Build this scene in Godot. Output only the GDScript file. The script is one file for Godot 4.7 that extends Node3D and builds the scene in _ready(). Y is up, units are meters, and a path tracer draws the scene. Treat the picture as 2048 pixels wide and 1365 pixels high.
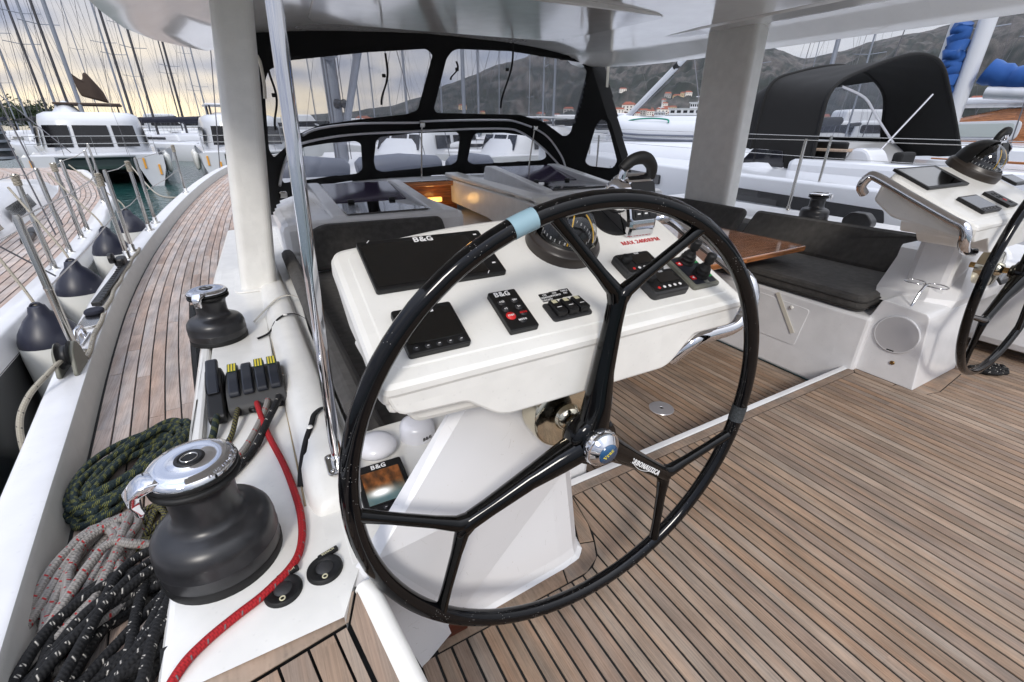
extends Node3D

# ---------------------------------------------------------------- helpers
var M := {}
var taken := {}
var sg := 0
var rng := RandomNumberGenerator.new()

func V(x, y, z) -> Vector3: return Vector3(x, y, z)

func numbered(n: String) -> String:
	if not taken.has(n):
		taken[n] = 0
		return n
	taken[n] += 1
	return "%s_%03d" % [n, taken[n]]

func thing(n: String, label: String, cat: String, at := Vector3.ZERO, group := "") -> Node3D:
	var o := Node3D.new()
	o.name = numbered(n)
	o.position = at
	o.set_meta("label", label)
	o.set_meta("category", cat)
	if group != "": o.set_meta("group", group)
	add_child(o)
	return o

func origin_of(p: Node) -> Vector3:
	var v := Vector3.ZERO
	while p != null and p != self and p is Node3D:
		v += p.position
		p = p.get_parent()
	return v

func new_st() -> SurfaceTool:
	var st := SurfaceTool.new()
	st.begin(Mesh.PRIMITIVE_TRIANGLES)
	return st

func fin(st: SurfaceTool) -> ArrayMesh:
	st.generate_normals()
	return st.commit()

# a mesh given in world coordinates, hung under its thing
func part(n: String, what, m: Material, parent: Node = self) -> MeshInstance3D:
	var o := MeshInstance3D.new()
	o.mesh = fin(what) if what is SurfaceTool else what
	o.material_override = m
	if parent == self:
		o.name = numbered(n)
		add_child(o)
	else:
		o.name = n
		o.position = -origin_of(parent)
		parent.add_child(o, true)
	return o

# a mesh in its parent's own coordinates
func lpart(n: String, what, m: Material, parent: Node, xf := Transform3D()) -> MeshInstance3D:
	var o := MeshInstance3D.new()
	o.mesh = fin(what) if what is SurfaceTool else what
	o.material_override = m
	o.name = n
	o.transform = xf
	parent.add_child(o, true)
	return o

func tag(o: Node, label: String, cat: String, group := "") -> Node:
	o.set_meta("label", label)
	o.set_meta("category", cat)
	if group != "": o.set_meta("group", group)
	return o

func structure(o: Node) -> Node:
	o.set_meta("kind", "structure")
	return o

func tri(st: SurfaceTool, a: Vector3, b: Vector3, c: Vector3) -> void:
	st.set_smooth_group(-1)
	st.set_uv(Vector2(0, 0)); st.add_vertex(a)
	st.set_uv(Vector2(1, 0)); st.add_vertex(b)
	st.set_uv(Vector2(1, 1)); st.add_vertex(c)

func quad(st: SurfaceTool, a: Vector3, b: Vector3, c: Vector3, d: Vector3) -> void:
	st.set_smooth_group(-1)
	for q in [[a, 0, 0], [b, 1, 0], [c, 1, 1], [a, 0, 0], [c, 1, 1], [d, 0, 1]]:
		st.set_uv(Vector2(q[1], q[2])); st.add_vertex(q[0])

# rows of points -> surface; smooth
func grid(st: SurfaceTool, rows: Array, closed := false, uscale := 1.0, flat := false) -> void:
	sg += 1
	var n: int = rows[0].size()
	var last: int = n if closed else n - 1
	var vlen := 0.0
	for i in rows.size() - 1:
		var a: PackedVector3Array = rows[i]
		var b: PackedVector3Array = rows[i + 1]
		var dv: float = a[0].distance_to(b[0]) * uscale
		for j in last:
			var k := (j + 1) % n
			var u0 := float(j) / last
			var u1 := float(j + 1) / last
			st.set_smooth_group(-1 if flat else sg)
			for q in [[a[j], u0, vlen], [a[k], u1, vlen], [b[k], u1, vlen + dv], [a[j], u0, vlen], [b[k], u1, vlen + dv], [b[j], u0, vlen + dv]]:
				st.set_uv(Vector2(q[1], q[2])); st.add_vertex(q[0])
		vlen += dv

func fan(st: SurfaceTool, ring: PackedVector3Array) -> void:
	var c := Vector3.ZERO
	for p in ring: c += p
	c /= ring.size()
	st.set_smooth_group(-1)
	for i in ring.size():
		for q in [ring[i], ring[(i + 1) % ring.size()], c]:
			st.set_uv(Vector2.ZERO); st.add_vertex(q)

func tube(st: SurfaceTool, pts: Array, r, sides := 10, closed := false, caps := true, uscale := 1.0) -> void:
	var n := pts.size()
	var rows := []
	var t0: Vector3 = ((pts[1] - pts[n - 1]) if closed else (pts[1] - pts[0])).normalized()
	var nrm := t0.cross(Vector3.UP if absf(t0.y) < 0.9 else Vector3.RIGHT).normalized()
	for i in n:
		var a: Vector3 = pts[(i - 1 + n) % n] if (closed or i > 0) else pts[i]
		var b: Vector3 = pts[(i + 1) % n] if (closed or i < n - 1) else pts[i]
		var t := (b - a).normalized()
		nrm = (nrm - t * nrm.dot(t)).normalized()
		var bi := t.cross(nrm)
		var rr: float = r[i] if r is Array or r is PackedFloat32Array else r
		var ring := PackedVector3Array()
		for k in sides:
			var an := TAU * k / sides
			ring.append(pts[i] + (nrm * cos(an) + bi * sin(an)) * rr)
		rows.append(ring)
	if closed: rows.append(rows[0])
	grid(st, rows, true, uscale)
	if caps and not closed:
		fan(st, rows[0]); fan(st, rows[n - 1])

# profile of (radius, height); a repeated point makes a crease
func lathe(st: SurfaceTool, prof: Array, segs := 24, xf := Transform3D()) -> void:
	var rows := []
	for i in prof.size():
		if i > 0 and prof[i] == prof[i - 1]:
			grid(st, rows, true)
			rows = []
		var ring := PackedVector3Array()
		for k in segs:
			var an := TAU * k / segs
			ring.append(xf * V(prof[i].x * cos(an), prof[i].y, prof[i].x * sin(an)))
		rows.append(ring)
	grid(st, rows, true)

func rpoly(w: float, h: float, r: float, n := 4) -> PackedVector2Array:
	var o := PackedVector2Array()
	for c in [[w / 2 - r, h / 2 - r, 0.0], [-w / 2 + r, h / 2 - r, PI / 2], [-w / 2 + r, -h / 2 + r, PI], [w / 2 - r, -h / 2 + r, 1.5 * PI]]:
		for k in n + 1:
			var a: float = c[2] + PI / 2 * k / n
			o.append(Vector2(c[0] + cos(a) * r, c[1] + sin(a) * r))
	return o

func round_corners(p: Array, r, n := 4) -> PackedVector2Array:
	var o := PackedVector2Array()
	for i in p.size():
		var a: Vector2 = p[(i - 1 + p.size()) % p.size()]
		var b: Vector2 = p[i]
		var c: Vector2 = p[(i + 1) % p.size()]
		var rr: float = r[i] if r is Array else r
		var l := minf(rr, minf(a.distance_to(b), c.distance_to(b)) * 0.45)
		var s := b + (a - b).normalized() * l
		var e := b + (c - b).normalized() * l
		for k in n + 1:
			var t := float(k) / n
			o.append(s.lerp(b, t).lerp(b.lerp(e, t), t))
	return o

func inset(p: PackedVector2Array, d: float) -> PackedVector2Array:
	var o := PackedVector2Array()
	var n := p.size()
	var area := 0.0
	for i in n: area += p[i].cross(p[(i + 1) % n])
	var s := signf(area)
	for i in n:
		var e0 := (p[i] - p[(i - 1 + n) % n]).normalized()
		var e1 := (p[(i + 1) % n] - p[i]).normalized()
		var n0 := Vector2(-e0.y, e0.x) * s
		var n1 := Vector2(-e1.y, e1.x) * s
		var m := (n0 + n1)
		if m.length() < 0.2: m = n0
		m = m.normalized()
		o.append(p[i] + m * d / maxf(m.dot(n0), 0.5))
	return o

func lift(p: PackedVector2Array, z: float, xf: Transform3D) -> PackedVector3Array:
	var o := PackedVector3Array()
	for q in p: o.append(xf * V(q.x, q.y, z))
	return o

func cap(st: SurfaceTool, p: PackedVector2Array, z: float, xf: Transform3D, uv := false) -> void:
	var t := Geometry2D.triangulate_polygon(p)
	if t.is_empty():
		fan(st, lift(p, z, xf))
		return
	var lo := p[0]
	var hi := p[0]
	for q in p:
		lo = lo.min(q); hi = hi.max(q)
	st.set_smooth_group(-1)
	for i in t:
		var f := (p[i] - lo) / (hi - lo)
		st.set_uv(Vector2(f.x, 1.0 - f.y) if uv else p[i]); st.add_vertex(xf * V(p[i].x, p[i].y, z))

# outline in local xy, pushed from z = 0 to depth, edges bevelled
func prism(st: SurfaceTool, p: PackedVector2Array, depth: float, bev := 0.0, xf := Transform3D(), both := true) -> void:
	if bev <= 0.0:
		grid(st, [lift(p, 0, xf), lift(p, depth, xf)], true, 1.0, true)
		cap(st, p, 0, xf); cap(st, p, depth, xf)
		return
	var mid := inset(p, bev * 0.3)
	var q := inset(p, bev)
	var rows := []
	if both: rows = [lift(q, 0, xf), lift(mid, bev * 0.3, xf), lift(p, bev, xf)]
	else: rows = [lift(p, 0, xf)]
	rows.append_array([lift(p, depth - bev, xf), lift(mid, depth - bev * 0.3, xf), lift(q, depth, xf)])
	grid(st, rows, true, 1.0, true)
	cap(st, q if both else p, 0, xf); cap(st, q, depth, xf)

func box(st: SurfaceTool, c: Vector3, s: Vector3, bev := 0.0, b := Basis()) -> void:
	var bv := minf(bev, minf(s.x, minf(s.y, s.z)) * 0.45)
	prism(st, rpoly(s.x, s.y, maxf(bv, 0.0001), 2 if bv > 0.0 else 1) if bv > 0.0 else PackedVector2Array([Vector2(-s.x / 2, -s.y / 2), Vector2(s.x / 2, -s.y / 2), Vector2(s.x / 2, s.y / 2), Vector2(-s.x / 2, s.y / 2)]), s.z, bv, Transform3D(b, c) * Transform3D(Basis(), V(0, 0, -s.z / 2)))

func axes(x: Vector3, y: Vector3, at: Vector3) -> Transform3D:
	x = x.normalized()
	var z := x.cross(y).normalized()
	return Transform3D(Basis(x, z.cross(x), z), at)

# lies flat: local x -> world x, local y -> world -z, local z -> up
func flat_at(at: Vector3) -> Transform3D: return Transform3D(Basis(V(1, 0, 0), V(0, 0, -1), V(0, 1, 0)), at)

func spline(p: Array, n := 6, closed := false) -> Array:
	var o := []
	var m := p.size()
	var last := m if closed else m - 1
	for i in last:
		var a = p[(i - 1 + m) % m] if (closed or i > 0) else p[i]
		var b = p[i]
		var c = p[(i + 1) % m]
		var d = p[(i + 2) % m] if (closed or i < m - 2) else c
		for k in n:
			o.append(b.cubic_interpolate(c, a, d, float(k) / n))
	if not closed: o.append(p[m - 1])
	return o

func text(s: String, size: float, depth := 0.0008, font := "Droid Sans", bold := true) -> TextMesh:
	var t := TextMesh.new()
	t.text = s
	var f := SystemFont.new()
	f.font_names = PackedStringArray([font])
	f.font_weight = 700 if bold else 400
	t.font = f
	t.font_size = 64
	t.pixel_size = size / 46.0
	t.depth = depth
	t.curve_step = 1.0
	return t

# ---------------------------------------------------------------- materials
func tex(w: int, h: int, f: Callable) -> ImageTexture:
	var im := Image.create(w, h, false, Image.FORMAT_RGB8)
	for y in h:
		for x in w:
			im.set_pixel(x, y, f.call(x, y))
	return ImageTexture.create_from_image(im)

func mat(n: String, c: Color, rough := 0.5, metal := 0.0, coat := 0.0) -> StandardMaterial3D:
	var m := StandardMaterial3D.new()
	m.albedo_color = c
	m.roughness = rough
	m.metallic = metal
	if coat > 0.0:
		m.clearcoat_enabled = true
		m.clearcoat = coat
		m.clearcoat_roughness = 0.08
	M[n] = m
	return m

func tri_tex(m: StandardMaterial3D, t: Texture2D, s: Vector3, world := true, off := Vector3.ZERO) -> void:
	m.albedo_texture = t
	m.uv1_triplanar = true
	m.uv1_world_triplanar = world
	m.uv1_scale = s
	m.uv1_offset = off

func make_materials() -> void:
	var n1 := FastNoiseLite.new()
	n1.seed = 4; n1.frequency = 0.02; n1.fractal_octaves = 5
	var n2 := FastNoiseLite.new()
	n2.seed = 9; n2.frequency = 0.11; n2.fractal_octaves = 3
	# weathered teak: streaks along v
	var grain := tex(1024, 1024, func(x, y):
		var a := n1.get_noise_2d(x * 12.0, y * 0.30)
		var b := n2.get_noise_2d(x * 2.6, y * 0.16 + 700.0)
		var c := n1.get_noise_2d(x * 0.55 + 300.0, y * 0.55)
		var e := n1.get_noise_2d(x * 0.9 + 900.0, y * 0.28 + 50.0)
		var d := 1.0 if n2.get_noise_2d(x * 8.0, y * 0.6 + 90.0) > 0.42 else 0.0
		var v := 0.86 + a * 0.11 + b * 0.07 + c * 0.15 - d * 0.07
		var k := clampf(e * 1.6, -1.0, 1.0) * 0.03
		return Color(clampf(v + k, 0, 1), clampf(v * 0.985, 0, 1), clampf(v * 0.975 - k * 0.8, 0, 1)))
	var tones := [Color(0.650, 0.565, 0.490), Color(0.618, 0.538, 0.466), Color(0.695, 0.617, 0.545), Color(0.622, 0.550, 0.490), Color(0.643, 0.546, 0.460), Color(0.670, 0.600, 0.535), Color(0.608, 0.533, 0.472), Color(0.682, 0.594, 0.512)]
	for i in tones.size():
		for s in 2:
			var m := mat("teak%d%s" % [i, "x" if s else ""], tones[i], 0.72)
			tri_tex(m, grain, V(1.0, 1.0, 0.36) if s == 0 else V(0.36, 1.0, 1.0), true, V(i * 0.37, 0, i * 0.21))
			m.heightmap_enabled = false
	# the same wood greyed by the sun, on the side decks
	for i in 4:
		var m := mat("deckteak%d" % i, [Color(0.765, 0.715, 0.685), Color(0.73, 0.675, 0.64), Color(0.785, 0.74, 0.715), Color(0.74, 0.665, 0.62)][i], 0.75)
		tri_tex(m, grain, V(1.0, 1.0, 0.36), true, V(i * 0.43, 0, i * 0.3))
	var grainx := tex(256, 256, func(x, y):
		var v := 0.80 + n1.get_noise_2d(x * 0.4, y * 7.0) * 0.3 + n2.get_noise_2d(x * 0.2, y * 2.0) * 0.12
		return Color(v, v * 0.97, v * 0.93))
	mat("caulk", Color(0.02, 0.02, 0.022), 0.75)
	var soft := tex(256, 256, func(x, y):
		var v := 0.975 + n1.get_noise_2d(x * 1.3, y * 1.3) * 0.035 + (0.0 if n2.get_noise_2d(x * 5.0, y * 5.0) < 0.62 else -0.04)
		return Color(v, v, v * 0.995))
	var g := mat("gel", Color(0.925, 0.92, 0.905), 0.32, 0.0, 0.35)
	tri_tex(g, soft, V(1.3, 1.3, 1.3))
	g = mat("gelcool", Color(0.90, 0.90, 0.91), 0.30, 0.0, 0.4)
	tri_tex(g, soft, V(0.9, 0.9, 0.9))
	g = mat("gelroof", Color(0.90, 0.895, 0.88), 0.16, 0.0, 0.9)
	tri_tex(g, soft, V(0.6, 0.6, 0.6))
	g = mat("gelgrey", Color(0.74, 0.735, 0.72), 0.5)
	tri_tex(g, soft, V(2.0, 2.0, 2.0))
	var cb := mat("carbon", Color(0.010, 0.010, 0.012), 0.07)
	cb.metallic_specular = 0.42
	cb = mat("carbon_worn", Color(1, 1, 1), 0.07)
	cb.metallic_specular = 0.42
	cb.uv1_scale = V(1, 0.65, 1)
	cb.albedo_texture = tex(128, 1024, func(x, y):
		var v := n2.get_noise_2d(x * 5.0, y * 3.2)
		var w := n1.get_noise_2d(x * 0.6 + 40.0, y * 0.9)
		return Color(0.72, 0.71, 0.69) if v > 0.58 and w > 0.14 else Color(0.035, 0.035, 0.04))
	mat("chrome", Color(0.86, 0.86, 0.87), 0.06, 1.0)
	mat("steel", Color(0.74, 0.73, 0.71), 0.16, 1.0)
	mat("bronze", Color(0.62, 0.50, 0.32), 0.22, 1.0)
	var w := mat("winch", Color(0.175, 0.175, 0.185), 0.33)
	var speck := tex(256, 256, func(x, y):
		var v := 0.86 + n2.get_noise_2d(x * 3.0, y * 3.0) * 0.22 + n1.get_noise_2d(x, y) * 0.15
		return Color(v, v, v))
	tri_tex(w, speck, V(6, 6, 6), false)
	w = mat("plastic", Color(0.055, 0.055, 0.06), 0.45)
	tri_tex(w, speck, V(9, 9, 9), false)
	mat("plastic_grey", Color(0.17, 0.17, 0.175), 0.5)
	mat("navy_plastic", Color(0.10, 0.115, 0.15), 0.42)
	mat("screen", Color(0.012, 0.012, 0.014), 0.06, 0.0, 0.6)
	mat("key", Color(0.10, 0.10, 0.11), 0.5)
	mat("red", Color(0.80, 0.12, 0.12), 0.45)
	mat("green", Color(0.10, 0.52, 0.25), 0.45)
	mat("white_print", Color(0.90, 0.90, 0.90), 0.5)
	mat("red_print", Color(0.72, 0.10, 0.14), 0.5)
	mat("yellow", Color(0.86, 0.78, 0.22), 0.5)
	mat("lamp_yellow", Color(0.93, 0.74, 0.16), 0.4)
	mat("ivory", Color(0.78, 0.76, 0.64), 0.45)
	mat("dome", Color(0.88, 0.88, 0.90), 0.28, 0.0, 0.4)
	mat("tape_blue", Color(0.56, 0.68, 0.73), 0.55)
	mat("badge", Color(0.10, 0.30, 0.46), 0.2, 0.0, 0.8)
	mat("rubber", Color(0.03, 0.03, 0.032), 0.6)
	mat("panel_grey", Color(0.42, 0.42, 0.38), 0.5)
	# woven cloth
	var weave := tex(512, 512, func(x, y):
		var v := 0.82 + 0.10 * sin(x * TAU / 4.0) * sin(y * TAU / 4.0) + 0.07 * n2.get_noise_2d(x * 6.0, y * 6.0) + 0.16 * n1.get_noise_2d(x * 1.1, y * 1.1)
		return Color(v, v, v))
	var c := mat("cushion", Color(0.35, 0.34, 0.33), 0.9)
	tri_tex(c, weave, V(1.6, 1.6, 1.6))
	c.rim_enabled = true; c.rim = 0.25
	c = mat("canvas", Color(0.045, 0.045, 0.05), 0.9)
	tri_tex(c, weave, V(1.2, 1.2, 1.2))
	mat("strap", Color(0.03, 0.03, 0.032), 0.8)
	mat("strap_white", Color(0.80, 0.78, 0.73), 0.8)
	var wd := mat("mahogany", Color(0.40, 0.17, 0.10), 0.35, 0.0, 0.5)
	tri_tex(wd, grainx, V(1.2, 1.2, 1.2))
	wd = mat("varnish", Color(0.80, 0.54, 0.35), 0.12, 0.0, 1.0)
	tri_tex(wd, grainx, V(1.6, 1.6, 1.6))
	wd = mat("interior_wood", Color(0.62, 0.37, 0.17), 0.4, 0.0, 0.4)
	tri_tex(wd, grainx, V(1.4, 1.4, 1.4))
	var gl := mat("vinyl", Color(0.50, 0.53, 0.60, 0.30), 0.10)
	gl.transparency = BaseMaterial3D.TRANSPARENCY_ALPHA
	var wob := tex(256, 256, func(x, y):
		var v := 0.5 + n1.get_noise_2d(x * 1.5, y * 1.5) * 0.8
		return Color(v, v, v))
	gl.heightmap_enabled = true
	gl.heightmap_texture = wob
	gl.heightmap_scale = 0.25
	M["wob"] = wob
	mat("smoked", Color(0.04, 0.035, 0.055), 0.04, 0.0, 0.8)
	mat("purple", Color(0.235, 0.20, 0.29), 0.12, 0.0, 0.6)
	mat("black", Color(0.015, 0.015, 0.016), 0.5)
	M["grain"] = grain
	var cg := mat("compass_glass", Color(0.04, 0.04, 0.045, 0.20), 0.02, 0.0, 1.0)
	cg.transparency = BaseMaterial3D.TRANSPARENCY_ALPHA
	var tg := mat("tape_grey", Color(0.36, 0.39, 0.41), 0.6)
	tri_tex(tg, tex(64, 64, func(x, y):
		var v := 0.55 + n2.get_noise_2d(x * 9.0, y * 9.0) * 0.9
		return Color(v, v, v)), V(14, 14, 14), false)
	mat("alu", Color(0.78, 0.78, 0.80), 0.3, 0.6)
	mat("speaker", Color(0.74, 0.735, 0.74), 0.8)
	var lg := mat("lamp_glow", Color(1.0, 0.86, 0.6), 0.4)
	lg.emission_enabled = true
	lg.emission = Color(1.0, 0.72, 0.35)
	lg.emission_energy_multiplier = 0.9
	mat("hull_dark", Color(0.03, 0.032, 0.045), 0.25, 0.0, 0.6)
	mat("gelboat", Color(0.76, 0.77, 0.79), 0.3, 0.0, 0.4)
	mat("wire", Color(0.40, 0.40, 0.42), 0.4, 0.5)
	mat("fender_white", Color(0.82, 0.82, 0.80), 0.4)
	mat("navy_vinyl", Color(0.10, 0.11, 0.17), 0.4)
	mat("inflatable", Color(0.74, 0.75, 0.77), 0.5)
	mat("stripe_grey", Color(0.36, 0.38, 0.43), 0.5)
	mat("green_rope", Color(0.12, 0.50, 0.42), 0.7)
	var bl := mat("blue_cloth", Color(0.07, 0.28, 0.54), 0.8)
	bl.rim_enabled = true
	mat("pale_pane", Color(0.66, 0.69, 0.68), 0.15)
	mat("teal_hull", Color(0.30, 0.37, 0.36), 0.35, 0.0, 0.4)
	mat("brown_cover", Color(0.25, 0.20, 0.17), 0.8)
	mat("mast_grey", Color(0.50, 0.52, 0.56), 0.45, 0.3)
	mat("mast_dark", Color(0.22, 0.22, 0.24), 0.5)
	mat("orange_band", Color(0.85, 0.60, 0.20), 0.5)
	mat("cat_glass", Color(0.05, 0.045, 0.055), 0.1, 0.0, 0.6)
	var hm := mat("hill", Color(1, 1, 1), 0.95)
	hm.vertex_color_use_as_albedo = true
	tri_tex(hm, tex(512, 512, func(x, y):
		var v := 0.74 + n2.get_noise_2d(x * 2.2, y * 2.2) * 0.55 + n1.get_noise_2d(x * 1.2, y * 1.2) * 0.35
		return Color(v, v, v * 1.02)), V(0.0032, 0.0032, 0.0032))
	mat("house_white", Color(0.86, 0.84, 0.81), 0.8)
	mat("house_cream", Color(0.74, 0.66, 0.54), 0.8)
	mat("house_grey", Color(0.62, 0.61, 0.60), 0.8)
	mat("roof_red", Color(0.50, 0.27, 0.20), 0.8)
	mat("roof_brown", Color(0.47, 0.27, 0.20), 0.8)
	mat("bark", Color(0.22, 0.18, 0.15), 0.9)
	mat("foliage", Color(0.17, 0.22, 0.12), 0.9)
	var wa := mat("water", Color(0.12, 0.26, 0.25), 0.08)
	wa.normal_enabled = true
	var nt := NoiseTexture2D.new()
	nt.width = 512; nt.height = 512
	nt.seamless = true
	nt.as_normal_map = true
	nt.bump_strength = 6.0
	var wn := FastNoiseLite.new()
	wn.seed = 2; wn.frequency = 0.02; wn.fractal_octaves = 4
	nt.noise = wn
	wa.normal_texture = nt
	wa.normal_scale = 0.6
	wa.uv1_triplanar = true
	wa.uv1_world_triplanar = true
	wa.uv1_scale = V(0.22, 0.22, 0.22)
	var scr := Image.create(512, 512, false, Image.FORMAT_RGB8)
	scr.fill(Color(0.97, 0.97, 0.965))
	var sr := RandomNumberGenerator.new()
	sr.seed = 6
	for k in 46:
		var p := Vector2(sr.randf() * 512, sr.randf() * 512)
		var d := Vector2.from_angle(sr.randf() * TAU)
		var dark := sr.randf_range(0.78, 0.92)
		for q in sr.randi_range(3, 26):
			p += d + Vector2(sr.randf_range(-0.4, 0.4), sr.randf_range(-0.4, 0.4))
			scr.set_pixel(posmod(int(p.x), 512), posmod(int(p.y), 512), Color(dark, dark, dark * 0.98))
	for k in 60:
		scr.fill_rect(Rect2i(sr.randi() % 508, sr.randi() % 508, 1 + sr.randi() % 2, 1 + sr.randi() % 2), Color(0.82, 0.79, 0.74))
	var gw := mat("gelworn", Color(0.90, 0.90, 0.91), 0.34, 0.0, 0.3)
	tri_tex(gw, ImageTexture.create_from_image(scr), V(1.7, 1.7, 1.7))
	mat("compass_base", Color(0.20, 0.175, 0.155), 0.35)
	mat("brass_steel", Color(0.80, 0.77, 0.69), 0.12, 1.0)
	mat("sealant", Color(0.60, 0.54, 0.43), 0.7)
	mat("piping", Color(0.20, 0.195, 0.19), 0.85)

# ---------------------------------------------------------------- the scene
func _ready() -> void:
	rng.seed = 11
	var cam := Camera3D.new()
	cam.name = "camera"
	cam.transform = Transform3D(Basis(V(0.87159, 0.00659, 0.49019), V(0.20418, 0.90417, -0.37521), V(-0.44569, 0.42711, 0.78672)).orthonormalized(), V(0, 1.2, 0))
	cam.fov = 73.74
	cam.near = 0.05
	cam.far = 9000.0
	add_child(cam)
	cam.current = true
	var we := WorldEnvironment.new()
	we.name = "air"
	var env := Environment.new()
	env.background_mode = Environment.BG_SKY
	env.sky = Sky.new()
	env.sky.sky_material = make_sky()
	env.background_energy_multiplier = 1.0
	env.tonemap_mode = Environment.TONE_MAPPER_LINEAR
	env.tonemap_exposure = 1.38
	env.sdfgi_enabled = true
	env.ssao_enabled = true
	env.ssil_enabled = true
	env.fog_enabled = true
	env.fog_density = 0.00002
	env.fog_light_color = Color(0.66, 0.69, 0.76)
	we.environment = env
	add_child(we)
	var sun := DirectionalLight3D.new()
	sun.name = "sun"
	sun.light_energy = 0.5
	sun.light_angular_distance = 13.0
	sun.light_color = Color(1.0, 0.975, 0.94)
	sun.shadow_enabled = true
	sun.transform = Transform3D(Basis(), Vector3.ZERO).looking_at(-V(-0.42, 0.58, 0.70))
	add_child(sun)
	make_materials()
	make_ropes()
	cockpit_floor()
	port_moulding()
	hardtop()
	helm()
	port_deck()
	winches()
	ropes()
	dodger()
	cabin()
	starboard()
	neighbours()
	marina()
	land()
	small_things()

func make_sky() -> PanoramaSkyMaterial:
	var w := 1024
	var h := 512
	var im := Image.create(w, h, false, Image.FORMAT_RGBF)
	var n := FastNoiseLite.new()
	n.seed = 21; n.frequency = 1.0; n.fractal_octaves = 5
	for y in h:
		var el := (0.5 - (y + 0.5) / h) * PI
		for x in w:
			var az := (x + 0.5) / w * TAU
			if az > PI: az -= TAU
			var d := V(cos(el) * sin(az), sin(el), -cos(el) * cos(az))
			var e := maxf(el, 0.0)
			# streaky cloud sheets, seen edge-on near the horizon
			var s := 1.0 / (d.y + 0.13) if d.y > 0 else 7.0
			var c := n.get_noise_3d(d.x * s * 1.1 + 4.0, s * 0.5, d.z * s * 1.1) * 1.1 + n.get_noise_3d(d.x * 3.0, d.y * 16.0, d.z * 3.0) * 0.6
			c = clampf(0.5 + c * 0.95, 0.0, 1.0)
			var col := Color(0.275, 0.325, 0.455).lerp(Color(0.60, 0.62, 0.68), c)
			# the last light under the clouds, ahead and to port
			var da := (az + 0.22) / 0.42
			var g := exp(-da * da) * exp(-pow(e / 0.075, 1.5))
			var g2 := exp(-da * da * 0.35) * exp(-pow(e / 0.15, 1.7))
			col = col.lerp(Color(0.80, 0.69, 0.56), clampf(g2 * (0.05 + 0.7 * c * c), 0, 1))
			col = col.lerp(Color(1.45, 1.18, 0.72), clampf(g * (0.45 + 0.75 * c), 0, 1))
			# a lighter sheet to starboard
			var r := clampf((az - 0.35) / 0.8, 0.0, 1.0)
			col = col.lerp(Color(0.60, 0.615, 0.65), r * 0.6)
			# an overcast sky is brightest overhead
			var k := 0.80 + 2.6 * sin(e) * sin(e)
			if el < 0.0: col = Color(0.25, 0.28, 0.30); k = 1.0
			im.set_pixel(x, y, Color(col.r * k, col.g * k, col.b * k))
	var m := PanoramaSkyMaterial.new()
	m.panorama = ImageTexture.create_from_image(im)
	return m

# teak strips laid along z between two x; z ends given by functions
func strips(root: Node, x0: float, x1: float, pitch: float, phase: float, z0: Callable, z1: Callable, y: float, mats: Array, gap := 0.0066, pieces := 1) -> void:
	var i := int(floor((x0 - phase) / pitch))
	while phase + i * pitch < x1:
		var a := maxf(phase + i * pitch + gap * 0.5, x0)
		var b := minf(phase + (i + 1) * pitch - gap * 0.5, x1)
		i += 1
		if b - a < 0.004: continue
		var xm := (a + b) * 0.5
		var n0: float = z0.call(xm)
		var f0: float = z1.call(xm)
		if n0 - f0 < 0.02: continue
		var st := new_st()
		var t := 0.004
		prism(st, PackedVector2Array([Vector2(a, -z0.call(a)), Vector2(b, -z0.call(b)), Vector2(b, -z1.call(b)), Vector2(a, -z1.call(a))]), t + rng.randf() * 0.0004, 0.0012, flat_at(V(0, y - t, 0)), false)
		part("plank", st, M[mats[rng.randi() % mats.size()]], root)

func lin(xs: Array, ys: Array, x: float) -> float:
	for i in xs.size() - 1:
		if x >= xs[i] and x <= xs[i + 1]: return lerpf(ys[i], ys[i + 1], (x - xs[i]) / (xs[i + 1] - xs[i]))
	return ys[0] if x < xs[0] else ys[ys.size() - 1]

func teaks(x := false) -> Array:
	var o := []
	for i in 8: o.append("teak%d%s" % [i, "x" if x else ""])
	return o

func slab(poly: Array, y: float, t: float, m: Material, n: String, parent: Node, bev := 0.0015) -> MeshInstance3D:
	var p := PackedVector2Array()
	for q in poly: p.append(Vector2(q[0], -q[1]))
	var st := new_st()
	prism(st, p, t, bev, flat_at(V(0, y - t, 0)), false)
	return part(n, st, m, parent)

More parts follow.
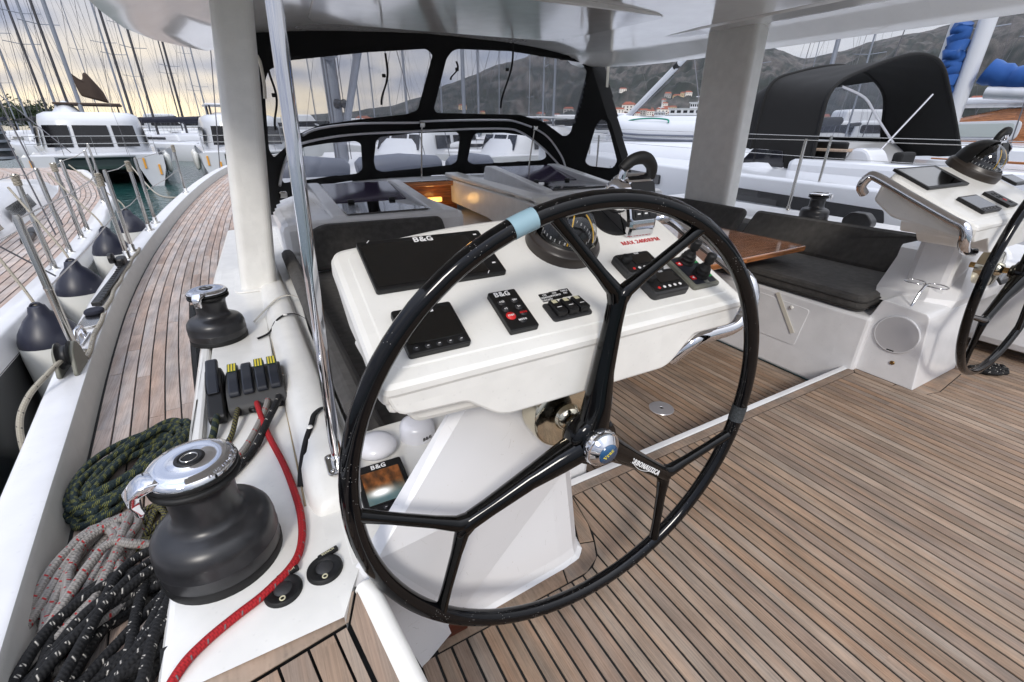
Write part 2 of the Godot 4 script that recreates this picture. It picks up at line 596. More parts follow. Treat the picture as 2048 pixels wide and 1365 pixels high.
func cockpit_floor() -> void:
	# aft floor at y = 0 with black caulking under the strips
	var st := new_st()
	prism(st, PackedVector2Array([Vector2(-0.4, -2.2), Vector2(4.4, -2.2), Vector2(4.4, 1.014), Vector2(-0.4, 1.014)]), 0.08, 0.0, flat_at(V(0, -0.0832, 0)))
	var f := part("floor", st, M.caulk)
	structure(f)
	var mw := 0.043
	var near := func(x): return 1.6
	var far := func(x):
		return lin([0.0, 0.64, 0.70, 0.735, 0.760, 0.785, 0.802, 2.698, 2.701, 2.725, 2.775, 2.86, 3.22, 3.225, 4.3], [-0.693, -0.693, -0.708, -0.742, -0.790, -0.86, -0.969, -0.969, -0.80, -0.725, -0.670, -0.650, -0.680, -0.92, -0.92], x)
	strips(f, 0.12, 4.2, 0.0418, 0.85, near, far, 0.0, teaks())
	# margin boards
	var tx := teaks(true)
	slab([[0.745, -0.9735], [2.70, -0.9735], [2.745, -1.010], [0.735, -1.010]], 0.0006, 0.0045, M[tx[3]], "margin_board", f)
	slab([[2.703, -0.969], [2.703, -0.80], [2.745, -0.80], [2.745, -1.006]], 0.0006, 0.0045, M["teak5"], "margin_board", f)
	slab([[2.703, -0.796], [2.725, -0.73], [2.775, -0.675], [2.86, -0.655], [2.86, -0.728], [2.76, -0.728], [2.75, -0.76], [2.745, -0.796]], 0.0006, 0.0045, M["teak2"], "margin_board", f)
	slab([[2.865, -0.655], [3.22, -0.685], [3.22, -0.73], [2.865, -0.728]], 0.0006, 0.0045, M[tx[0]], "margin_board", f)
	slab([[0.19, -0.698], [0.585, -0.698], [0.60, -0.745], [0.19, -0.725]], 0.0006, 0.0045, M[tx[1]], "margin_board", f)
	slab([[0.59, -0.698], [0.66, -0.700], [0.715, -0.725], [0.745, -0.775], [0.70, -0.79], [0.685, -0.76], [0.65, -0.745], [0.605, -0.745]], 0.0006, 0.0045, M["teak3"], "margin_board", f)
	slab([[0.703, -0.795], [0.747, -0.78], [0.773, -0.84], [0.80, -0.969], [0.755, -0.969], [0.735, -0.86]], 0.0006, 0.0045, M["teak0"], "margin_board", f)
	# white nosing of the step, then the lower floor
	st = new_st()
	box(st, V(1.75, -0.085, -1.029), V(2.05, 0.172, 0.029), 0.005)
	part("step_nosing", st, M.gelcool, f)
	st = new_st()
	prism(st, PackedVector2Array([Vector2(0.3, 1.05), Vector2(2.72, 1.05), Vector2(2.72, 4.0), Vector2(0.3, 4.0)]), 0.06, 0.0, flat_at(V(0, -0.2282, 0)))
	var lf := part("lower_floor", st, M.caulk)
	structure(lf)
	strips(lf, 0.55, 2.70, 0.0418, 0.85, func(_x): return -1.056, func(_x): return -3.6, -0.165, teaks())
	# chromed deck socket for the table leg
	var d := thing("deck_socket", "round polished metal deck plate with a centre hole on the lower cockpit floor", "deck plate", V(1.715, -0.165, -1.393))
	st = new_st()
	lathe(st, [Vector2(0.066, 0.0), Vector2(0.064, 0.003), Vector2(0.064, 0.003), Vector2(0.012, 0.005), Vector2(0.012, 0.005), Vector2(0.010, 0.001)], 36)
	lpart("plate", st, M.alu, d)
	st = new_st()
	lathe(st, [Vector2(0.0105, 0.0), Vector2(0.0105, 0.0022), Vector2(0.0, 0.0022)], 16)
	lpart("hole", st, M.black, d)

func port_moulding() -> void:
	# coaming, one sweep of a cross-section along the boat
	var st := new_st()
	var sec := []
	for zz in [[-0.605, 0.0, 0.0, 0.0], [-0.655, 0.0, 0.0, 0.025], [-0.70, 0.0, 0.0, 0.05], [-0.80, 0.0, 0.0, 0.11], [-1.1, 0.0, 0.0, 0.12], [-2.0, 0.0, 0.0, 0.12], [-3.0, 0.03, 0.02, 0.12], [-4.2, 0.10, 0.05, 0.12]]:
		var z: float = zz[0]
		var dx: float = zz[1]
		var dy: float = zz[2]
		var r := PackedVector3Array()
		for p in [[-0.292, 0.25], [-0.290, 0.32], [-0.283, 0.385], [-0.276, 0.396], [-0.266, 0.40], [-0.12, 0.40], [-0.03, 0.40], [zz[3], 0.40], [zz[3] + 0.005, 0.20]]:
			r.append(V(p[0] + dx, p[1] + dy, z))
		sec.append(r)
	grid(st, sec, false, 1.0, true)
	var co := part("coaming", st, M.gel)
	structure(co)
	# the shelf inboard of it that carries the antennas and the lower display
	st = new_st()
	prism(st, PackedVector2Array([Vector2(0.03, 0.70), Vector2(0.065, 0.705), Vector2(0.56, 1.06), Vector2(0.56, 1.15), Vector2(0.03, 1.15)]), 0.06, 0.008, flat_at(V(0, 0.3405, 0)))
	part("shelf", st, M.gel, co)
	# raised rounded ridge
	st = new_st()
	var rows := []
	for q in [[-0.868, 0.0], [-0.872, 0.3], [-0.89, 0.65], [-0.92, 0.88], [-0.97, 1.0], [-1.5, 1.0], [-2.4, 1.0], [-3.3, 1.0], [-3.5, 0.6], [-3.56, 0.0]]:
		var r := PackedVector3Array()
		var k: float = q[1]
		for p in [[-0.022, 0.399], [-0.016, 0.42], [-0.004, 0.438], [0.016, 0.448], [0.06, 0.45], [0.09, 0.445], [0.104, 0.43], [0.110, 0.399]]:
			r.append(V(lerpf(0.045, p[0], 0.6 + 0.4 * k) - (q[0] + 0.9) * -0.012, 0.399 + (p[1] - 0.399) * k, q[0]))
		rows.append(r)
	grid(st, rows)
	part("ridge", st, M.gel, co)
	# cover plate under the mid winch and the post
	st = new_st()
	prism(st, round_corners([Vector2(-0.235, 1.60), Vector2(-0.035, 1.60), Vector2(-0.02, 3.2), Vector2(-0.215, 3.2)], 0.012), 0.022, 0.004, flat_at(V(0, 0.4005, 0)))
	var cp := part("cover_plate", st, M.gel, co)
	for p in [[-0.222, -1.615], [-0.05, -1.615]]:
		st = new_st()
		lathe(st, [Vector2(0.006, 0.0), Vector2(0.006, 0.0025), Vector2(0.0, 0.003)], 10, Transform3D(Basis(), V(p[0], 0.4225, p[1])))
		part("screw", st, M.steel, cp)
	for q in [[V(-0.028, 0.4215, -1.60), V(-0.012, 0.4215, -3.2)], [V(-0.026, 0.4015, -0.92), V(-0.026, 0.4015, -1.58)]]:
		st = new_st()
		tube(st, [q[0], q[0].lerp(q[1], 0.5), q[1]], 0.0022, 6)
		part("sealant_line", st, M.sealant, co)
	# outboard rim of the trough the clutches stand in
	st = new_st()
	prism(st, round_corners([Vector2(-0.272, 1.15), Vector2(-0.238, 1.20), Vector2(-0.238, 2.6), Vector2(-0.268, 2.6)], 0.02), 0.03, 0.01, flat_at(V(0, 0.392, 0)))
	part("trough_rim", st, M.gel, co)
	# sloping teak-faced end of the coaming
	var a := V(-0.262, 0.398, -0.61)
	var b := V(0.028, 0.398, -0.652)
	var dn := V(0.0, -0.16, 0.42)
	st = new_st()
	quad(st, a + V(-0.02, 0.0, -0.09), b + V(0.03, 0, -0.05), b + dn + V(0.09, -0.006, 0), a + dn + V(-0.02, -0.006, 0))
	part("end_face", st, M.caulk, co)
	# its boards: one across, the rest down the slope
	var sx := (b - a).normalized()
	var sy := dn.normalized()
	var xf := axes(sx, sy, a + V(0, 0.002, 0))
	st = new_st()
	prism(st, PackedVector2Array([Vector2(-0.004, 0.002), Vector2(0.292, 0.002), Vector2(0.264, 0.047), Vector2(0.03, 0.047)]), 0.006, 0.0012, xf)
	part("plank", st, M["teak5x"], co)
	var xs := [0.004, 0.052, 0.098, 0.146, 0.194, 0.239, 0.262]
	for i in 6:
		st = new_st()
		var w: float = xs[i + 1] - 0.0045
		prism(st, PackedVector2Array([Vector2(xs[i], 0.053), Vector2(w, 0.053), Vector2(w + 0.02, 0.44), Vector2(xs[i] + 0.02, 0.44)]), 0.006, 0.0012, xf)
		part("plank", st, M["teak%d" % [2, 5, 0, 3, 1, 5][i]], co)
	st = new_st()
	prism(st, PackedVector2Array([Vector2(0.266, 0.051), Vector2(0.295, 0.006), Vector2(0.372, 0.44), Vector2(0.286, 0.44)]), 0.006, 0.0012, xf)
	part("plank", st, M["teak3"], co)
	# rounded inboard edge of that end and the face that drops to the floor
	st = new_st()
	rows = []
	for t in [0.0, 0.03, 0.5, 1.0]:
		var o: Vector3 = b + dn * t + V(0.078 * t, 0, 0)
		var r := PackedVector3Array()
		for p in [[0.0, -0.004], [0.006, 0.008], [0.018, 0.013], [0.032, 0.010], [0.042, -0.002], [0.055, -0.10], [0.085, -0.26 - 0.14 * (1.0 - t)]]:
			r.append(o + V(p[0], p[1], 0))
		rows.append(r)
	grid(st, rows)
	part("rounded_edge", st, M.gel, co)

func hardtop() -> void:
	var t := thing("hardtop", "white moulded hardtop roof carried on two white legs over the cockpit", "roof", V(1.8, 0.4, -2.8))
	# roof shell: underside sheet, cambered, with a lip all round
	var st := new_st()
	var rows := []
	var edge := func(z): # half width at z
		return 2.24 - 0.22 * pow(clampf((-z - 3.6) / 1.35, 0.0, 1.0), 2.0) * 2.0
	var zs := [-0.3, -0.35, -1.1, -1.6, -2.2, -2.8, -3.4, -3.9, -4.3, -4.6, -4.8, -4.9]
	for z in zs:
		var r := PackedVector3Array()
		var hw: float = edge.call(z)
		var fr := clampf((-z - 4.3) / 0.6, 0.0, 1.0)
		for k in 33:
			var u := -1.0 + k / 16.0
			var x: float = 1.80 + u * hw
			var y := 1.965 - 0.115 * u * u * u * u - 0.05 * absf(u) + u * 0.045 - (0.05 if absf(u) > 0.93 else 0.0)
			y -= 0.0 * fr
			if z > -0.5: y -= 0.03
			r.append(V(x, y + 0.02 * fr, z))
		rows.append(r)
	grid(st, rows)
	# upper skin and rim
	var top := []
	for r in rows:
		var q := PackedVector3Array()
		for p in r: q.append(V(1.8 + (p.x - 1.8) * 1.012, p.y + 0.11, p.z))
		top.append(q)
	grid(st, top)
	grid(st, [rows[0], top[0]], false, 1.0, true)
	grid(st, [rows[rows.size() - 1], top[top.size() - 1]], false, 1.0, true)
	for s in [0, 32]:
		var l := PackedVector3Array()
		var u := PackedVector3Array()
		for i in rows.size():
			l.append(rows[i][s]); u.append(top[i][s])
		grid(st, [l, u], false, 1.0, true)
	part("roof_shell", st, M.gelroof, t)
	# moulded beam over each leg, along the roof
	for s in [-1.0, 1.0]:
		st = new_st()
		rows = []
		for q in [[-1.0, 0.85], [-1.6, 1.0], [-2.4, 1.0], [-3.1, 1.0], [-3.8, 0.55], [-4.6, 0.1]]:
			var r := PackedVector3Array()
			for p in [[-0.16, 0.02], [-0.13, -0.035], [-0.11, -0.045], [0.05, -0.055], [0.13, -0.05], [0.16, 0.02]]:
				r.append(V(1.8 + s * (1.78 + p[0] * q[1]), 1.925 + s * 0.035 + p[1] * (0.35 + 0.65 * q[1]), q[0]))
			rows.append(r)
		grid(st, rows, false, 1.0, true)
		part("beam", st, M.gelroof, t)
	# shallow sunken panel with its edge in the underside
	for q in [[1.0, 2.6, -1.7, -2.6], [0.55, 3.05, -3.0, -4.35]]:
		st = new_st()
		var pl := []
		for c in [[q[0], q[2]], [q[1], q[2]], [q[1] - 0.12, q[3]], [q[0] + 0.12, q[3]]]:
			pl.append(Vector2(c[0], -c[1]))
		prism(st, round_corners(pl, 0.16, 6), 0.05, 0.012, Transform3D(Basis(V(1, 0.02, 0), V(0, 0, -1), V(0, 1, 0)), V(0, 1.885, 0)))
		part("lining_panel", st, M.gelroof, t)
	# legs
	for s in [-1.0, 1.0]:
		st = new_st()
		rows = []
		var base_y := 0.415
		for q in [[0.0, 0.0], [0.2, 0.03], [0.6, 0.42], [1.0, 0.8], [1.3, 1.0], [1.52, 1.0]]:
			var k: float = q[0] / 1.52
			var xi := (0.049 + 0.185 * k) if s < 0 else (3.565 + 0.03 * k)
			var th := 0.17
			var zf := -2.61
			var ch := 0.46
			var r := PackedVector3Array()
			for p in rpoly(th, ch, 0.040, 6):
				r.append(V(xi + s * (th / 2) + p.x * -s, base_y + q[0], zf - ch / 2 - p.y - 0.05 * k))
			rows.append(r)
		grid(st, rows, true, 1.0, true)
		part("leg", st, M.gel, t)
		st = new_st()
		prism(st, rpoly(0.225, 0.53, 0.05), 0.008, 0.003, flat_at(V(0.049 - 0.085 if s < 0 else 3.565 + 0.085, 0.4225 if s < 0 else 0.412, -2.84)))
		part("foot_flange", st, M.gel, t)

# ---------------------------------------------------------------- port helm
const SL := 0.41888 # slope of the console top
# point on the console top: across, up the slope, height above it
func con(u: float, v: float, h := 0.0) -> Transform3D:
	var b := Basis(V(1, 0, 0), V(0, sin(SL), -cos(SL)), V(0, cos(SL), sin(SL)))
	return Transform3D(b, V(u, 0.8122, -0.66) + b.y * v + b.z * h)

func console_body(t: Node3D, ox: float, mir: bool) -> void:
	var sx := func(p: Array) -> Array:
		var o := []
		for q in p: o.append(Vector2(-q.x if mir else q.x, q.y))
		return o
	var flip := Transform3D(Basis(), V(ox, 0, 0))
	# top shell
	var st := new_st()
	var outl := round_corners(sx.call([Vector2(0.125, -0.012), Vector2(1.055, -0.012), Vector2(1.055, 0.365), Vector2(0.86, 0.428), Vector2(0.45, 0.428), Vector2(0.125, 0.372)]), [0.022, 0.022, 0.035, 0.12, 0.12, 0.035], 6)
	prism(st, outl, 0.05, 0.014, flip * con(0, 0, -0.05))
	part("top_shell", st, M.gel, t)
	# slightly raised instrument field
	st = new_st()
	prism(st, round_corners(sx.call([Vector2(0.155, 0.026), Vector2(1.028, 0.026), Vector2(1.028, 0.352), Vector2(0.86, 0.407), Vector2(0.45, 0.407), Vector2(0.155, 0.355)]), 0.03, 5), 0.006, 0.0045, flip * con(0, 0, -0.004), false)
	part("instrument_field", st, M.gel, t)
	# front and body, outline seen from aft, pushed forward
	st = new_st()
	var fo := round_corners(sx.call([Vector2(0.132, 0.797), Vector2(0.150, 0.748), Vector2(0.279, 0.740), Vector2(0.352, 0.683), Vector2(0.806, 0.676), Vector2(0.880, 0.747), Vector2(1.02, 0.744), Vector2(1.046, 0.797)]), [0.015, 0.03, 0.01, 0.03, 0.03, 0.01, 0.02, 0.015], 4)
	prism(st, fo, 0.25, 0.005, Transform3D(Basis(), V(ox, 0, -0.9075)))
	part("front_apron", st, M.gel, t)
	if mir: return console_skirt(t, ox, mir)
	st = new_st()
	prism(st, round_corners(sx.call([Vector2(0.155, 0.775), Vector2(0.185, 0.700), Vector2(0.32, 0.693), Vector2(0.40, 0.66), Vector2(0.78, 0.655), Vector2(0.86, 0.70), Vector2(0.99, 0.70), Vector2(1.02, 0.775)]), 0.02, 4), 0.36, 0.012, Transform3D(Basis(), V(ox, 0, -1.05)))
	part("under_box", st, M.gel, t)
	console_skirt(t, ox, mir)

func console_skirt(t: Node3D, ox: float, mir: bool) -> void:
	var st := new_st()
	prism(st, round_corners([Vector2(0.665, 0.748), Vector2(0.665, 0.792), Vector2(1.02, 0.948), Vector2(1.035, 0.86), Vector2(0.95, 0.80)], 0.015), 0.906, 0.010, Transform3D(Basis(V(0, 0, -1), V(0, 1, 0), V(1, 0, 0)), V(ox + (-1.043 if mir else 0.137), 0, 0)))
	part("side_skirt", st, M.gel, t)

func pedestal(t: Node3D, ox: float, s: float) -> void:
	var q := func(x, y, z): return V(ox + s * x, y, z)
	var st := new_st()
	# strut panel
	var p1: Vector3 = q.call(0.375, 0.66, -0.815)
	var p2: Vector3 = q.call(0.080, 0.42, -0.678)
	var p3: Vector3 = q.call(0.612, 0.365, -0.768)
	var p4: Vector3 = q.call(0.268, 0.055, -0.735)
	var p5: Vector3 = q.call(0.232, 0.02, -0.715)
	var p6: Vector3 = q.call(0.142, -0.005, -0.685)
	var p7: Vector3 = q.call(0.058, 0.385, -0.655)
	var p8: Vector3 = q.call(0.70, 0.66, -0.83)
	var p9: Vector3 = q.call(0.655, 0.40, -0.80)
	var p1b: Vector3 = q.call(0.34, 0.66, -0.83)
	var p2b: Vector3 = q.call(0.04, 0.40, -0.70)
	quad(st, p1, p8, p3, p2)
	tri(st, p8, p9, p3)
	quad(st, p2, p3, p4, p5)
	quad(st, p7, p2, p5, p6)
	quad(st, p1b, p1, p2, p2b)
	quad(st, p2b, p2, p7, q.call(0.03, 0.39, -0.665))
	# upright foot, its corner rounded
	var foot := []
	for r in [[0.0, 0.012], [0.012, 0.002], [0.04, -0.004], [0.36, -0.035]]:
		var ring := PackedVector3Array()
		var e: float = r[1]
		for c in [[0.20, -0.735], [0.60, -0.752], [0.655, -0.76], [0.685, -0.785], [0.70, -0.84], [0.73, -1.02], [0.2, -1.02]]:
			ring.append(q.call(c[0] + (e if c[0] > 0.3 else 0.0), r[0], c[1] + (e if c[1] > -0.8 else 0.0)))
		foot.append(ring)
	grid(st, foot, true, 1.0, true)
	# column behind, up to the console
	var col := []
	for y in [0.2, 0.70]:
		var ring := PackedVector3Array()
		for c in [[0.42, -0.805], [0.70, -0.815], [0.76, -0.98], [0.42, -0.98]]:
			ring.append(q.call(c[0] - (0.04 if y < 0.5 else 0.0), y, c[1] - (0.0 if y < 0.5 else 0.01)))
		col.append(ring)
	grid(st, col, true, 1.0, true)
	part("pedestal", st, M.gelworn, t)
	st = new_st()
	box(st, q.call(0.20, 0.03, -0.765), V(0.16, 0.055, 0.10), 0.004)
	part("wood_plinth", st, M.mahogany, t)

func helm() -> void:
	var t := thing("helm_console", "large white helm console on a slanted pedestal behind the near black steering wheel", "console", V(0.5, 0, -0.85))
	console_body(t, 0.0, false)
	pedestal(t, 0.0, 1.0)
	# grab rail along its inboard side
	var st := new_st()
	var rail := spline([V(0.89, 0.645, -0.725), V(0.92, 0.692, -0.70), V(0.96, 0.708, -0.695), V(1.07, 0.708, -0.695), V(1.115, 0.725, -0.695), V(1.14, 0.77, -0.695), V(1.142, 0.82, -0.715), V(1.14, 0.855, -0.78), V(1.14, 0.91, -0.92), V(1.135, 0.945, -1.02), V(1.06, 0.93, -1.06)], 4)
	tube(st, rail, 0.020, 14)
	part("grab_rail", st, M.chrome, t)
	instruments()
	steering_wheel(V(0.545, 0.590, -0.619), V(-0.05, 0.025, 1.0), 81.8, "near glossy black steering wheel with forked spokes and blue tape on its rim", true)

func rim_pt(c: Vector3, x: Vector3, y: Vector3, r: float, a: float) -> Vector3:
	return c + (x * cos(a) + y * sin(a)) * r

func steering_wheel(c: Vector3, nrm: Vector3, turn: float, label: String, near: bool) -> void:
	var t := thing("steering_wheel", label, "steering wheel", c, "twin steering wheels")
	var z := nrm.normalized()
	var x := Vector3.UP.cross(z).normalized()
	var y := z.cross(x)
	var R := 0.497
	var st := new_st()
	var pts := []
	for k in 96: pts.append(rim_pt(c, x, y, R, TAU * k / 96))
	tube(st, pts, 0.0176, 16, true)
	part("rim", st, M.carbon_worn, t)
	for k in 3:
		var a := deg_to_rad(turn + 120.0 * k)
		var f := rim_pt(c, x, y, 0.318, a)
		st = new_st()
		var hub := rim_pt(c + z * 0.006, x, y, 0.035, a)
		tube(st, [hub, rim_pt(c + z * 0.004, x, y, 0.09, a), rim_pt(c, x, y, 0.16, a), rim_pt(c, x, y, 0.26, a), rim_pt(c, x, y, 0.322, a)], [0.034, 0.030, 0.0235, 0.0195, 0.0195], 14)
		part("spoke", st, M.carbon, t)
		for s in [-1, 1]:
			st = new_st()
			var e := rim_pt(c, x, y, R, a + s * deg_to_rad(21.5))
			var m1 := f.lerp(e, 0.12)
			tube(st, [rim_pt(c, x, y, 0.298, a), f.lerp(m1, 0.6), m1, f.lerp(e, 0.3), f.lerp(e, 0.7), f.lerp(e, 0.92), e], [0.017, 0.0165, 0.0155, 0.0125, 0.0115, 0.013, 0.0155], 12)
			part("spoke_branch", st, M.carbon, t)
	var hx := Transform3D(Basis(x, z, -y), c)
	st = new_st()
	lathe(st, [Vector2(0.028, -0.045), Vector2(0.034, -0.036), Vector2(0.050, -0.030), Vector2(0.058, -0.012), Vector2(0.058, 0.012), Vector2(0.053, 0.026), Vector2(0.034, 0.030)], 32, hx)
	part("hub", st, M.carbon, t)
	st = new_st()
	lathe(st, [Vector2(0.034, 0.028), Vector2(0.039, 0.030), Vector2(0.0405, 0.035), Vector2(0.0405, 0.050), Vector2(0.039, 0.053), Vector2(0.039, 0.053), Vector2(0.036, 0.054), Vector2(0.036, 0.054), Vector2(0.024, 0.068), Vector2(0.023, 0.0685)], 36, hx)
	for k in 18: # knurl dimples
		var a := TAU * k / 18
		var b := Basis(x, z, -y)
		lathe(st, [Vector2(0.0048, 0.0), Vector2(0.003, 0.0016), Vector2(0.0, 0.002)], 8, Transform3D(Basis(b.x * -sin(a) + b.z * cos(a), b.x * cos(a) + b.z * sin(a), b.y), c + z * 0.042 + (b.x * cos(a) + b.z * sin(a)) * 0.0400))
	var cp := part("hub_cap", st, M.chrome, t)
	st = new_st()
	lathe(st, [Vector2(0.0228, 0.0678), Vector2(0.0226, 0.0692), Vector2(0.0, 0.0700)], 28, hx)
	part("badge", st, M.badge, cp)
	if near:
		var tx := text("Vrac", 0.0085, 0.0006, "Droid Serif")
		var tm := part("badge_lettering", tx, M.yellow, cp)
		tm.transform = Transform3D(Basis(x, y, z) * Basis(V(0, 0, 1), deg_to_rad(38)), c + z * 0.0704 - origin_of(cp))
		var an := deg_to_rad(turn + 240.0)
		var dir := (x * cos(an) + y * sin(an))
		var lt := text("CARBONAUTICA", 0.0125, 0.0008)
		var o := part("lettering", lt, M.white_print, t)
		o.transform = Transform3D(Basis(dir, z.cross(dir), z), c + dir * 0.192 + z * 0.0252 - y * 0.0 - origin_of(t))
		st = new_st()
		var sw := []
		for k in 13:
			var q := k / 12.0
			sw.append(c + dir * (0.145 + 0.10 * q) + z * 0.0252 + z.cross(dir) * (-0.0035 - 0.0085 * sin(PI * minf(q * 1.25, 1.0)) + 0.0))
		tube(st, sw, 0.0007, 5)
		part("swoosh", st, M.white_print, t)
		for tp in [[109.5, 2.6, "tape_blue", 0.0185], [-9.5, 2.6, "tape_grey", 0.0185]]:
			st = new_st()
			pts = []
			for k in 9: pts.append(rim_pt(c, x, y, R, deg_to_rad(tp[0] + tp[1] * (k / 8.0 - 0.5) * 2.0)))
			tube(st, pts, tp[3], 14)
			part("tape", st, M[tp[2]], t)
	# shaft and flange on the pedestal
	st = new_st()
	lathe(st, [Vector2(0.014, -0.02), Vector2(0.014, -0.19)], 16, hx)
	part("shaft", st, M.bronze, t)
	st = new_st()
	lathe(st, [Vector2(0.016, -0.066), Vector2(0.026, -0.070), Vector2(0.031, -0.080), Vector2(0.034, -0.086), Vector2(0.034, -0.086), Vector2(0.076, -0.0885), Vector2(0.083, -0.092), Vector2(0.085, -0.098), Vector2(0.0855, -0.15)], 40, hx)
	part("shaft_flange", st, M.brass_steel, t)

func display_unit(n: String, label: String, at: Transform3D, w: float, h: float, th: float, bez: Array, buttons: int, brand := true, cat := "display") -> Node3D:
	# bez: left, right, bottom, top margins round the glass
	var t := thing(n, label, cat, at.origin)
	var st := new_st()
	var wx := Transform3D(at.basis, at.origin)
	prism(st, rpoly(w, h, 0.006), th, 0.002, wx)
	part("housing", st, M.plastic, t)
	st = new_st()
	var gw: float = w - bez[0] - bez[1]
	var gh: float = h - bez[2] - bez[3]
	var gx := wx * Transform3D(Basis(), V((bez[0] - bez[1]) / 2, (bez[2] - bez[3]) / 2, th - 0.0005))
	prism(st, rpoly(gw, gh, 0.002, 2), 0.0012, 0.0003, gx)
	part("glass", st, M.screen, t)
	for i in buttons:
		st = new_st()
		lathe(st, [Vector2(0.0062, 0.0), Vector2(0.006, 0.0012), Vector2(0.0, 0.0016)], 14, wx * Transform3D(Basis(V(1, 0, 0), V(0, 0, 1), V(0, -1, 0)), V(-gw / 2 + gw * (i + 0.5) / buttons, -h / 2 + bez[2] * 0.52, th)))
		var bt := part("button", st, M.key, t)
		st = new_st()
		box(st, wx * V(-gw / 2 + gw * (i + 0.5) / buttons, -h / 2 + bez[2] * 0.52, th + 0.0019), V(0.004, 0.0012, 0.0004), 0.0, wx.basis)
		part("mark", st, M.white_print, bt)
	if brand:
		var o := part("lettering", text("B&G", 0.0135 if w < 0.2 else 0.0165, 0.0006), M.white_print, t)
		o.transform = Transform3D(wx.basis, wx * V(0.0, h / 2 - 0.0145, th + 0.0012) - origin_of(t))
	return t

func instruments() -> void:
	var st: SurfaceTool
	# chartplotter
	var t := display_unit("chartplotter", "wide black chartplotter, the largest screen on the near console", con(0.325, 0.293, 0.002), 0.286, 0.158, 0.012, [0.006, 0.040, 0.010, 0.014], 0, true, "chartplotter")
	for i in 3:
		st = new_st()
		var x := con(0.325 + 0.126, 0.293 + [0.062, 0.045, -0.045][i], 0.014)
		box(st, x.origin, V(0.008, 0.004, 0.0008), 0.0, x.basis)
		part("key_mark", st, M.white_print, t)
	for i in 2:
		st = new_st()
		var x := con(0.325 + [-0.118, 0.100][i], 0.293 + [0.076, -0.073][i], 0.0145)
		box(st, x.origin, V(0.010, 0.0015, 0.0006), 0.0, x.basis * Basis(V(0, 0, 1), 0.9))
		part("corner_mark", st, M.white_print, t)
	# small display
	display_unit("instrument_display", "square black display with five keys at the near left corner of the console", con(0.2485, 0.097, 0.002), 0.118, 0.112, 0.014, [0.006, 0.006, 0.022, 0.014], 5)
	# autopilot keypad
	var k := con(0.424, 0.100, 0.002)
	t = thing("autopilot_keypad", "narrow black keypad with red standby key between the square display and the switches", "keypad", k.origin)
	st = new_st()
	prism(st, rpoly(0.064, 0.112, 0.004), 0.014, 0.002, k)
	part("housing", st, M.plastic, t)
	for q in [[-0.016, 0.022, 0.0085, "key", "<10"], [0.014, 0.022, 0.0085, "key", "10>"], [-0.016, 0.002, 0.0085, "key", "<1"], [0.014, 0.002, 0.0085, "key", "1>"], [-0.014, -0.018, 0.0105, "red", "STBY"], [0.015, -0.016, 0.008, "key", "AUTO"], [0.004, -0.034, 0.008, "key", "MODE"]]:
		st = new_st()
		lathe(st, [Vector2(q[2], 0.0), Vector2(q[2] * 0.95, 0.0016), Vector2(0.0, 0.002)], 18, k * Transform3D(Basis(V(1, 0, 0), V(0, 0, 1), V(0, -1, 0)), V(q[0], q[1], 0.014)))
		var b := part("key", st, M[q[3]], t)
		var o := part("lettering", text(q[4], 0.0052 if q[4].length() < 4 else 0.0036, 0.0004), M.white_print if q[4] != "AUTO" else M.red, b)
		o.transform = Transform3D(k.basis, k * V(q[0], q[1], 0.0163) - origin_of(b))
	var o2 := part("lettering", text("B&G", 0.013, 0.0006), M.white_print, t)
	o2.transform = Transform3D(k.basis, k * V(-0.004, 0.045, 0.0146) - origin_of(t))
	# rocker switches
	k = con(0.552, 0.076, 0.001)
	t = thing("switch_panel", "three black rocker switches with white windows in a dark frame under printed labels", "switch panel", k.origin)
	st = new_st()
	prism(st, round_corners([Vector2(-0.052, -0.024), Vector2(0.048, -0.024), Vector2(0.050, 0.022), Vector2(-0.054, 0.030)], 0.008), 0.006, 0.002, k)
	part("frame", st, M.plastic_grey, t)
	for i in 3:
		st = new_st()
		var sx := k * Transform3D(Basis(V(1, 0, 0), -0.20), V(-0.029 + 0.029 * i, 0.004, 0.002))
		prism(st, rpoly(0.024, 0.046, 0.004), 0.015, 0.003, sx)
		var b := part("rocker", st, M.plastic, t)
		st = new_st()
		box(st, sx * V(0, 0.015, 0.0152), V(0.011, 0.011, 0.001), 0.0, sx.basis)
		part("window", st, M.ivory, b)
		st = new_st()
		box(st, sx * V(0, -0.006, 0.0152), V(0.011, 0.0014, 0.001), 0.0, sx.basis)
		part("bar_mark", st, M.white_print, b)
		st = new_st()
		var lx := con(0.521 + 0.0265 * i, 0.125 + 0.0015 * i, 0.0022)
		prism(st, rpoly(0.0255, 0.024, 0.001, 1), 0.0012, 0.0, lx)
		var lb := part("label_plate", st, M.black, t)
		var words: Array = [["LTS", "COURTESY", "COCKPIT"], ["LTS", "COCKPIT"], ["TABLE", "FRT"]][i]
		for j in words.size():
			var o := part("lettering", text(words[j], 0.0046, 0.0003), M.white_print, lb)
			o.transform = Transform3D(lx.basis, lx * V(0, 0.0065 - 0.0075 * j, 0.0014) - origin_of(lb))
	compass(con(0.664, 0.290, 0.0), "black domed steering compass with yellow lubber lines beside the chartplotter")
	throttle(con(0.918, 0.352, 0.0), false, "chromed engine control lever unit with small black buttons on the near console")
	var tx := part("printed_text", text("MAX 2400RPM", 0.0145, 0.0004), M.red_print)
	tx.transform = con(0.907, 0.262, 0.0030)
	tag(tx, "red lettering MAX 2400RPM printed on the white console below the engine control", "lettering")
	# two small control heads
	control_head(con(0.815, 0.166, 0.002), "dark control head half behind a spoke, the one farther up the console")
	control_head(con(0.833, 0.090, 0.002), "dark control head with knob and red power key nearest the console front edge")
	# thruster panel with two joysticks
	k = con(0.960, 0.112, 0.002)
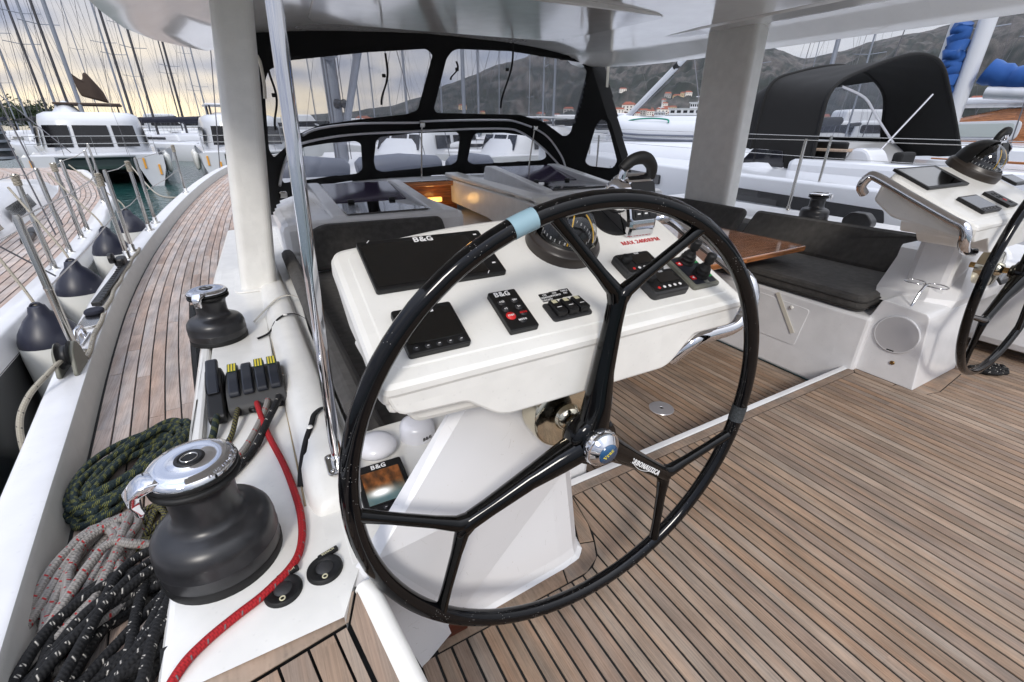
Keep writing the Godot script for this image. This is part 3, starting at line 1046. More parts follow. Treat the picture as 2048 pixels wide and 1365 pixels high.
	t = thing("thruster_panel", "grey panel with two black rubber joysticks at the right end of the console", "joystick panel", k.origin)
	st = new_st()
	prism(st, rpoly(0.094, 0.118, 0.008), 0.010, 0.003, k)
	part("frame", st, M.panel_grey, t)
	st = new_st()
	prism(st, rpoly(0.074, 0.102, 0.004), 0.0015, 0.0004, k * Transform3D(Basis(), V(0.003, 0.002, 0.0095)))
	part("face", st, M.navy_plastic, t)
	for i in 2:
		var jx := k * Transform3D(Basis(V(1, 0, 0), V(0, 0, 1), V(0, -1, 0)), V(0.006, 0.034 - 0.055 * i, 0.010))
		st = new_st()
		lathe(st, [Vector2(0.021, 0.0), Vector2(0.021, 0.006), Vector2(0.017, 0.009), Vector2(0.0195, 0.012), Vector2(0.0195, 0.016), Vector2(0.0155, 0.019), Vector2(0.017, 0.022), Vector2(0.016, 0.026), Vector2(0.012, 0.029), Vector2(0.0125, 0.032), Vector2(0.009, 0.036), Vector2(0.0085, 0.040), Vector2(0.0115, 0.043), Vector2(0.0115, 0.043), Vector2(0.012, 0.062), Vector2(0.011, 0.065), Vector2(0.0, 0.066)], 18, jx)
		part("joystick", st, M.rubber, t)
		for s in [[-0.027, "red"], [0.030, "green"]]:
			st = new_st()
			prism(st, rpoly(0.015, 0.014, 0.002), 0.001, 0.0, k * Transform3D(Basis(), V(s[0] + 0.004, 0.030 - 0.055 * i, 0.011)))
			var b := part("direction_mark", st, M[s[1]], t)
			st = new_st()
			var sg2 := signf(s[0])
			prism(st, PackedVector2Array([Vector2(0.004 * sg2, 0), Vector2(-0.003 * sg2, 0.004), Vector2(-0.003 * sg2, -0.004)]), 0.0006, 0.0, k * Transform3D(Basis(), V(s[0] + 0.004, 0.030 - 0.055 * i, 0.012)))
			part("arrow", st, M.white_print, b)
	st = new_st()
	lathe(st, [Vector2(0.008, 0.0), Vector2(0.0075, 0.002), Vector2(0.0, 0.0025)], 16, k * Transform3D(Basis(V(1, 0, 0), V(0, 0, 1), V(0, -1, 0)), V(0.006, -0.045, 0.0098)))
	part("power_key", st, M.panel_grey, t)
	# antennas and display on the shelf
	t = thing("dome_antenna", "plain white mushroom dome antenna on the shelf, nearer the stainless pole", "antenna", V(0.168, 0.4, -1.03))
	st = new_st()
	lathe(st, [Vector2(0.036, 0.0), Vector2(0.036, 0.012), Vector2(0.050, 0.015), Vector2(0.0535, 0.022), Vector2(0.052, 0.032), Vector2(0.043, 0.043), Vector2(0.026, 0.051), Vector2(0.0, 0.054)], 32)
	lpart("dome", st, M.dome, t)
	t = thing("sensor_dome", "white drum shaped sensor marked B&G under the console's left corner", "sensor", V(0.290, 0.4, -1.055))
	st = new_st()
	lathe(st, [Vector2(0.050, 0.0), Vector2(0.0505, 0.006), Vector2(0.048, 0.036), Vector2(0.043, 0.046), Vector2(0.030, 0.053), Vector2(0.0, 0.056)], 32)
	lpart("dome", st, M.dome, t)
	var o3 := lpart("lettering", text("B&G", 0.010, 0.0008), M.black, t, Transform3D(Basis(V(0, 1, 0), 0.25), V(0.0125, 0.016, 0.0488)))
	o3.name = "lettering"
	var dx := axes(V(1, 0.0, 0.03), V(0.0, 0.10, -1.0), V(0.150, 0.402, -0.885))
	t = display_unit("lower_display", "square display with a photo-like picture lit on it, on the white shelf under the wheel", dx, 0.118, 0.158, 0.014, [0.010, 0.010, 0.024, 0.026], 4)
	var im := tex(96, 96, func(x, y):
		var n := FastNoiseLite.new()
		n.seed = 3; n.frequency = 0.03
		var v := n.get_noise_2d(x, y * 0.7)
		var hot := exp(-(pow((x - 34.0) / 26.0, 2) + pow((y - 66.0) / 11.0, 2)))
		var c := Color(0.20, 0.13, 0.08).lerp(Color(0.55, 0.33, 0.18), clampf(v + 0.5, 0, 1))
		c = c.lerp(Color(0.30, 0.44, 0.48), clampf((y - 40.0) / 50.0, 0, 0.8))
		return c.lerp(Color(1, 1, 1), clampf(hot * 1.4, 0, 1)))
	var sm := StandardMaterial3D.new()
	sm.albedo_color = Color(0.02, 0.02, 0.02)
	sm.roughness = 0.15
	sm.emission_enabled = true
	sm.emission_texture = im
	sm.emission = Color.BLACK
	sm.emission_energy_multiplier = 0.8
	st = new_st()
	var px := dx * Transform3D(Basis(), V(0, 0.0, 0.0156))
	cap(st, rpoly(0.092, 0.104, 0.001, 1), 0.0, px, true)
	part("picture_screen", st, sm, t)

func control_head(k: Transform3D, label: String) -> void:
	var t := thing("control_head", label, "control head", k.origin, "small control heads on the console")
	var st := new_st()
	prism(st, rpoly(0.118, 0.078, 0.012), 0.020, 0.006, k, false)
	part("housing", st, M.plastic_grey, t)
	st = new_st()
	prism(st, rpoly(0.106, 0.066, 0.006), 0.0015, 0.0004, k * Transform3D(Basis(), V(0, 0.001, 0.0195)))
	part("face", st, M.plastic, t)
	st = new_st()
	prism(st, rpoly(0.062, 0.034, 0.002), 0.001, 0.0, k * Transform3D(Basis(), V(0.012, 0.008, 0.0212)))
	part("glass", st, M.screen, t)
	st = new_st()
	lathe(st, [Vector2(0.013, 0.0), Vector2(0.0125, 0.013), Vector2(0.010, 0.015), Vector2(0.0, 0.0155)], 20, k * Transform3D(Basis(V(1, 0, 0), V(0, 0, 1), V(0, -1, 0)), V(-0.038, 0.010, 0.020)))
	part("knob", st, M.rubber, t)
	for i in 5:
		st = new_st()
		lathe(st, [Vector2(0.0042, 0.0), Vector2(0.004, 0.001), Vector2(0.0, 0.0012)], 12, k * Transform3D(Basis(V(1, 0, 0), V(0, 0, 1), V(0, -1, 0)), V(-0.034 + 0.017 * i, -0.021, 0.021)))
		part("key", st, M.red if i == 0 else M.white_print, t)
	var o := part("lettering", text("VHF", 0.006, 0.0004), M.white_print, t)
	o.transform = Transform3D(k.basis, k * V(0.012, 0.0295, 0.0212) - origin_of(t))

func compass(k: Transform3D, label: String) -> void:
	var t := thing("compass", label, "compass", k.origin, "steering compasses")
	var up := k * Transform3D(Basis(V(1, 0, 0), V(0, 0, 1), V(0, -1, 0)), Vector3.ZERO)
	var st := new_st()
	lathe(st, [Vector2(0.094, 0.0), Vector2(0.094, 0.020), Vector2(0.091, 0.026), Vector2(0.091, 0.026), Vector2(0.086, 0.030), Vector2(0.084, 0.038), Vector2(0.080, 0.042)], 40, up)
	part("base_ring", st, M.compass_base, t)
	# hood over the far half
	st = new_st()
	var rows := []
	for i in 9:
		var el := PI / 2 * i / 8.0
		var r := PackedVector3Array()
		for j in 17:
			var az := PI * (j / 16.0) * 0.94 + 0.03 * PI
			var rr := 0.083 * cos(el) + 0.002
			r.append(up * V(cos(az) * rr, 0.036 + 0.088 * sin(el), -sin(az) * rr))
		rows.append(r)
	grid(st, rows)
	part("hood", st, M.plastic, t)
	# clear bowl
	st = new_st()
	var prof := []
	for i in 10:
		var el := PI / 2 * i / 9.0
		prof.append(Vector2(0.076 * cos(el), 0.034 + 0.082 * sin(el)))
	lathe(st, prof, 36, up)
	part("bowl", st, M.compass_glass, t)
	st = new_st()
	lathe(st, [Vector2(0.074, 0.036), Vector2(0.072, 0.040), Vector2(0.0, 0.040)], 32, up)
	part("card", st, M.black, t)
	for i in 30:
		var a := TAU * i / 30.0
		st = new_st()
		var w := 0.0024 if i % 3 else 0.005
		box(st, up * V(sin(a) * 0.060, 0.044, cos(a) * 0.060), V(w * 0.7, 0.007, 0.001), 0.0, up.basis * Basis(V(0, 1, 0), a))
		part("card_mark", st, M.white_print, t)
	for a in [-0.55, 0.55]:
		st = new_st()
		var pts := []
		for i in 9:
			var el := 0.15 + 0.95 * i / 8.0
			pts.append(up * V(sin(a) * 0.072 * cos(el), 0.036 + 0.078 * sin(el), cos(a) * 0.072 * cos(el)))
		tube(st, pts, 0.0018, 6)
		part("lubber_line", st, M.lamp_yellow, t)

func throttle(k: Transform3D, mir: bool, label: String) -> void:
	var t := thing("engine_control", label, "engine control", k.origin, "engine controls")
	var s := -1.0 if mir else 1.0
	# chrome housing: side profile pushed across
	var st := new_st()
	var pr := round_corners([Vector2(-0.075, 0.0), Vector2(0.075, 0.0), Vector2(0.070, 0.10), Vector2(0.045, 0.132), Vector2(0.005, 0.128), Vector2(-0.065, 0.045)], [0.01, 0.02, 0.03, 0.02, 0.03, 0.02], 5)
	# local frame: x along the slope (up), y off the console, z across
	var b := Basis(k.basis.y, k.basis.z, k.basis.x)
	var o := k.origin
	prism(st, pr, 0.10, 0.012, Transform3D(b, o - k.basis.x * 0.05))
	part("housing", st, M.chrome, t)
	st = new_st()
	prism(st, rpoly(0.19, 0.135, 0.045, 6), 0.008, 0.003, k * Transform3D(Basis(), V(-0.008 * s, 0.012, 0.0)))
	part("base_gasket", st, M.plastic, t)
	# black button face on the sloping front
	var d := Vector2(0.07, 0.083).normalized()
	var fy: Vector3 = b.x * d.x + b.y * d.y
	var fx := axes(k.basis.x, fy, o + b.x * -0.0335 + b.y * 0.0905 - k.basis.x * 0.0 )
	st = new_st()
	prism(st, rpoly(0.084, 0.098, 0.008), 0.006, 0.002, Transform3D(fx.basis, fx.origin - fx.basis.z * 0.006))
	part("button_face", st, M.plastic, t)
	for i in 6:
		st = new_st()
		var c := fx * V(-0.025 + 0.025 * (i % 3), -0.012 - 0.021 * (i / 3), 0.0004)
		prism(st, rpoly(0.022, 0.017, 0.003), 0.002, 0.0008, Transform3D(fx.basis, c), false)
		var kb := part("key", st, M.key, t)
		if i != 0 and i != 5:
			st = new_st()
			box(st, c + fx.basis.z * 0.0022, V(0.010, 0.0035, 0.0005), 0.0, fx.basis)
			part("mark", st, M.white_print, kb)
	# round hub of the lever on the side
	var hb := Transform3D(Basis(-b.y * 1.0, k.basis.x * -s, b.x), o + b.y * 0.082 + b.x * 0.01 - k.basis.x * 0.05 * s)
	st = new_st()
	lathe(st, [Vector2(0.044, -0.004), Vector2(0.044, 0.014), Vector2(0.040, 0.022), Vector2(0.026, 0.027), Vector2(0.025, 0.027)], 32, hb)
	var hubp := part("lever_hub", st, M.chrome, t)
	st = new_st()
	lathe(st, [Vector2(0.025, 0.0272), Vector2(0.023, 0.0285), Vector2(0.0, 0.0295)], 24, hb)
	part("hub_disc", st, M.plastic_grey, hubp)
	# lever arcs over the top to a black grip
	st = new_st()
	var a0: Vector3 = o + b.y * 0.09 + b.x * 0.012 - k.basis.x * 0.052 * s
	tube(st, spline([a0, a0 + b.y * 0.03 + b.x * 0.012, a0 + b.y * 0.055 + b.x * 0.02 + k.basis.x * 0.006 * s, a0 + b.y * 0.068 + b.x * 0.022 + k.basis.x * 0.02 * s], 5), 0.011, 10)
	part("lever", st, M.chrome, t)
	st = new_st()
	var gp := spline([a0 + b.y * 0.055 + b.x * 0.021 - k.basis.x * 0.004 * s, a0 + b.y * 0.078 + b.x * 0.024 + k.basis.x * 0.025 * s, a0 + b.y * 0.082 + b.x * 0.024 + k.basis.x * 0.065 * s, a0 + b.y * 0.060 + b.x * 0.02 + k.basis.x * 0.098 * s, a0 + b.y * 0.030 + b.x * 0.015 + k.basis.x * 0.106 * s], 5)
	var gr := []
	for i in gp.size(): gr.append(0.0125 + 0.004 * sin(PI * i / (gp.size() - 1.0)))
	tube(st, gp, gr, 12)
	part("lever_grip", st, M.rubber, t)

# ---------------------------------------------------------------- port side deck
# outboard edge of our teak side deck: x at z
func deck_x(z: float) -> float:
	var zs := [1.5, -0.2, -0.85, -1.62, -2.2, -2.95, -3.7, -4.53, -6.0, -7.5, -8.8, -10.0, -11.5, -13.0]
	var xs := [-0.28, -0.43, -0.502, -0.572, -0.625, -0.672, -0.685, -0.668, -0.60, -0.475, -0.315, -0.08, 0.42, 1.25]
	for i in zs.size() - 1:
		if z <= zs[i] and z >= zs[i + 1]:
			var t: float = (zs[i] - z) / (zs[i] - zs[i + 1])
			var a: float = xs[max(i - 1, 0)]
			var d: float = xs[min(i + 2, xs.size() - 1)]
			return cubic_interpolate(xs[i], xs[i + 1], a, d, t)
	return xs[0] if z > 1.5 else 1.25

func deck_y(z: float) -> float: return 0.32 + 0.012 * pow(maxf(-z - 3.0, 0.0), 1.25)

# one curved strake: from offset o0 to o1 inboard of the edge, z from za to zb
func strake(st: SurfaceTool, edge: Callable, hy: Callable, o0: float, o1: float, za: float, zb: float, lift_y: float, inb := 1.0) -> void:
	var n := int(clampf(absf(za - zb) / 0.22, 1, 24)) + 1
	var rows := []
	for i in n + 1:
		var z := lerpf(za, zb, float(i) / n)
		var e: float = edge.call(z)
		var y: float = hy.call(z) + lift_y
		rows.append(PackedVector3Array([V(e + inb * o0, y - 0.005, z), V(e + inb * (o0 + 0.0008), y, z), V(e + inb * (o1 - 0.0008), y, z), V(e + inb * o1, y - 0.005, z)]))
	grid(st, rows, false, 1.0, true)
	for k in [0, rows.size() - 1]:
		var r: PackedVector3Array = rows[k]
		quad(st, r[0], r[1], r[2], r[3])

func port_deck() -> void:
	# caulked base of the deck
	var st := new_st()
	var rows := []
	for i in 40:
		var z := 1.2 - i * 0.36
		if z < -12.6: break
		var e := deck_x(z)
		var y := deck_y(z) - 0.0042
		rows.append(PackedVector3Array([V(e - 0.01, y - 0.1, z), V(e - 0.01, y, z), V(e + (0.30 if z > -3.3 else minf(0.75, maxf(0.05, 1.7 - e))), y, z)]))
	grid(st, rows, false, 1.0, true)
	var dk := part("side_deck", st, M.caulk)
	structure(dk)
	var w := 0.0455
	for k in 12:
		var z := 1.0 - rng.randf() * 0.5
		while z > -11.0:
			var l := rng.randf_range(0.55, 1.35) * (1.0 if z > -4.0 else 2.2)
			var z2 := maxf(z - l, -11.6)
			if k >= 6 and z2 > -3.2:
				z = z2; continue
			st = new_st()
			strake(st, deck_x, deck_y, 0.014 + k * w, 0.014 + (k + 1) * w - 0.0038, z - 0.002, z2 + 0.002, 0.0)
			part("plank", st, M["deckteak%d" % (rng.randi() % 4)], dk)
			z = z2
	# bulwark with a flat white cap, then the hull
	st = new_st()
	rows = []
	for i in 56:
		var z := 1.6 - i * 0.26
		if z < -12.6: break
		var e := deck_x(z)
		var y := deck_y(z)
		var s := 1.0 + 0.25 * clampf(-z / 3.0, -0.5, 0.6)
		rows.append(PackedVector3Array([V(e + 0.006, y - 0.006, z), V(e, y + 0.01, z), V(e - 0.004, y + 0.078, z), V(e - 0.010, y + 0.088, z), V(e - 0.02, y + 0.092, z), V(e - 0.08 * s, y + 0.090, z), V(e - 0.092 * s, y + 0.086, z), V(e - 0.100 * s, y + 0.070, z), V(e - 0.085, y - 0.4, z), V(e - 0.02, -0.95, z), V(e + 0.12, -1.25, z)]))
	var inner := []
	var rest := []
	for r in rows:
		inner.append(r.slice(0, 4)); rest.append(r.slice(3))
	grid(st, inner)
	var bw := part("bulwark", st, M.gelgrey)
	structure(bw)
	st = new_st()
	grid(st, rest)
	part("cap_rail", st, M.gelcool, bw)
	# starboard hull and foredeck, mostly hidden
	st = new_st()
	rows = []
	for i in 30:
		var z := 1.4 - i * 0.48
		if z < -12.6: break
		var e := deck_x(z)
		var y := deck_y(z) - 0.02
		rows.append(PackedVector3Array([V(e + 0.7, y - 0.01, z), V(1.8, y + 0.02, z), V(3.6 - e - 0.7, y + 0.10, z), V(3.6 - e, y + 0.10, z), V(3.6 - e + 0.06, y + 0.10, z), V(3.6 - e, -1.2, z)]))
	var fd := []
	for r in rows:
		if r[0].z < -3.4: fd.append(r)
	grid(st, fd)
	structure(part("foredeck", st, M.gelcool))
	# stanchions with life lines
	var tops := []
	var spots := [[-2.14, 0.0], [-3.71, 0.0], [-3.90, 0.0], [-4.60, 0.0], [-4.90, 0.0], [-6.72, 0.0]]
	var words := ["bent stainless stanchion nearest the camera on the port bulwark", "stainless gate stanchion beside the black track on the port bulwark", "stainless gate stanchion just forward of the black track", "stainless stanchion beside the third navy topped fender", "stainless stanchion beside the fourth navy topped fender", "farthest stainless stanchion on our port bulwark before the white roof leg"]
	for i in spots.size():
		var z: float = spots[i][0]
		var b := V(deck_x(z) - 0.055, deck_y(z) + 0.091, z)
		var t := thing("stanchion", words[i], "stanchion", b, "stanchions along our port bulwark")
		st = new_st()
		tube(st, [V(0, 0, 0), V(0, 0.50, 0), V(0, 0.515, 0)], [0.0125, 0.0125, 0.009], 12)
		lpart("tube", st, M.steel, t)
		st = new_st()
		lathe(st, [Vector2(0.034, 0.0), Vector2(0.033, 0.006), Vector2(0.018, 0.010), Vector2(0.0175, 0.045), Vector2(0.0125, 0.048)], 16)
		lpart("socket", st, M.steel, t)
		st = new_st()
		lathe(st, [Vector2(0.0135, 0.255), Vector2(0.0145, 0.26), Vector2(0.0135, 0.265)], 10)
		lpart("line_eye", st, M.steel, t)
		if i in [1, 3, 5]:
			# lashing wound round the top
			st = new_st()
			var c := []
			for k in 60: c.append(V(cos(k * 0.8) * 0.0155, 0.44 + 0.0012 * k + 0.004 * sin(k * 1.7), sin(k * 0.8) * 0.0155))
			tube(st, c, 0.004, 5)
			lpart("lashing", st, M.rope_white, t)
		tops.append(b)
	for q in [[0.50, "upper wire life line strung through the port stanchions"], [0.26, "lower wire life line strung through the port stanchions"]]:
		st = new_st()
		for k in [0, 1, 2, 4]:
			if k == 1 : continue
			var a: Vector3 = tops[k] + V(0, q[0], 0)
			var b: Vector3 = tops[k + 1] + V(0, q[0], 0)
			tube(st, [a, a.lerp(b, 0.5) - V(0, 0.012, 0), b], 0.0028, 6)
		var l := part("life_line", st, M.steel)
		tag(l, q[1], "life line")
	# genoa track with slides
	var t := thing("sheet_track", "black toothed track bolted on the port bulwark cap", "track", V(-0.72, 0.412, -3.1))
	var tz := [-2.72, -3.55]
	st = new_st()
	var p0 := V(deck_x(tz[0]) - 0.045, 0.414, tz[0])
	var p1 := V(deck_x(tz[1]) - 0.050, deck_y(tz[1]) + 0.094, tz[1])
	box(st, p0.lerp(p1, 0.5) + V(0, 0.010, 0), V(0.036, 0.020, p0.distance_to(p1)), 0.003)
	part("rail", st, M.plastic, t)
	for k in 16:
		st = new_st()
		box(st, p0.lerp(p1, (k + 0.6) / 17.0) + V(0, 0.021, 0), V(0.020, 0.004, 0.022), 0.001)
		part("tooth", st, M.rubber, t)
	st = new_st()
	box(st, p1 + V(0, 0.03, 0.06), V(0.05, 0.05, 0.10), 0.012)
	lathe(st, [Vector2(0.03, -0.012), Vector2(0.032, 0.0), Vector2(0.03, 0.012), Vector2(0.0, 0.012)], 16, Transform3D(Basis(V(0, 1, 0), V(1, 0, 0), V(0, 0, -1)), p1 + V(-0.03, 0.06, 0.10)))
	part("car", st, M.plastic, t)
	# line lead block with its grey cheek
	t = thing("cheek_block", "grey cheek block with dark sheave at the foot of the nearest stanchion", "block", V(-0.665, 0.412, -1.98))
	st = new_st()
	var cx := Transform3D(Basis(V(0, 0, -1), V(0, 1, 0), V(1, 0, 0)), V(-0.685, 0.410, -1.99))
	prism(st, round_corners([Vector2(-0.075, 0.0), Vector2(0.065, 0.0), Vector2(0.05, 0.07), Vector2(0.02, 0.105), Vector2(-0.03, 0.085)], 0.018), 0.014, 0.004, cx)
	prism(st, round_corners([Vector2(-0.075, 0.0), Vector2(0.065, 0.0), Vector2(0.05, 0.07), Vector2(0.02, 0.105), Vector2(-0.03, 0.085)], 0.018), 0.014, 0.004, cx * Transform3D(Basis(), V(0, 0, 0.045)))
	part("cheek", st, M.panel_grey, t)
	st = new_st()
	lathe(st, [Vector2(0.048, 0.0), Vector2(0.038, 0.006), Vector2(0.034, 0.016), Vector2(0.038, 0.025), Vector2(0.048, 0.031), Vector2(0.0, 0.031)], 24, Transform3D(Basis(V(0, 1, 0), V(1, 0, 0), V(0, 0, -1)), V(-0.671, 0.472, -1.98)))
	part("sheave", st, M.plastic, t)
	# line led aft from the block over the cap, and forward along it
	st = new_st()
	tube(st, spline([V(-0.655, 0.47, -1.985), V(-0.685, 0.455, -1.88), V(-0.72, 0.425, -1.79), V(-0.745, 0.36, -1.73), V(-0.758, 0.22, -1.70), V(-0.755, 0.05, -1.69)], 6), 0.0085, 10)
	var ln := part("furling_line", st, M.rope_white)
	tag(ln, "off white line dropping over the bulwark from the grey cheek block", "rope")
	st = new_st()
	var wv := []
	for k in 40:
		var z := -2.06 - k * 0.048
		wv.append(V(deck_x(z) - 0.020 + 0.004 * sin(k * 0.9), deck_y(z) + 0.098, z))
	tube(st, wv, 0.0085, 8)
	tag(part("deck_line", st, M.rope_white), "off white line running forward along the port bulwark cap", "rope")
	# deck fairlead / chromed cleat plate with a navy rag beside the track
	t = thing("cleat", "folding chromed cleat on the port bulwark cap by the nearest stanchion", "cleat", V(-0.69, 0.412, -2.28))
	st = new_st()
	box(st, V(-0.69, 0.416, -2.28), V(0.035, 0.010, 0.14), 0.004)
	tube(st, spline([V(-0.69, 0.42, -2.22), V(-0.69, 0.455, -2.24), V(-0.69, 0.462, -2.28), V(-0.69, 0.455, -2.32), V(-0.69, 0.42, -2.34)], 4), 0.009, 8)
	part("body", st, M.chrome, t)
	t = thing("mooring_pad", "flat chromed plate with a navy cover between the cleat and the track", "deck plate", V(-0.70, 0.412, -2.52))
	st = new_st()
	prism(st, rpoly(0.075, 0.22, 0.03), 0.012, 0.004, flat_at(V(-0.70, 0.411, -2.52)))
	part("plate", st, M.steel, t)
	st = new_st()
	prism(st, rpoly(0.07, 0.08, 0.03), 0.02, 0.008, flat_at(V(-0.702, 0.423, -2.59)))
	part("cover", st, M.navy_cloth, t)

# ---------------------------------------------------------------- winches, clutches
func winch(at: Vector3, k: float, label: String, group: String, turn: float, slim := 1.0) -> void:
	var t := thing("winch", label, "winch", at, group)
	t.scale = V(slim, 1.0, slim)
	var st := new_st()
	lathe(st, [Vector2(0.121, 0.0) * k, Vector2(0.122, 0.016) * k, Vector2(0.120, 0.021) * k], 48)
	lpart("base_ring", st, M.rubber, t)
	st = new_st()
	lathe(st, [Vector2(0.1195, 0.020) * k, Vector2(0.1215, 0.050) * k, Vector2(0.1215, 0.050) * k, Vector2(0.1205, 0.052) * k, Vector2(0.1205, 0.075) * k, Vector2(0.117, 0.092) * k, Vector2(0.108, 0.105) * k, Vector2(0.094, 0.113) * k, Vector2(0.080, 0.117) * k, Vector2(0.070, 0.122) * k, Vector2(0.065, 0.132) * k, Vector2(0.063, 0.145) * k, Vector2(0.064, 0.185) * k, Vector2(0.069, 0.200) * k, Vector2(0.078, 0.208) * k], 48)
	lpart("drum", st, M.winch, t)
	st = new_st()
	lathe(st, [Vector2(0.076, 0.206) * k, Vector2(0.084, 0.210) * k, Vector2(0.085, 0.218) * k, Vector2(0.080, 0.221) * k, Vector2(0.074, 0.222) * k, Vector2(0.074, 0.226) * k, Vector2(0.083, 0.227) * k, Vector2(0.085, 0.234) * k, Vector2(0.083, 0.237) * k], 48)
	lpart("tail_jaws", st, M.rubber, t)
	st = new_st()
	lathe(st, [Vector2(0.083, 0.2355) * k, Vector2(0.082, 0.242) * k, Vector2(0.074, 0.248) * k, Vector2(0.058, 0.2505) * k, Vector2(0.050, 0.249) * k, Vector2(0.028, 0.252) * k], 48)
	var cp := lpart("chrome_cap", st, M.chrome, t)
	if k > 0.95:
		for s in 11:
			var a := 0.5 + s * 0.105
			var o := lpart("lettering", text("HARKEN 60.3"[s], 0.011, 0.0012), M.chrome, cp, Transform3D(Basis(V(0, 1, 0), a) * Basis(V(1, 0, 0), -PI / 2 + 0.35), V(sin(a) * 0.0785, 0.2462, cos(a) * 0.0785)))
			o.name = "lettering"
	st = new_st()
	lathe(st, [Vector2(0.028, 0.2525) * k, Vector2(0.027, 0.2545) * k, Vector2(0.016, 0.255) * k, Vector2(0.015, 0.250) * k], 32)
	lpart("cap_ring", st, M.plastic, t)
	st = new_st()
	var ring := []
	for i in 16:
		var a := TAU * i / 16
		ring.append(Vector2(cos(a), sin(a)) * (0.0145 if i % 2 else 0.0115) * k)
	lathe(st, [Vector2(0.0165, 0.250) * k, Vector2(0.0165, 0.2555) * k, Vector2(0.0145, 0.2560) * k, Vector2(0.0135, 0.2535) * k], 16)
	lpart("handle_socket", st, M.steel, t)
	st = new_st()
	prism(st, PackedVector2Array(ring), 0.001, 0.0, flat_at(V(0, 0.2535 * k, 0)))
	lpart("socket_star", st, M.black, t)
	# self-tailing arm: hooks out and down from the cap
	st = new_st()
	var rows := []
	for q in [[0.066, 0.245, 0.030, 0.006], [0.082, 0.245, 0.027, 0.008], [0.097, 0.241, 0.021, 0.009], [0.106, 0.232, 0.017, 0.010], [0.108, 0.215, 0.0145, 0.010], [0.104, 0.200, 0.0135, 0.008], [0.106, 0.192, 0.012, 0.006]]:
		var r := PackedVector3Array()
		for p in rpoly(q[2] * 2.0 * k, q[3] * 2.0 * k, 0.004 * k, 3):
			r.append(Basis(V(0, 1, 0), turn) * V(p.x, q[1] * k + (p.y if q[1] > 0.236 else p.y * 0.5), q[0] * k + (0.0 if q[1] > 0.236 else p.y)))
		rows.append(r)
	grid(st, rows, true)
	fan(st, rows[rows.size() - 1]); fan(st, rows[0])
	lpart("feeder_arm", st, M.chrome, t)

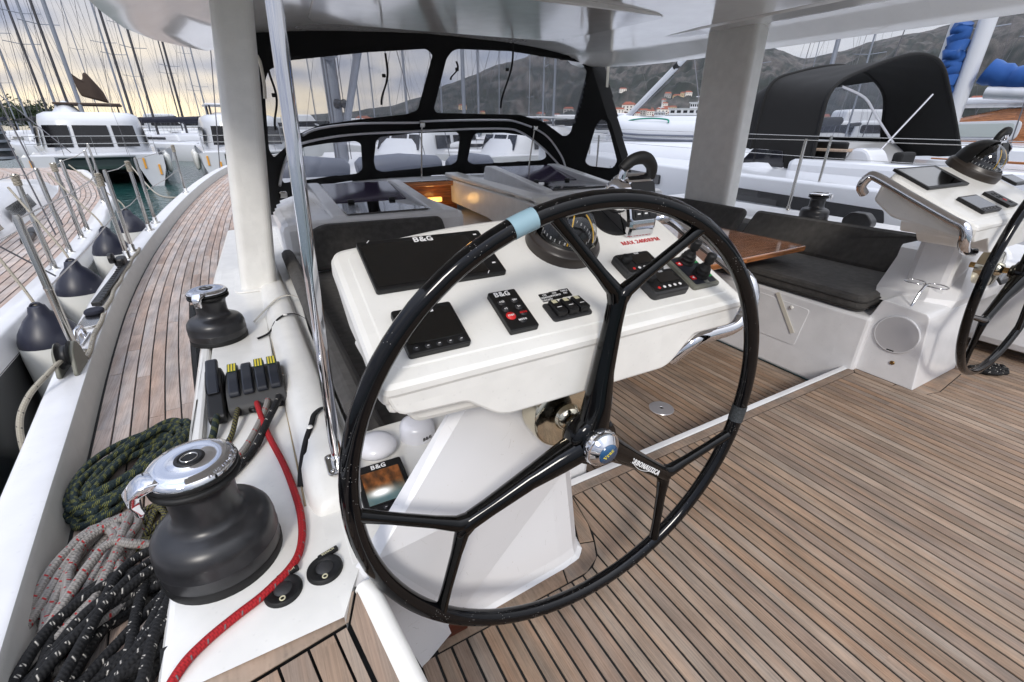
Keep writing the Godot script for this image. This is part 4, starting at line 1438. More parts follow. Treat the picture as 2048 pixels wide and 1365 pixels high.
func winches() -> void:
	winch(V(-0.186, 0.400, -0.855), 1.0, "large dark winch with chromed top in the foreground, red rope passing it", "self-tailing winches", -1.15, 0.88)
	winch(V(-0.205, 0.4225, -2.02), 0.83, "smaller dark winch with chromed top in front of the left white roof leg", "self-tailing winches", -0.35)
	winch(V(3.86, 0.545, -2.02), 0.83, "dark winch on the far starboard coaming behind the grey backrest", "self-tailing winches", 0.9)
	# rope clutches
	var t := thing("rope_clutch_bank", "bank of five dark rope clutches with yellow striped levers beside the winches", "rope clutch", V(-0.10, 0.4, -1.50))
	var st := new_st()
	var bx := Transform3D(Basis(V(0, 0, -1), V(0, 1, 0), V(1, 0, 0)), V(-0.175, 0.401, -1.50))
	prism(st, round_corners([Vector2(-0.105, 0.0), Vector2(0.12, 0.0), Vector2(0.12, 0.055), Vector2(0.06, 0.072), Vector2(-0.05, 0.062), Vector2(-0.105, 0.030)], 0.012), 0.160, 0.004, bx)
	part("body", st, M.panel_dark, t)
	for i in 4:
		var x := -0.152 + i * 0.038
		st = new_st()
		prism(st, round_corners([Vector2(-0.075, 0.052), Vector2(-0.07, 0.068), Vector2(-0.02, 0.086), Vector2(0.06, 0.094), Vector2(0.10, 0.082), Vector2(0.105, 0.062)], 0.012), 0.029, 0.004, Transform3D(bx.basis, V(x - 0.014, 0.401, -1.50)))
		var lv := part("lever", st, M.navy_plastic, t)
		if i != 1:
			st = new_st()
			for s in 3:
				box(st, V(x - 0.008 + s * 0.008, 0.4955 - 0.0015, -1.556 + 0.0), V(0.0045, 0.002, 0.052), 0.0, Basis(V(1, 0, 0), 0.03))
			part("stripe", st, M.yellow, lv)
			st = new_st()
			box(st, V(x, 0.4938, -1.556), V(0.026, 0.0016, 0.056), 0.0, Basis(V(1, 0, 0), 0.03))
			part("stripe_field", st, M.green_dark, lv)
		st = new_st()
		lathe(st, [Vector2(0.011, 0.0), Vector2(0.0105, 0.002), Vector2(0.009, 0.0022), Vector2(0.009, 0.001), Vector2(0.0, 0.001)], 14, Transform3D(Basis(V(1, 0, 0), V(0, 0.45, 0.89), V(0, -0.89, 0.45)), V(x, 0.4175, -1.394)))
		part("rope_hole", st, M.black, t)
	for i in 4:
		st = new_st()
		lathe(st, [Vector2(0.006, 0.0), Vector2(0.006, 0.003), Vector2(0.003, 0.005), Vector2(0.0, 0.005)], 10, Transform3D(Basis(V(0, 1, 0), V(1, 0, 0), V(0, 0, -1)), V(-0.0145, 0.425 + 0.012 * (i % 2), -1.59 + i * 0.055)))
		part("bolt", st, M.steel, t)
	# the tall single clutch at the outboard end
	st = new_st()
	prism(st, round_corners([Vector2(-0.125, 0.0), Vector2(0.11, 0.0), Vector2(0.115, 0.05), Vector2(0.07, 0.10), Vector2(-0.01, 0.085), Vector2(-0.09, 0.05), Vector2(-0.13, 0.03)], 0.018), 0.046, 0.006, Transform3D(bx.basis, V(-0.226, 0.401, -1.50)))
	part("end_clutch", st, M.plastic, t)
	st = new_st()
	prism(st, round_corners([Vector2(-0.06, 0.07), Vector2(0.02, 0.10), Vector2(0.10, 0.118), Vector2(0.115, 0.10), Vector2(0.05, 0.075)], 0.014), 0.034, 0.006, Transform3D(bx.basis, V(-0.222, 0.401, -1.50)))
	part("lever", st, M.navy_plastic, t)
	# push buttons for the winch
	for q in [[-0.090, -0.712, "round black winch button on the white coaming end, nearer the winch"], [-0.014, -0.722, "round black winch button on the white coaming end, nearer the steering wheel"]]:
		var b := thing("winch_button", q[2], "button", V(q[0], 0.4, q[1]), "winch push buttons")
		st = new_st()
		lathe(st, [Vector2(0.034, 0.0), Vector2(0.0335, 0.006), Vector2(0.031, 0.009), Vector2(0.031, 0.009), Vector2(0.018, 0.010), Vector2(0.017, 0.008), Vector2(0.0, 0.008)], 32)
		lpart("bezel", st, M.rubber, b)
		st = new_st()
		lathe(st, [Vector2(0.0165, 0.0082), Vector2(0.012, 0.0115), Vector2(0.0, 0.0125)], 20)
		lpart("cap", st, M.plastic_grey, b)
		st = new_st()
		box(st, V(0.012, 0.008, -0.031), V(0.040, 0.010, 0.010), 0.002, Basis(V(0, 1, 0), 0.25))
		lpart("hinge", st, M.rubber, b)
		st = new_st()
		lathe(st, [Vector2(0.0055, 0.0), Vector2(0.0055, 0.0012), Vector2(0.0032, 0.0012), Vector2(0.0032, 0.0)], 14, Transform3D(Basis(), V(-0.002, 0.0098, 0.0225)))
		lpart("symbol", st, M.ivory, b)
		lpart("lettering", text("WINCH", 0.0055, 0.0004), M.ivory, b, Transform3D(Basis(V(0, 1, 0), 0.25) * Basis(V(1, 0, 0), -PI / 2), V(0.012, 0.0134, -0.031)))

# ---------------------------------------------------------------- ropes
func rope_mat(n: String, f: Callable, rough := 0.85) -> void:
	var m := StandardMaterial3D.new()
	m.roughness = rough
	m.albedo_texture = tex(32, 128, f)
	m.uv1_scale = V(1, 11.0, 1)
	m.heightmap_enabled = true
	m.heightmap_scale = 0.12
	m.heightmap_texture = M.braid
	M[n] = m

func make_ropes() -> void:
	M.braid = tex(32, 128, func(x, y):
		var a := 0.5 + 0.25 * sin((x / 32.0 * 4.0 + y / 128.0 * 12.0) * TAU) + 0.25 * sin((x / 32.0 * 4.0 - y / 128.0 * 12.0) * TAU)
		return Color(a, a, a))
	var br := func(x, y): return 0.86 + 0.14 * sin((x / 32.0 * 4.0 + y / 128.0 * 12.0) * TAU) * sin((x / 32.0 * 4.0 - y / 128.0 * 12.0) * TAU)
	var fleck := func(x, y, on: int, per: int): # short slanted marks in pairs
		var p: int = (int(y) + int(x)) % per
		return p < on and (int(x) % 8) < 5
	rope_mat("rope_red", func(x, y):
		var b: float = br.call(x, y)
		return Color(0.42, 0.42, 0.42) if fleck.call(x, y, 4, 43) and (x / 8) % 2 == 0 else Color(0.72 * b, 0.10 * b, 0.13 * b))
	rope_mat("rope_grey", func(x, y):
		var b: float = br.call(x, y)
		return Color(0.62, 0.13, 0.14) if (y + x) % 64 < 5 and (x % 6) < 4 else Color(0.62 * b, 0.60 * b, 0.58 * b))
	rope_mat("rope_black", func(x, y):
		var b: float = br.call(x, y)
		return Color(0.78, 0.76, 0.72) if (y + x) % 52 < 8 and (y / 2 + x) % 4 < 2 and (x % 11) < 5 else Color(0.055 * b, 0.055 * b, 0.065 * b))
	rope_mat("rope_green", func(x, y):
		var b: float = br.call(x, y)
		return Color(0.56 * b, 0.54 * b, 0.22 * b) if (y + x * 2) % 43 < 17 and (x + y) % 5 < 2 else Color(0.07 * b, 0.15 * b, 0.16 * b))
	rope_mat("rope_olive", func(x, y):
		var b: float = br.call(x, y)
		return Color(0.50 * b, 0.47 * b, 0.22 * b) if (x + y / 2) % 8 < 3 else (Color(0.42 * b, 0.41 * b, 0.38 * b) if (x - y / 2 + 640) % 8 < 2 else Color(0.10 * b, 0.10 * b, 0.09 * b)))
	rope_mat("rope_white", func(x, y):
		var b: float = br.call(x, y)
		return Color(0.25, 0.24, 0.24) if (y + x) % 64 < 5 and (x % 8) < 3 else Color(0.72 * b, 0.69 * b, 0.63 * b))
	mat("panel_dark", Color(0.26, 0.26, 0.26), 0.6)
	mat("green_dark", Color(0.16, 0.28, 0.16), 0.5)
	mat("navy_cloth", Color(0.075, 0.085, 0.15), 0.8)

# flaked heap: loops laid back and forth, each resting on those before
func heap(c: Vector3, a: float, b: float, rot: float, loops: int, r: float, s: int, wob := 0.22, rise := 1.0) -> Array:
	var g := RandomNumberGenerator.new()
	g.seed = s
	var pts := []
	var per := 14
	for i in loops:
		var la := a * g.randf_range(0.72, 1.05)
		var lb := b * g.randf_range(0.55, 1.1)
		var lr := rot + g.randf_range(-wob, wob)
		var ox := g.randf_range(-0.12, 0.12) * a
		var oz := g.randf_range(-0.35, 0.35) * b
		for k in per:
			var t := TAU * k / per
			var p := Vector2(cos(t) * la + ox, sin(t) * lb * (1.0 + 0.35 * sin(t * 2.0 + i)) + oz).rotated(lr)
			var rad := p.length() / maxf(a, 0.01)
			var lay := r + rise * r * 0.62 * float(i) * clampf(1.15 - 0.5 * rad * rad, 0.25, 1.0) * 0.55
			pts.append(c + V(p.x, lay + 0.35 * r * sin(t * 3.0 + i * 2.1), p.y))
	return pts

func ropes() -> void:
	var y := 0.322
	var st := new_st()
	tube(st, spline(heap(V(-0.425, y, -1.375), 0.185, 0.066, 2.05, 13, 0.0092, 5, 0.30), 4), 0.0092, 8)
	tag(part("rope_heap", st, M.rope_green), "heap of dark green rope flecked with yellow on the side deck", "rope", "flaked rope heaps on the side deck")
	st = new_st()
	tube(st, spline(heap(V(-0.365, y, -1.11), 0.085, 0.038, 1.9, 5, 0.0062, 8, 0.5, 1.3), 4), 0.0062, 8)
	tag(part("rope_heap", st, M.rope_olive), "small coil of thin olive rope between the green and grey heaps", "rope", "flaked rope heaps on the side deck")
	st = new_st()
	var gp := heap(V(-0.455, y, -0.985), 0.185, 0.062, 1.75, 11, 0.0098, 15, 0.34)
	gp.append_array([V(-0.42, y + 0.06, -1.02), V(-0.37, y + 0.05, -1.02), V(-0.32, y + 0.02, -1.01), V(-0.295, y + 0.015, -0.99)])
	tube(st, spline(gp, 4), 0.0098, 8)
	tag(part("rope_heap", st, M.rope_grey), "heap of grey rope with red flecks beside the large winch", "rope", "flaked rope heaps on the side deck")
	st = new_st()
	tube(st, spline(heap(V(-0.372, y, -0.80), 0.19, 0.080, 2.15, 15, 0.0098, 27, 0.45, 1.1), 4), 0.0098, 8)
	tag(part("rope_heap", st, M.rope_black), "heap of black rope with white flecks nearest the camera", "rope", "flaked rope heaps on the side deck")
	st = new_st()
	tube(st, spline(heap(V(-0.42, y, -0.60), 0.12, 0.05, 0.7, 5, 0.0098, 33, 0.5), 4), 0.0098, 8)
	tag(part("rope_heap", st, M.rope_black), "loose end of black flecked rope at the lower left edge", "rope", "flaked rope heaps on the side deck")
	# ropes leaving the clutches
	st = new_st()
	tube(st, spline([V(-0.100, 0.425, -1.42), V(-0.096, 0.435, -1.37), V(-0.083, 0.415, -1.25), V(-0.057, 0.4095, -1.10), V(-0.044, 0.4095, -0.99), V(-0.038, 0.4095, -0.888), V(-0.046, 0.4095, -0.807), V(-0.068, 0.4095, -0.757), V(-0.119, 0.4095, -0.716), V(-0.168, 0.4095, -0.692), V(-0.213, 0.4095, -0.667), V(-0.245, 0.408, -0.64), V(-0.272, 0.395, -0.60), V(-0.295, 0.36, -0.54), V(-0.31, 0.335, -0.45)], 6), 0.0080, 10)
	tag(part("rope_line", st, M.rope_red), "red rope running from the clutches past the large winch", "rope")
	st = new_st()
	tube(st, spline([V(-0.040, 0.425, -1.43), V(-0.040, 0.438, -1.38), V(-0.075, 0.43, -1.29), V(-0.12, 0.4105, -1.19), V(-0.18, 0.410, -1.10), V(-0.235, 0.410, -1.04), V(-0.27, 0.405, -1.0), V(-0.30, 0.36, -0.95)], 6), 0.0098, 10)
	tag(part("rope_line", st, M.rope_black), "black and white rope leading from the right hand clutch behind the winch", "rope")
	st = new_st()
	tube(st, spline([V(-0.070, 0.425, -1.43), V(-0.072, 0.432, -1.38), V(-0.10, 0.42, -1.30), V(-0.145, 0.410, -1.20), V(-0.20, 0.410, -1.13), V(-0.26, 0.407, -1.08), V(-0.30, 0.355, -1.04)], 6), 0.0090, 10)
	tag(part("rope_line", st, M.rope_grey), "grey rope with red flecks leading from the clutches behind the winch", "rope")
	st = new_st()
	tube(st, spline([V(-0.150, 0.425, -1.42), V(-0.155, 0.428, -1.36), V(-0.175, 0.409, -1.28), V(-0.215, 0.408, -1.20), V(-0.27, 0.405, -1.14), V(-0.31, 0.35, -1.12)], 6), 0.0072, 10)
	tag(part("rope_line", st, M.rope_olive), "thin olive rope leading from the second clutch toward the winch", "rope")
	st = new_st()
	tube(st, spline([V(-0.203, 0.425, -1.42), V(-0.206, 0.428, -1.36), V(-0.22, 0.411, -1.29), V(-0.245, 0.411, -1.23), V(-0.275, 0.40, -1.18), V(-0.31, 0.35, -1.16)], 6), 0.0098, 10)
	tag(part("rope_line", st, M.rope_green), "dark green rope leading from the outboard clutch over the coaming", "rope")

# ---------------------------------------------------------------- spray dodger
func dod_z(x: float, y: float) -> float:
	var u := minf(absf((x - 1.93) / 1.77), 1.0)
	var zb := -4.0 - 1.35 * (1.0 - u * u * u)
	return lerpf(zb, -4.85, (y - 0.7) / 1.25)

func v2(p: Array) -> PackedVector2Array:
	var o := PackedVector2Array()
	for q in p: o.append(Vector2(q[0], q[1]))
	return o

func on_dodger(p: Vector2, off := 0.0) -> Vector3: return V(p.x, p.y, dod_z(p.x, p.y) + off)

func sheet_in(st: SurfaceTool, outer: PackedVector2Array, holes: Array, step: float, off: float) -> void:
	var lo := outer[0]
	var hi := outer[0]
	for q in outer:
		lo = lo.min(q); hi = hi.max(q)
	var nx := int((hi.x - lo.x) / step) + 1
	var ny := int((hi.y - lo.y) / step) + 1
	sg += 1
	st.set_smooth_group(sg)
	for i in nx:
		for j in ny:
			var a := lo + Vector2(i, j) * step
			var c := a + Vector2(step, step) * 0.5
			if not Geometry2D.is_point_in_polygon(c, outer): continue
			var skip := false
			for h in holes:
				if Geometry2D.is_point_in_polygon(c, h): skip = true; break
			if skip: continue
			var q := [on_dodger(a, off), on_dodger(a + Vector2(step, 0), off), on_dodger(a + Vector2(step, step), off), on_dodger(a + Vector2(0, step), off)]
			for k in [0, 1, 2, 0, 2, 3]: st.add_vertex(q[k])

func hem(st: SurfaceTool, p: PackedVector2Array, w: float, off: float) -> void:
	var i0 := inset(p, -w)
	var i1 := inset(p, w * 0.4)
	var a := PackedVector3Array()
	var b := PackedVector3Array()
	for k in p.size():
		a.append(on_dodger(i0[k], off)); b.append(on_dodger(i1[k], off))
	grid(st, [a, b], true)

func dodger() -> void:
	var t := thing("spray_dodger", "black canvas spray dodger with clear plastic windows joined to the hardtop front", "dodger", V(1.9, 0.66, -4.6))
	var outer := round_corners(Array(v2([[0.18, 1.80], [0.30, 1.86], [0.586, 1.95], [1.243, 2.02], [1.692, 2.05], [2.182, 2.06], [2.847, 2.06], [3.901, 2.03], [3.892, 1.730], [3.807, 0.793], [3.745, 0.640], [3.379, 0.655], [3.002, 0.69], [2.590, 0.685], [1.754, 0.662], [0.515, 0.67], [0.232, 0.655], [0.10, 0.56], [0.115, 0.839], [0.16, 1.212]])), 0.02, 2)
	var wins := [
		[[0.322, 1.528], [0.370, 1.610], [0.564, 1.699], [1.219, 1.807], [1.794, 1.873], [1.872, 1.828], [1.743, 1.338], [1.619, 1.296], [1.087, 1.239], [0.713, 1.186], [0.536, 1.124], [0.255, 0.946], [0.227, 1.019], [0.284, 1.355]],
		[[2.114, 1.893], [2.702, 1.913], [3.597, 1.856], [3.629, 1.758], [3.396, 1.121], [3.340, 1.083], [3.153, 1.240], [2.904, 1.309], [1.939, 1.314], [1.902, 1.359], [2.000, 1.804], [2.055, 1.871]],
		[[0.273, 0.801], [0.307, 0.897], [0.534, 1.029], [0.787, 1.053], [1.073, 1.064], [1.133, 1.036], [1.133, 0.779], [1.067, 0.735], [0.488, 0.745], [0.288, 0.762]],
		[[1.282, 1.061], [1.326, 1.098], [1.710, 1.134], [2.204, 1.148], [2.252, 1.094], [2.242, 0.821], [2.175, 0.779], [1.361, 0.731], [1.271, 0.761], [1.248, 0.852]],
		[[2.377, 1.073], [2.415, 1.135], [2.754, 1.140], [3.008, 1.106], [3.183, 0.972], [3.203, 0.866], [3.154, 0.827], [2.439, 0.777], [2.355, 0.819]],
		[[3.641, 1.293], [3.692, 1.264], [3.682, 0.853], [3.644, 0.771], [3.500, 0.787], [3.472, 0.837], [3.583, 1.204]]]
	var holes := []
	for w in wins: holes.append(round_corners(Array(v2(w)), 0.03, 3))
	var st := new_st()
	sheet_in(st, outer, holes, 0.018, 0.0)
	var cv := part("canvas", st, M.canvas, t)
	st = new_st()
	for h in holes: hem(st, h, 0.022, 0.012)
	part("hem", st, M.canvas, cv)
	for h in holes:
		st = new_st()
		sheet_in(st, inset(h, -0.015), [], 0.03, -0.006)
		part("window", st, M.vinyl, t)
	# arch tubes with pale covers
	var arch1 := v2([[0.544, 1.116], [0.710, 1.170], [1.125, 1.214], [1.749, 1.228], [1.813, 1.242], [2.625, 1.262], [2.892, 1.238], [3.159, 1.118], [3.298, 0.911], [3.341, 0.744]])
	var arch2 := v2([[0.254, 0.763], [0.308, 0.867], [0.400, 0.991], [0.530, 1.053], [0.996, 1.113], [1.688, 1.144], [1.840, 1.153], [2.682, 1.176], [2.924, 1.137], [3.129, 0.992], [3.267, 0.825], [3.333, 0.700]])
	for a in [arch1, arch2]:
		st = new_st()
		var p := []
		for q in spline(Array(a), 5): p.append(on_dodger(q, 0.035))
		tube(st, p, 0.011, 10)
		part("frame_tube", st, M.alu, t)
	for q in [[[1.773, 1.20], [1.743, 0.663]], [[3.051, 1.179], [2.955, 0.70]]]:
		st = new_st()
		tube(st, [on_dodger(Vector2(q[0][0], q[0][1]), 0.05), on_dodger(Vector2(q[1][0], q[1][1]), 0.22)], 0.009, 8)
		part("brace", st, M.steel, t)
	for q in [Vector2(0.26, 0.70), Vector2(3.335, 0.70), Vector2(1.773, 1.21), Vector2(3.05, 1.18)]:
		st = new_st()
		box(st, on_dodger(q, 0.06), V(0.06, 0.05, 0.06), 0.012)
		part("hinge", st, M.steel, t)
	# hanging straps
	for q in [[0.36, 1.60, 0.44, 0.0], [1.36, 1.80, 0.42, 0.02], [2.10, 1.78, 0.16, -0.01], [2.66, 2.00, 0.62, 0.03]]:
		st = new_st()
		var a := PackedVector3Array()
		var b := PackedVector3Array()
		for k in 13:
			var f := k / 12.0
			var p := Vector2(q[0] + 0.05 * sin(f * 5.0) * f + q[3], q[1] - q[2] * f)
			a.append(on_dodger(p, 0.05 + 0.02 * sin(f * 7.0))); b.append(on_dodger(p + Vector2(0.018, 0.0), 0.055 + 0.02 * sin(f * 7.0)))
		var r2 := PackedVector3Array()
		var r3 := PackedVector3Array()
		for k in 13: r2.append(b[k] - V(0, 0, 0.003)); r3.append(a[k] - V(0, 0, 0.003))
		grid(st, [a, b, r2, r3, a])
		var kx := on_dodger(Vector2(q[0] + 0.01, q[1] - q[2] * 0.42), 0.06)
		box(st, kx, V(0.035, 0.03, 0.02), 0.006)
		part("strap", st, M.strap, t)
	# pale tie at the starboard corner
	st = new_st()
	box(st, V(3.83, 1.72, -4.62), V(0.035, 0.42, 0.006), 0.001, Basis(V(0, 0, 1), 0.03))
	box(st, V(3.80, 1.93, -4.60), V(0.10, 0.05, 0.02), 0.006, Basis(V(0, 0, 1), 0.7))
	part("tie", st, M.strap_white, t)
	st = new_st()
	tube(st, spline([V(0.20, 1.70, -4.45), V(0.29, 1.66, -4.4), V(0.30, 1.50, -4.4), V(0.285, 1.38, -4.4)], 4), 0.012, 6)
	part("tie", st, M.strap_white, t)

# ---------------------------------------------------------------- cabin top, companionway, port seat
func hatch(t: Node3D, x0: float, x1: float, za: float, zm: float, zb: float, y: float, yt: float) -> void:
	# dark flat pane near, tilted violet pane far, white cheeks either side
	var st := new_st()
	box(st, V((x0 + x1) / 2, y - 0.04, (za + zb) / 2), V(x1 - x0 + 0.24, 0.08, za - zb + 0.16), 0.02)
	part("coaming_frame", st, M.gelcool, t)
	st = new_st()
	prism(st, rpoly(x1 - x0, za - zm, 0.02), 0.016, 0.004, flat_at(V((x0 + x1) / 2, y + 0.002, (za + zm) / 2)))
	part("pane", st, M.smoked, t)
	st = new_st()
	var l := Vector2(zm - zb, yt - y).length()
	var d := V(0, yt - y, zb - zm).normalized()
	prism(st, rpoly(x1 - x0, l, 0.012), 0.014, 0.003, axes(V(1, 0, 0), d, V((x0 + x1) / 2, (y + yt) / 2 + 0.01, (zm + zb) / 2)))
	part("tilted_pane", st, M.purple, t)
	for x in [x0 - 0.06, x1 + 0.06]:
		st = new_st()
		prism(st, round_corners([Vector2(-zb + 0.10, y - 0.02), Vector2(-zb + 0.06, yt + 0.03), Vector2(-zb - 0.05, yt + 0.035), Vector2(-za - 0.02, y + 0.015), Vector2(-za - 0.06, y - 0.02)], 0.03), 0.10, 0.012, Transform3D(Basis(V(0, 0, -1), V(0, 1, 0), V(1, 0, 0)), V(x - 0.05, 0, 0)))
		part("cheek", st, M.gelcool, t)
	for f in [0.22, 0.78]:
		st = new_st()
		box(st, V(lerpf(x0, x1, f), y + 0.03, zm + 0.03), V(0.05, 0.025, 0.03), 0.006)
		part("latch", st, M.plastic, t)
		st = new_st()
		box(st, V(lerpf(x0, x1, f), yt + 0.012, zb + 0.01), V(0.07, 0.02, 0.03), 0.006)
		part("hinge", st, M.steel, t)

func cabin() -> void:
	var st := new_st()
	# coachroof either side of the companionway and across its front
	var c := Node3D.new()
	c.name = numbered("coachroof")
	add_child(c)
	structure(c)
	for q in [[V(0.80, 0.50, -4.25), V(1.30, 0.24, 1.9)], [V(2.80, 0.53, -4.25), V(1.55, 0.26, 1.9)], [V(1.80, 0.56, -5.35), V(3.4, 0.22, 0.95)]]:
		st = new_st()
		box(st, q[0], q[1], 0.05)
		part("deckhouse_block", st, M.gelcool, c)
	# white bulkhead across the back of the cockpit with the cushions in front of it
	st = new_st()
	box(st, V(0.83, 0.14, -3.36), V(1.32, 0.62, 0.10), 0.03)
	part("bulkhead", st, M.gelcool, c)
	st = new_st()
	box(st, V(2.75, 0.18, -3.36), V(1.55, 0.70, 0.10), 0.03)
	part("bulkhead", st, M.gelcool, c)
	st = new_st() # ledge and foot of the companion trunk to starboard
	prism(st, round_corners([Vector2(3.02, 0.30), Vector2(3.02, 0.60), Vector2(3.08, 0.665), Vector2(4.9, 0.69), Vector2(4.9, 0.46), Vector2(3.9, 0.42)], 0.03), 0.13, 0.018, Transform3D(Basis(V(0, 0, -1), V(0, 1, 0), V(1, 0, 0)), V(1.93, 0, 0)))
	part("companion_cheek", st, M.gel, c)
	st = new_st()
	prism(st, round_corners([Vector2(3.04, 0.665), Vector2(3.1, 0.70), Vector2(4.9, 0.745), Vector2(4.9, 0.70)], 0.012), 0.16, 0.012, Transform3D(Basis(V(0, 0, -1), V(0, 1, 0), V(1, 0, 0)), V(1.925, 0, 0)))
	part("slide_rail", st, M.gel, c)
	st = new_st()
	box(st, V(1.925, 0.56, -3.10), V(0.02, 0.14, 0.09), 0.008)
	part("black_stop", st, M.plastic, c)
	# companionway: varnished inside, lit by a small lamp
	var t := thing("companionway", "open companionway lined with honey coloured varnished wood between the two skylights", "companionway", V(1.62, -0.165, -4.2))
	st = new_st()
	box(st, V(1.68, 0.10, -4.78), V(0.62, 1.05, 0.06), 0.004)
	part("front_panel", st, M.interior_wood, t)
	st = new_st()
	box(st, V(2.36, 0.10, -4.1), V(0.04, 1.0, 1.5), 0.004)
	part("side_panel", st, M.interior_wood, t)
	st = new_st()
	box(st, V(1.38, 0.08, -4.1), V(0.03, 0.95, 1.4), 0.004)
	part("side_panel", st, M.interior_wood, t)
	st = new_st()
	box(st, V(1.68, 0.655, -4.74), V(0.66, 0.05, 0.10), 0.01)
	part("sill", st, M.varnish, t)
	st = new_st()
	box(st, V(2.335, 0.30, -4.02), V(0.012, 0.22, 0.42), 0.004)
	var fr := part("cabinet_door", st, M.varnish, t)
	st = new_st()
	box(st, V(2.327, 0.30, -4.02), V(0.008, 0.13, 0.30), 0.002)
	part("door_glass", st, M.smoked, fr)
	st = new_st()
	box(st, V(1.85, -0.33, -4.1), V(1.0, 0.04, 1.5), 0.0)
	part("cabin_floor", st, M.interior_wood, t)
	for k in 3:
		st = new_st()
		box(st, V(1.68, -0.05 + k * 0.16, -4.66 + k * 0.02), V(0.5, 0.03, 0.16), 0.006)
		part("stair_tread", st, M.varnish, t)
	var lp := thing("cabin_lamp", "small warm lamp glowing inside the companionway", "lamp", V(1.72, 0.50, -4.70))
	st = new_st()
	box(st, Vector3.ZERO, V(0.16, 0.05, 0.03), 0.01)
	lpart("diffuser", st, M.lamp_glow, lp)
	var li := OmniLight3D.new()
	li.name = "cabin_lamp_light"
	li.position = V(1.72, 0.50, -4.64)
	li.light_energy = 0.015
	li.light_color = Color(1.0, 0.78, 0.45)
	li.omni_range = 5.0
	li.omni_attenuation = 2.0
	li.light_size = 0.06
	li.shadow_enabled = true
	add_child(li)
	# skylights
	var h := thing("skylight", "raised skylight with a violet tilted pane left of the companionway", "skylight", V(0.9, 0.62, -3.9), "skylights on the coachroof")
	hatch(h, 0.60, 1.20, -3.42, -3.98, -4.55, 0.615, 0.70)
	h = thing("skylight", "raised skylight with a violet tilted pane right of the companionway", "skylight", V(2.7, 0.65, -4.1), "skylights on the coachroof")
	hatch(h, 2.42, 3.10, -3.55, -4.10, -4.65, 0.675, 0.78)
	# port seat
	var s := thing("seat_cushion", "long charcoal seat cushion on the port side, mostly hidden behind the console", "cushion", V(0.55, 0.22, -2.2), "charcoal cockpit cushions")
	st = new_st()
	box(st, V(0.55, 0.25, -2.2), V(0.75, 0.09, 2.15), 0.03)
	part("cushion", st, M.cushion, s)
	st = new_st()
	box(st, V(0.55, 0.02, -2.2), V(0.82, 0.37, 2.25), 0.02)
	structure(part("port_seat_base", st, M.gelcool))
	s = thing("back_cushion", "long charcoal back cushion leaning on the port coaming behind the steel pole", "cushion", V(0.18, 0.22, -2.1), "charcoal cockpit cushions")
	st = new_st()
	box(st, V(0.185, 0.375, -2.13), V(0.07, 0.27, 1.98), 0.03, Basis(V(0, 0, 1), 0.32))
	part("cushion", st, M.cushion, s)
	s = thing("back_cushion", "charcoal back cushion across the front of the port seat below the skylight", "cushion", V(0.80, 0.22, -3.24), "charcoal cockpit cushions")
	st = new_st()
	prism(st, round_corners([Vector2(-0.54, 0.0), Vector2(0.50, 0.0), Vector2(0.44, 0.29), Vector2(-0.40, 0.30), Vector2(-0.52, 0.24)], 0.05), 0.09, 0.03, Transform3D(Basis(V(1, 0, 0), -0.18), V(0.80, 0.30, -3.28)))
	part("cushion", st, M.cushion, s)

func piping(parent: Node, outline: PackedVector2Array, z: float, xf: Transform3D) -> void:
	var st := new_st()
	var p := []
	for q in lift(outline, z, xf): p.append(q)
	tube(st, p, 0.0045, 6, true)
	part("piping", st, M.piping, parent)

# ---------------------------------------------------------------- starboard side of the cockpit
func con_s(u: float, v: float, h := 0.0) -> Transform3D:
	var k := con(u, v, h)
	k.origin.y += 0.055
	return k

func grown(k: Transform3D, s: float) -> Transform3D: return Transform3D(Basis(k.basis.x * s, k.basis.y * s, k.basis.z * s), k.origin)

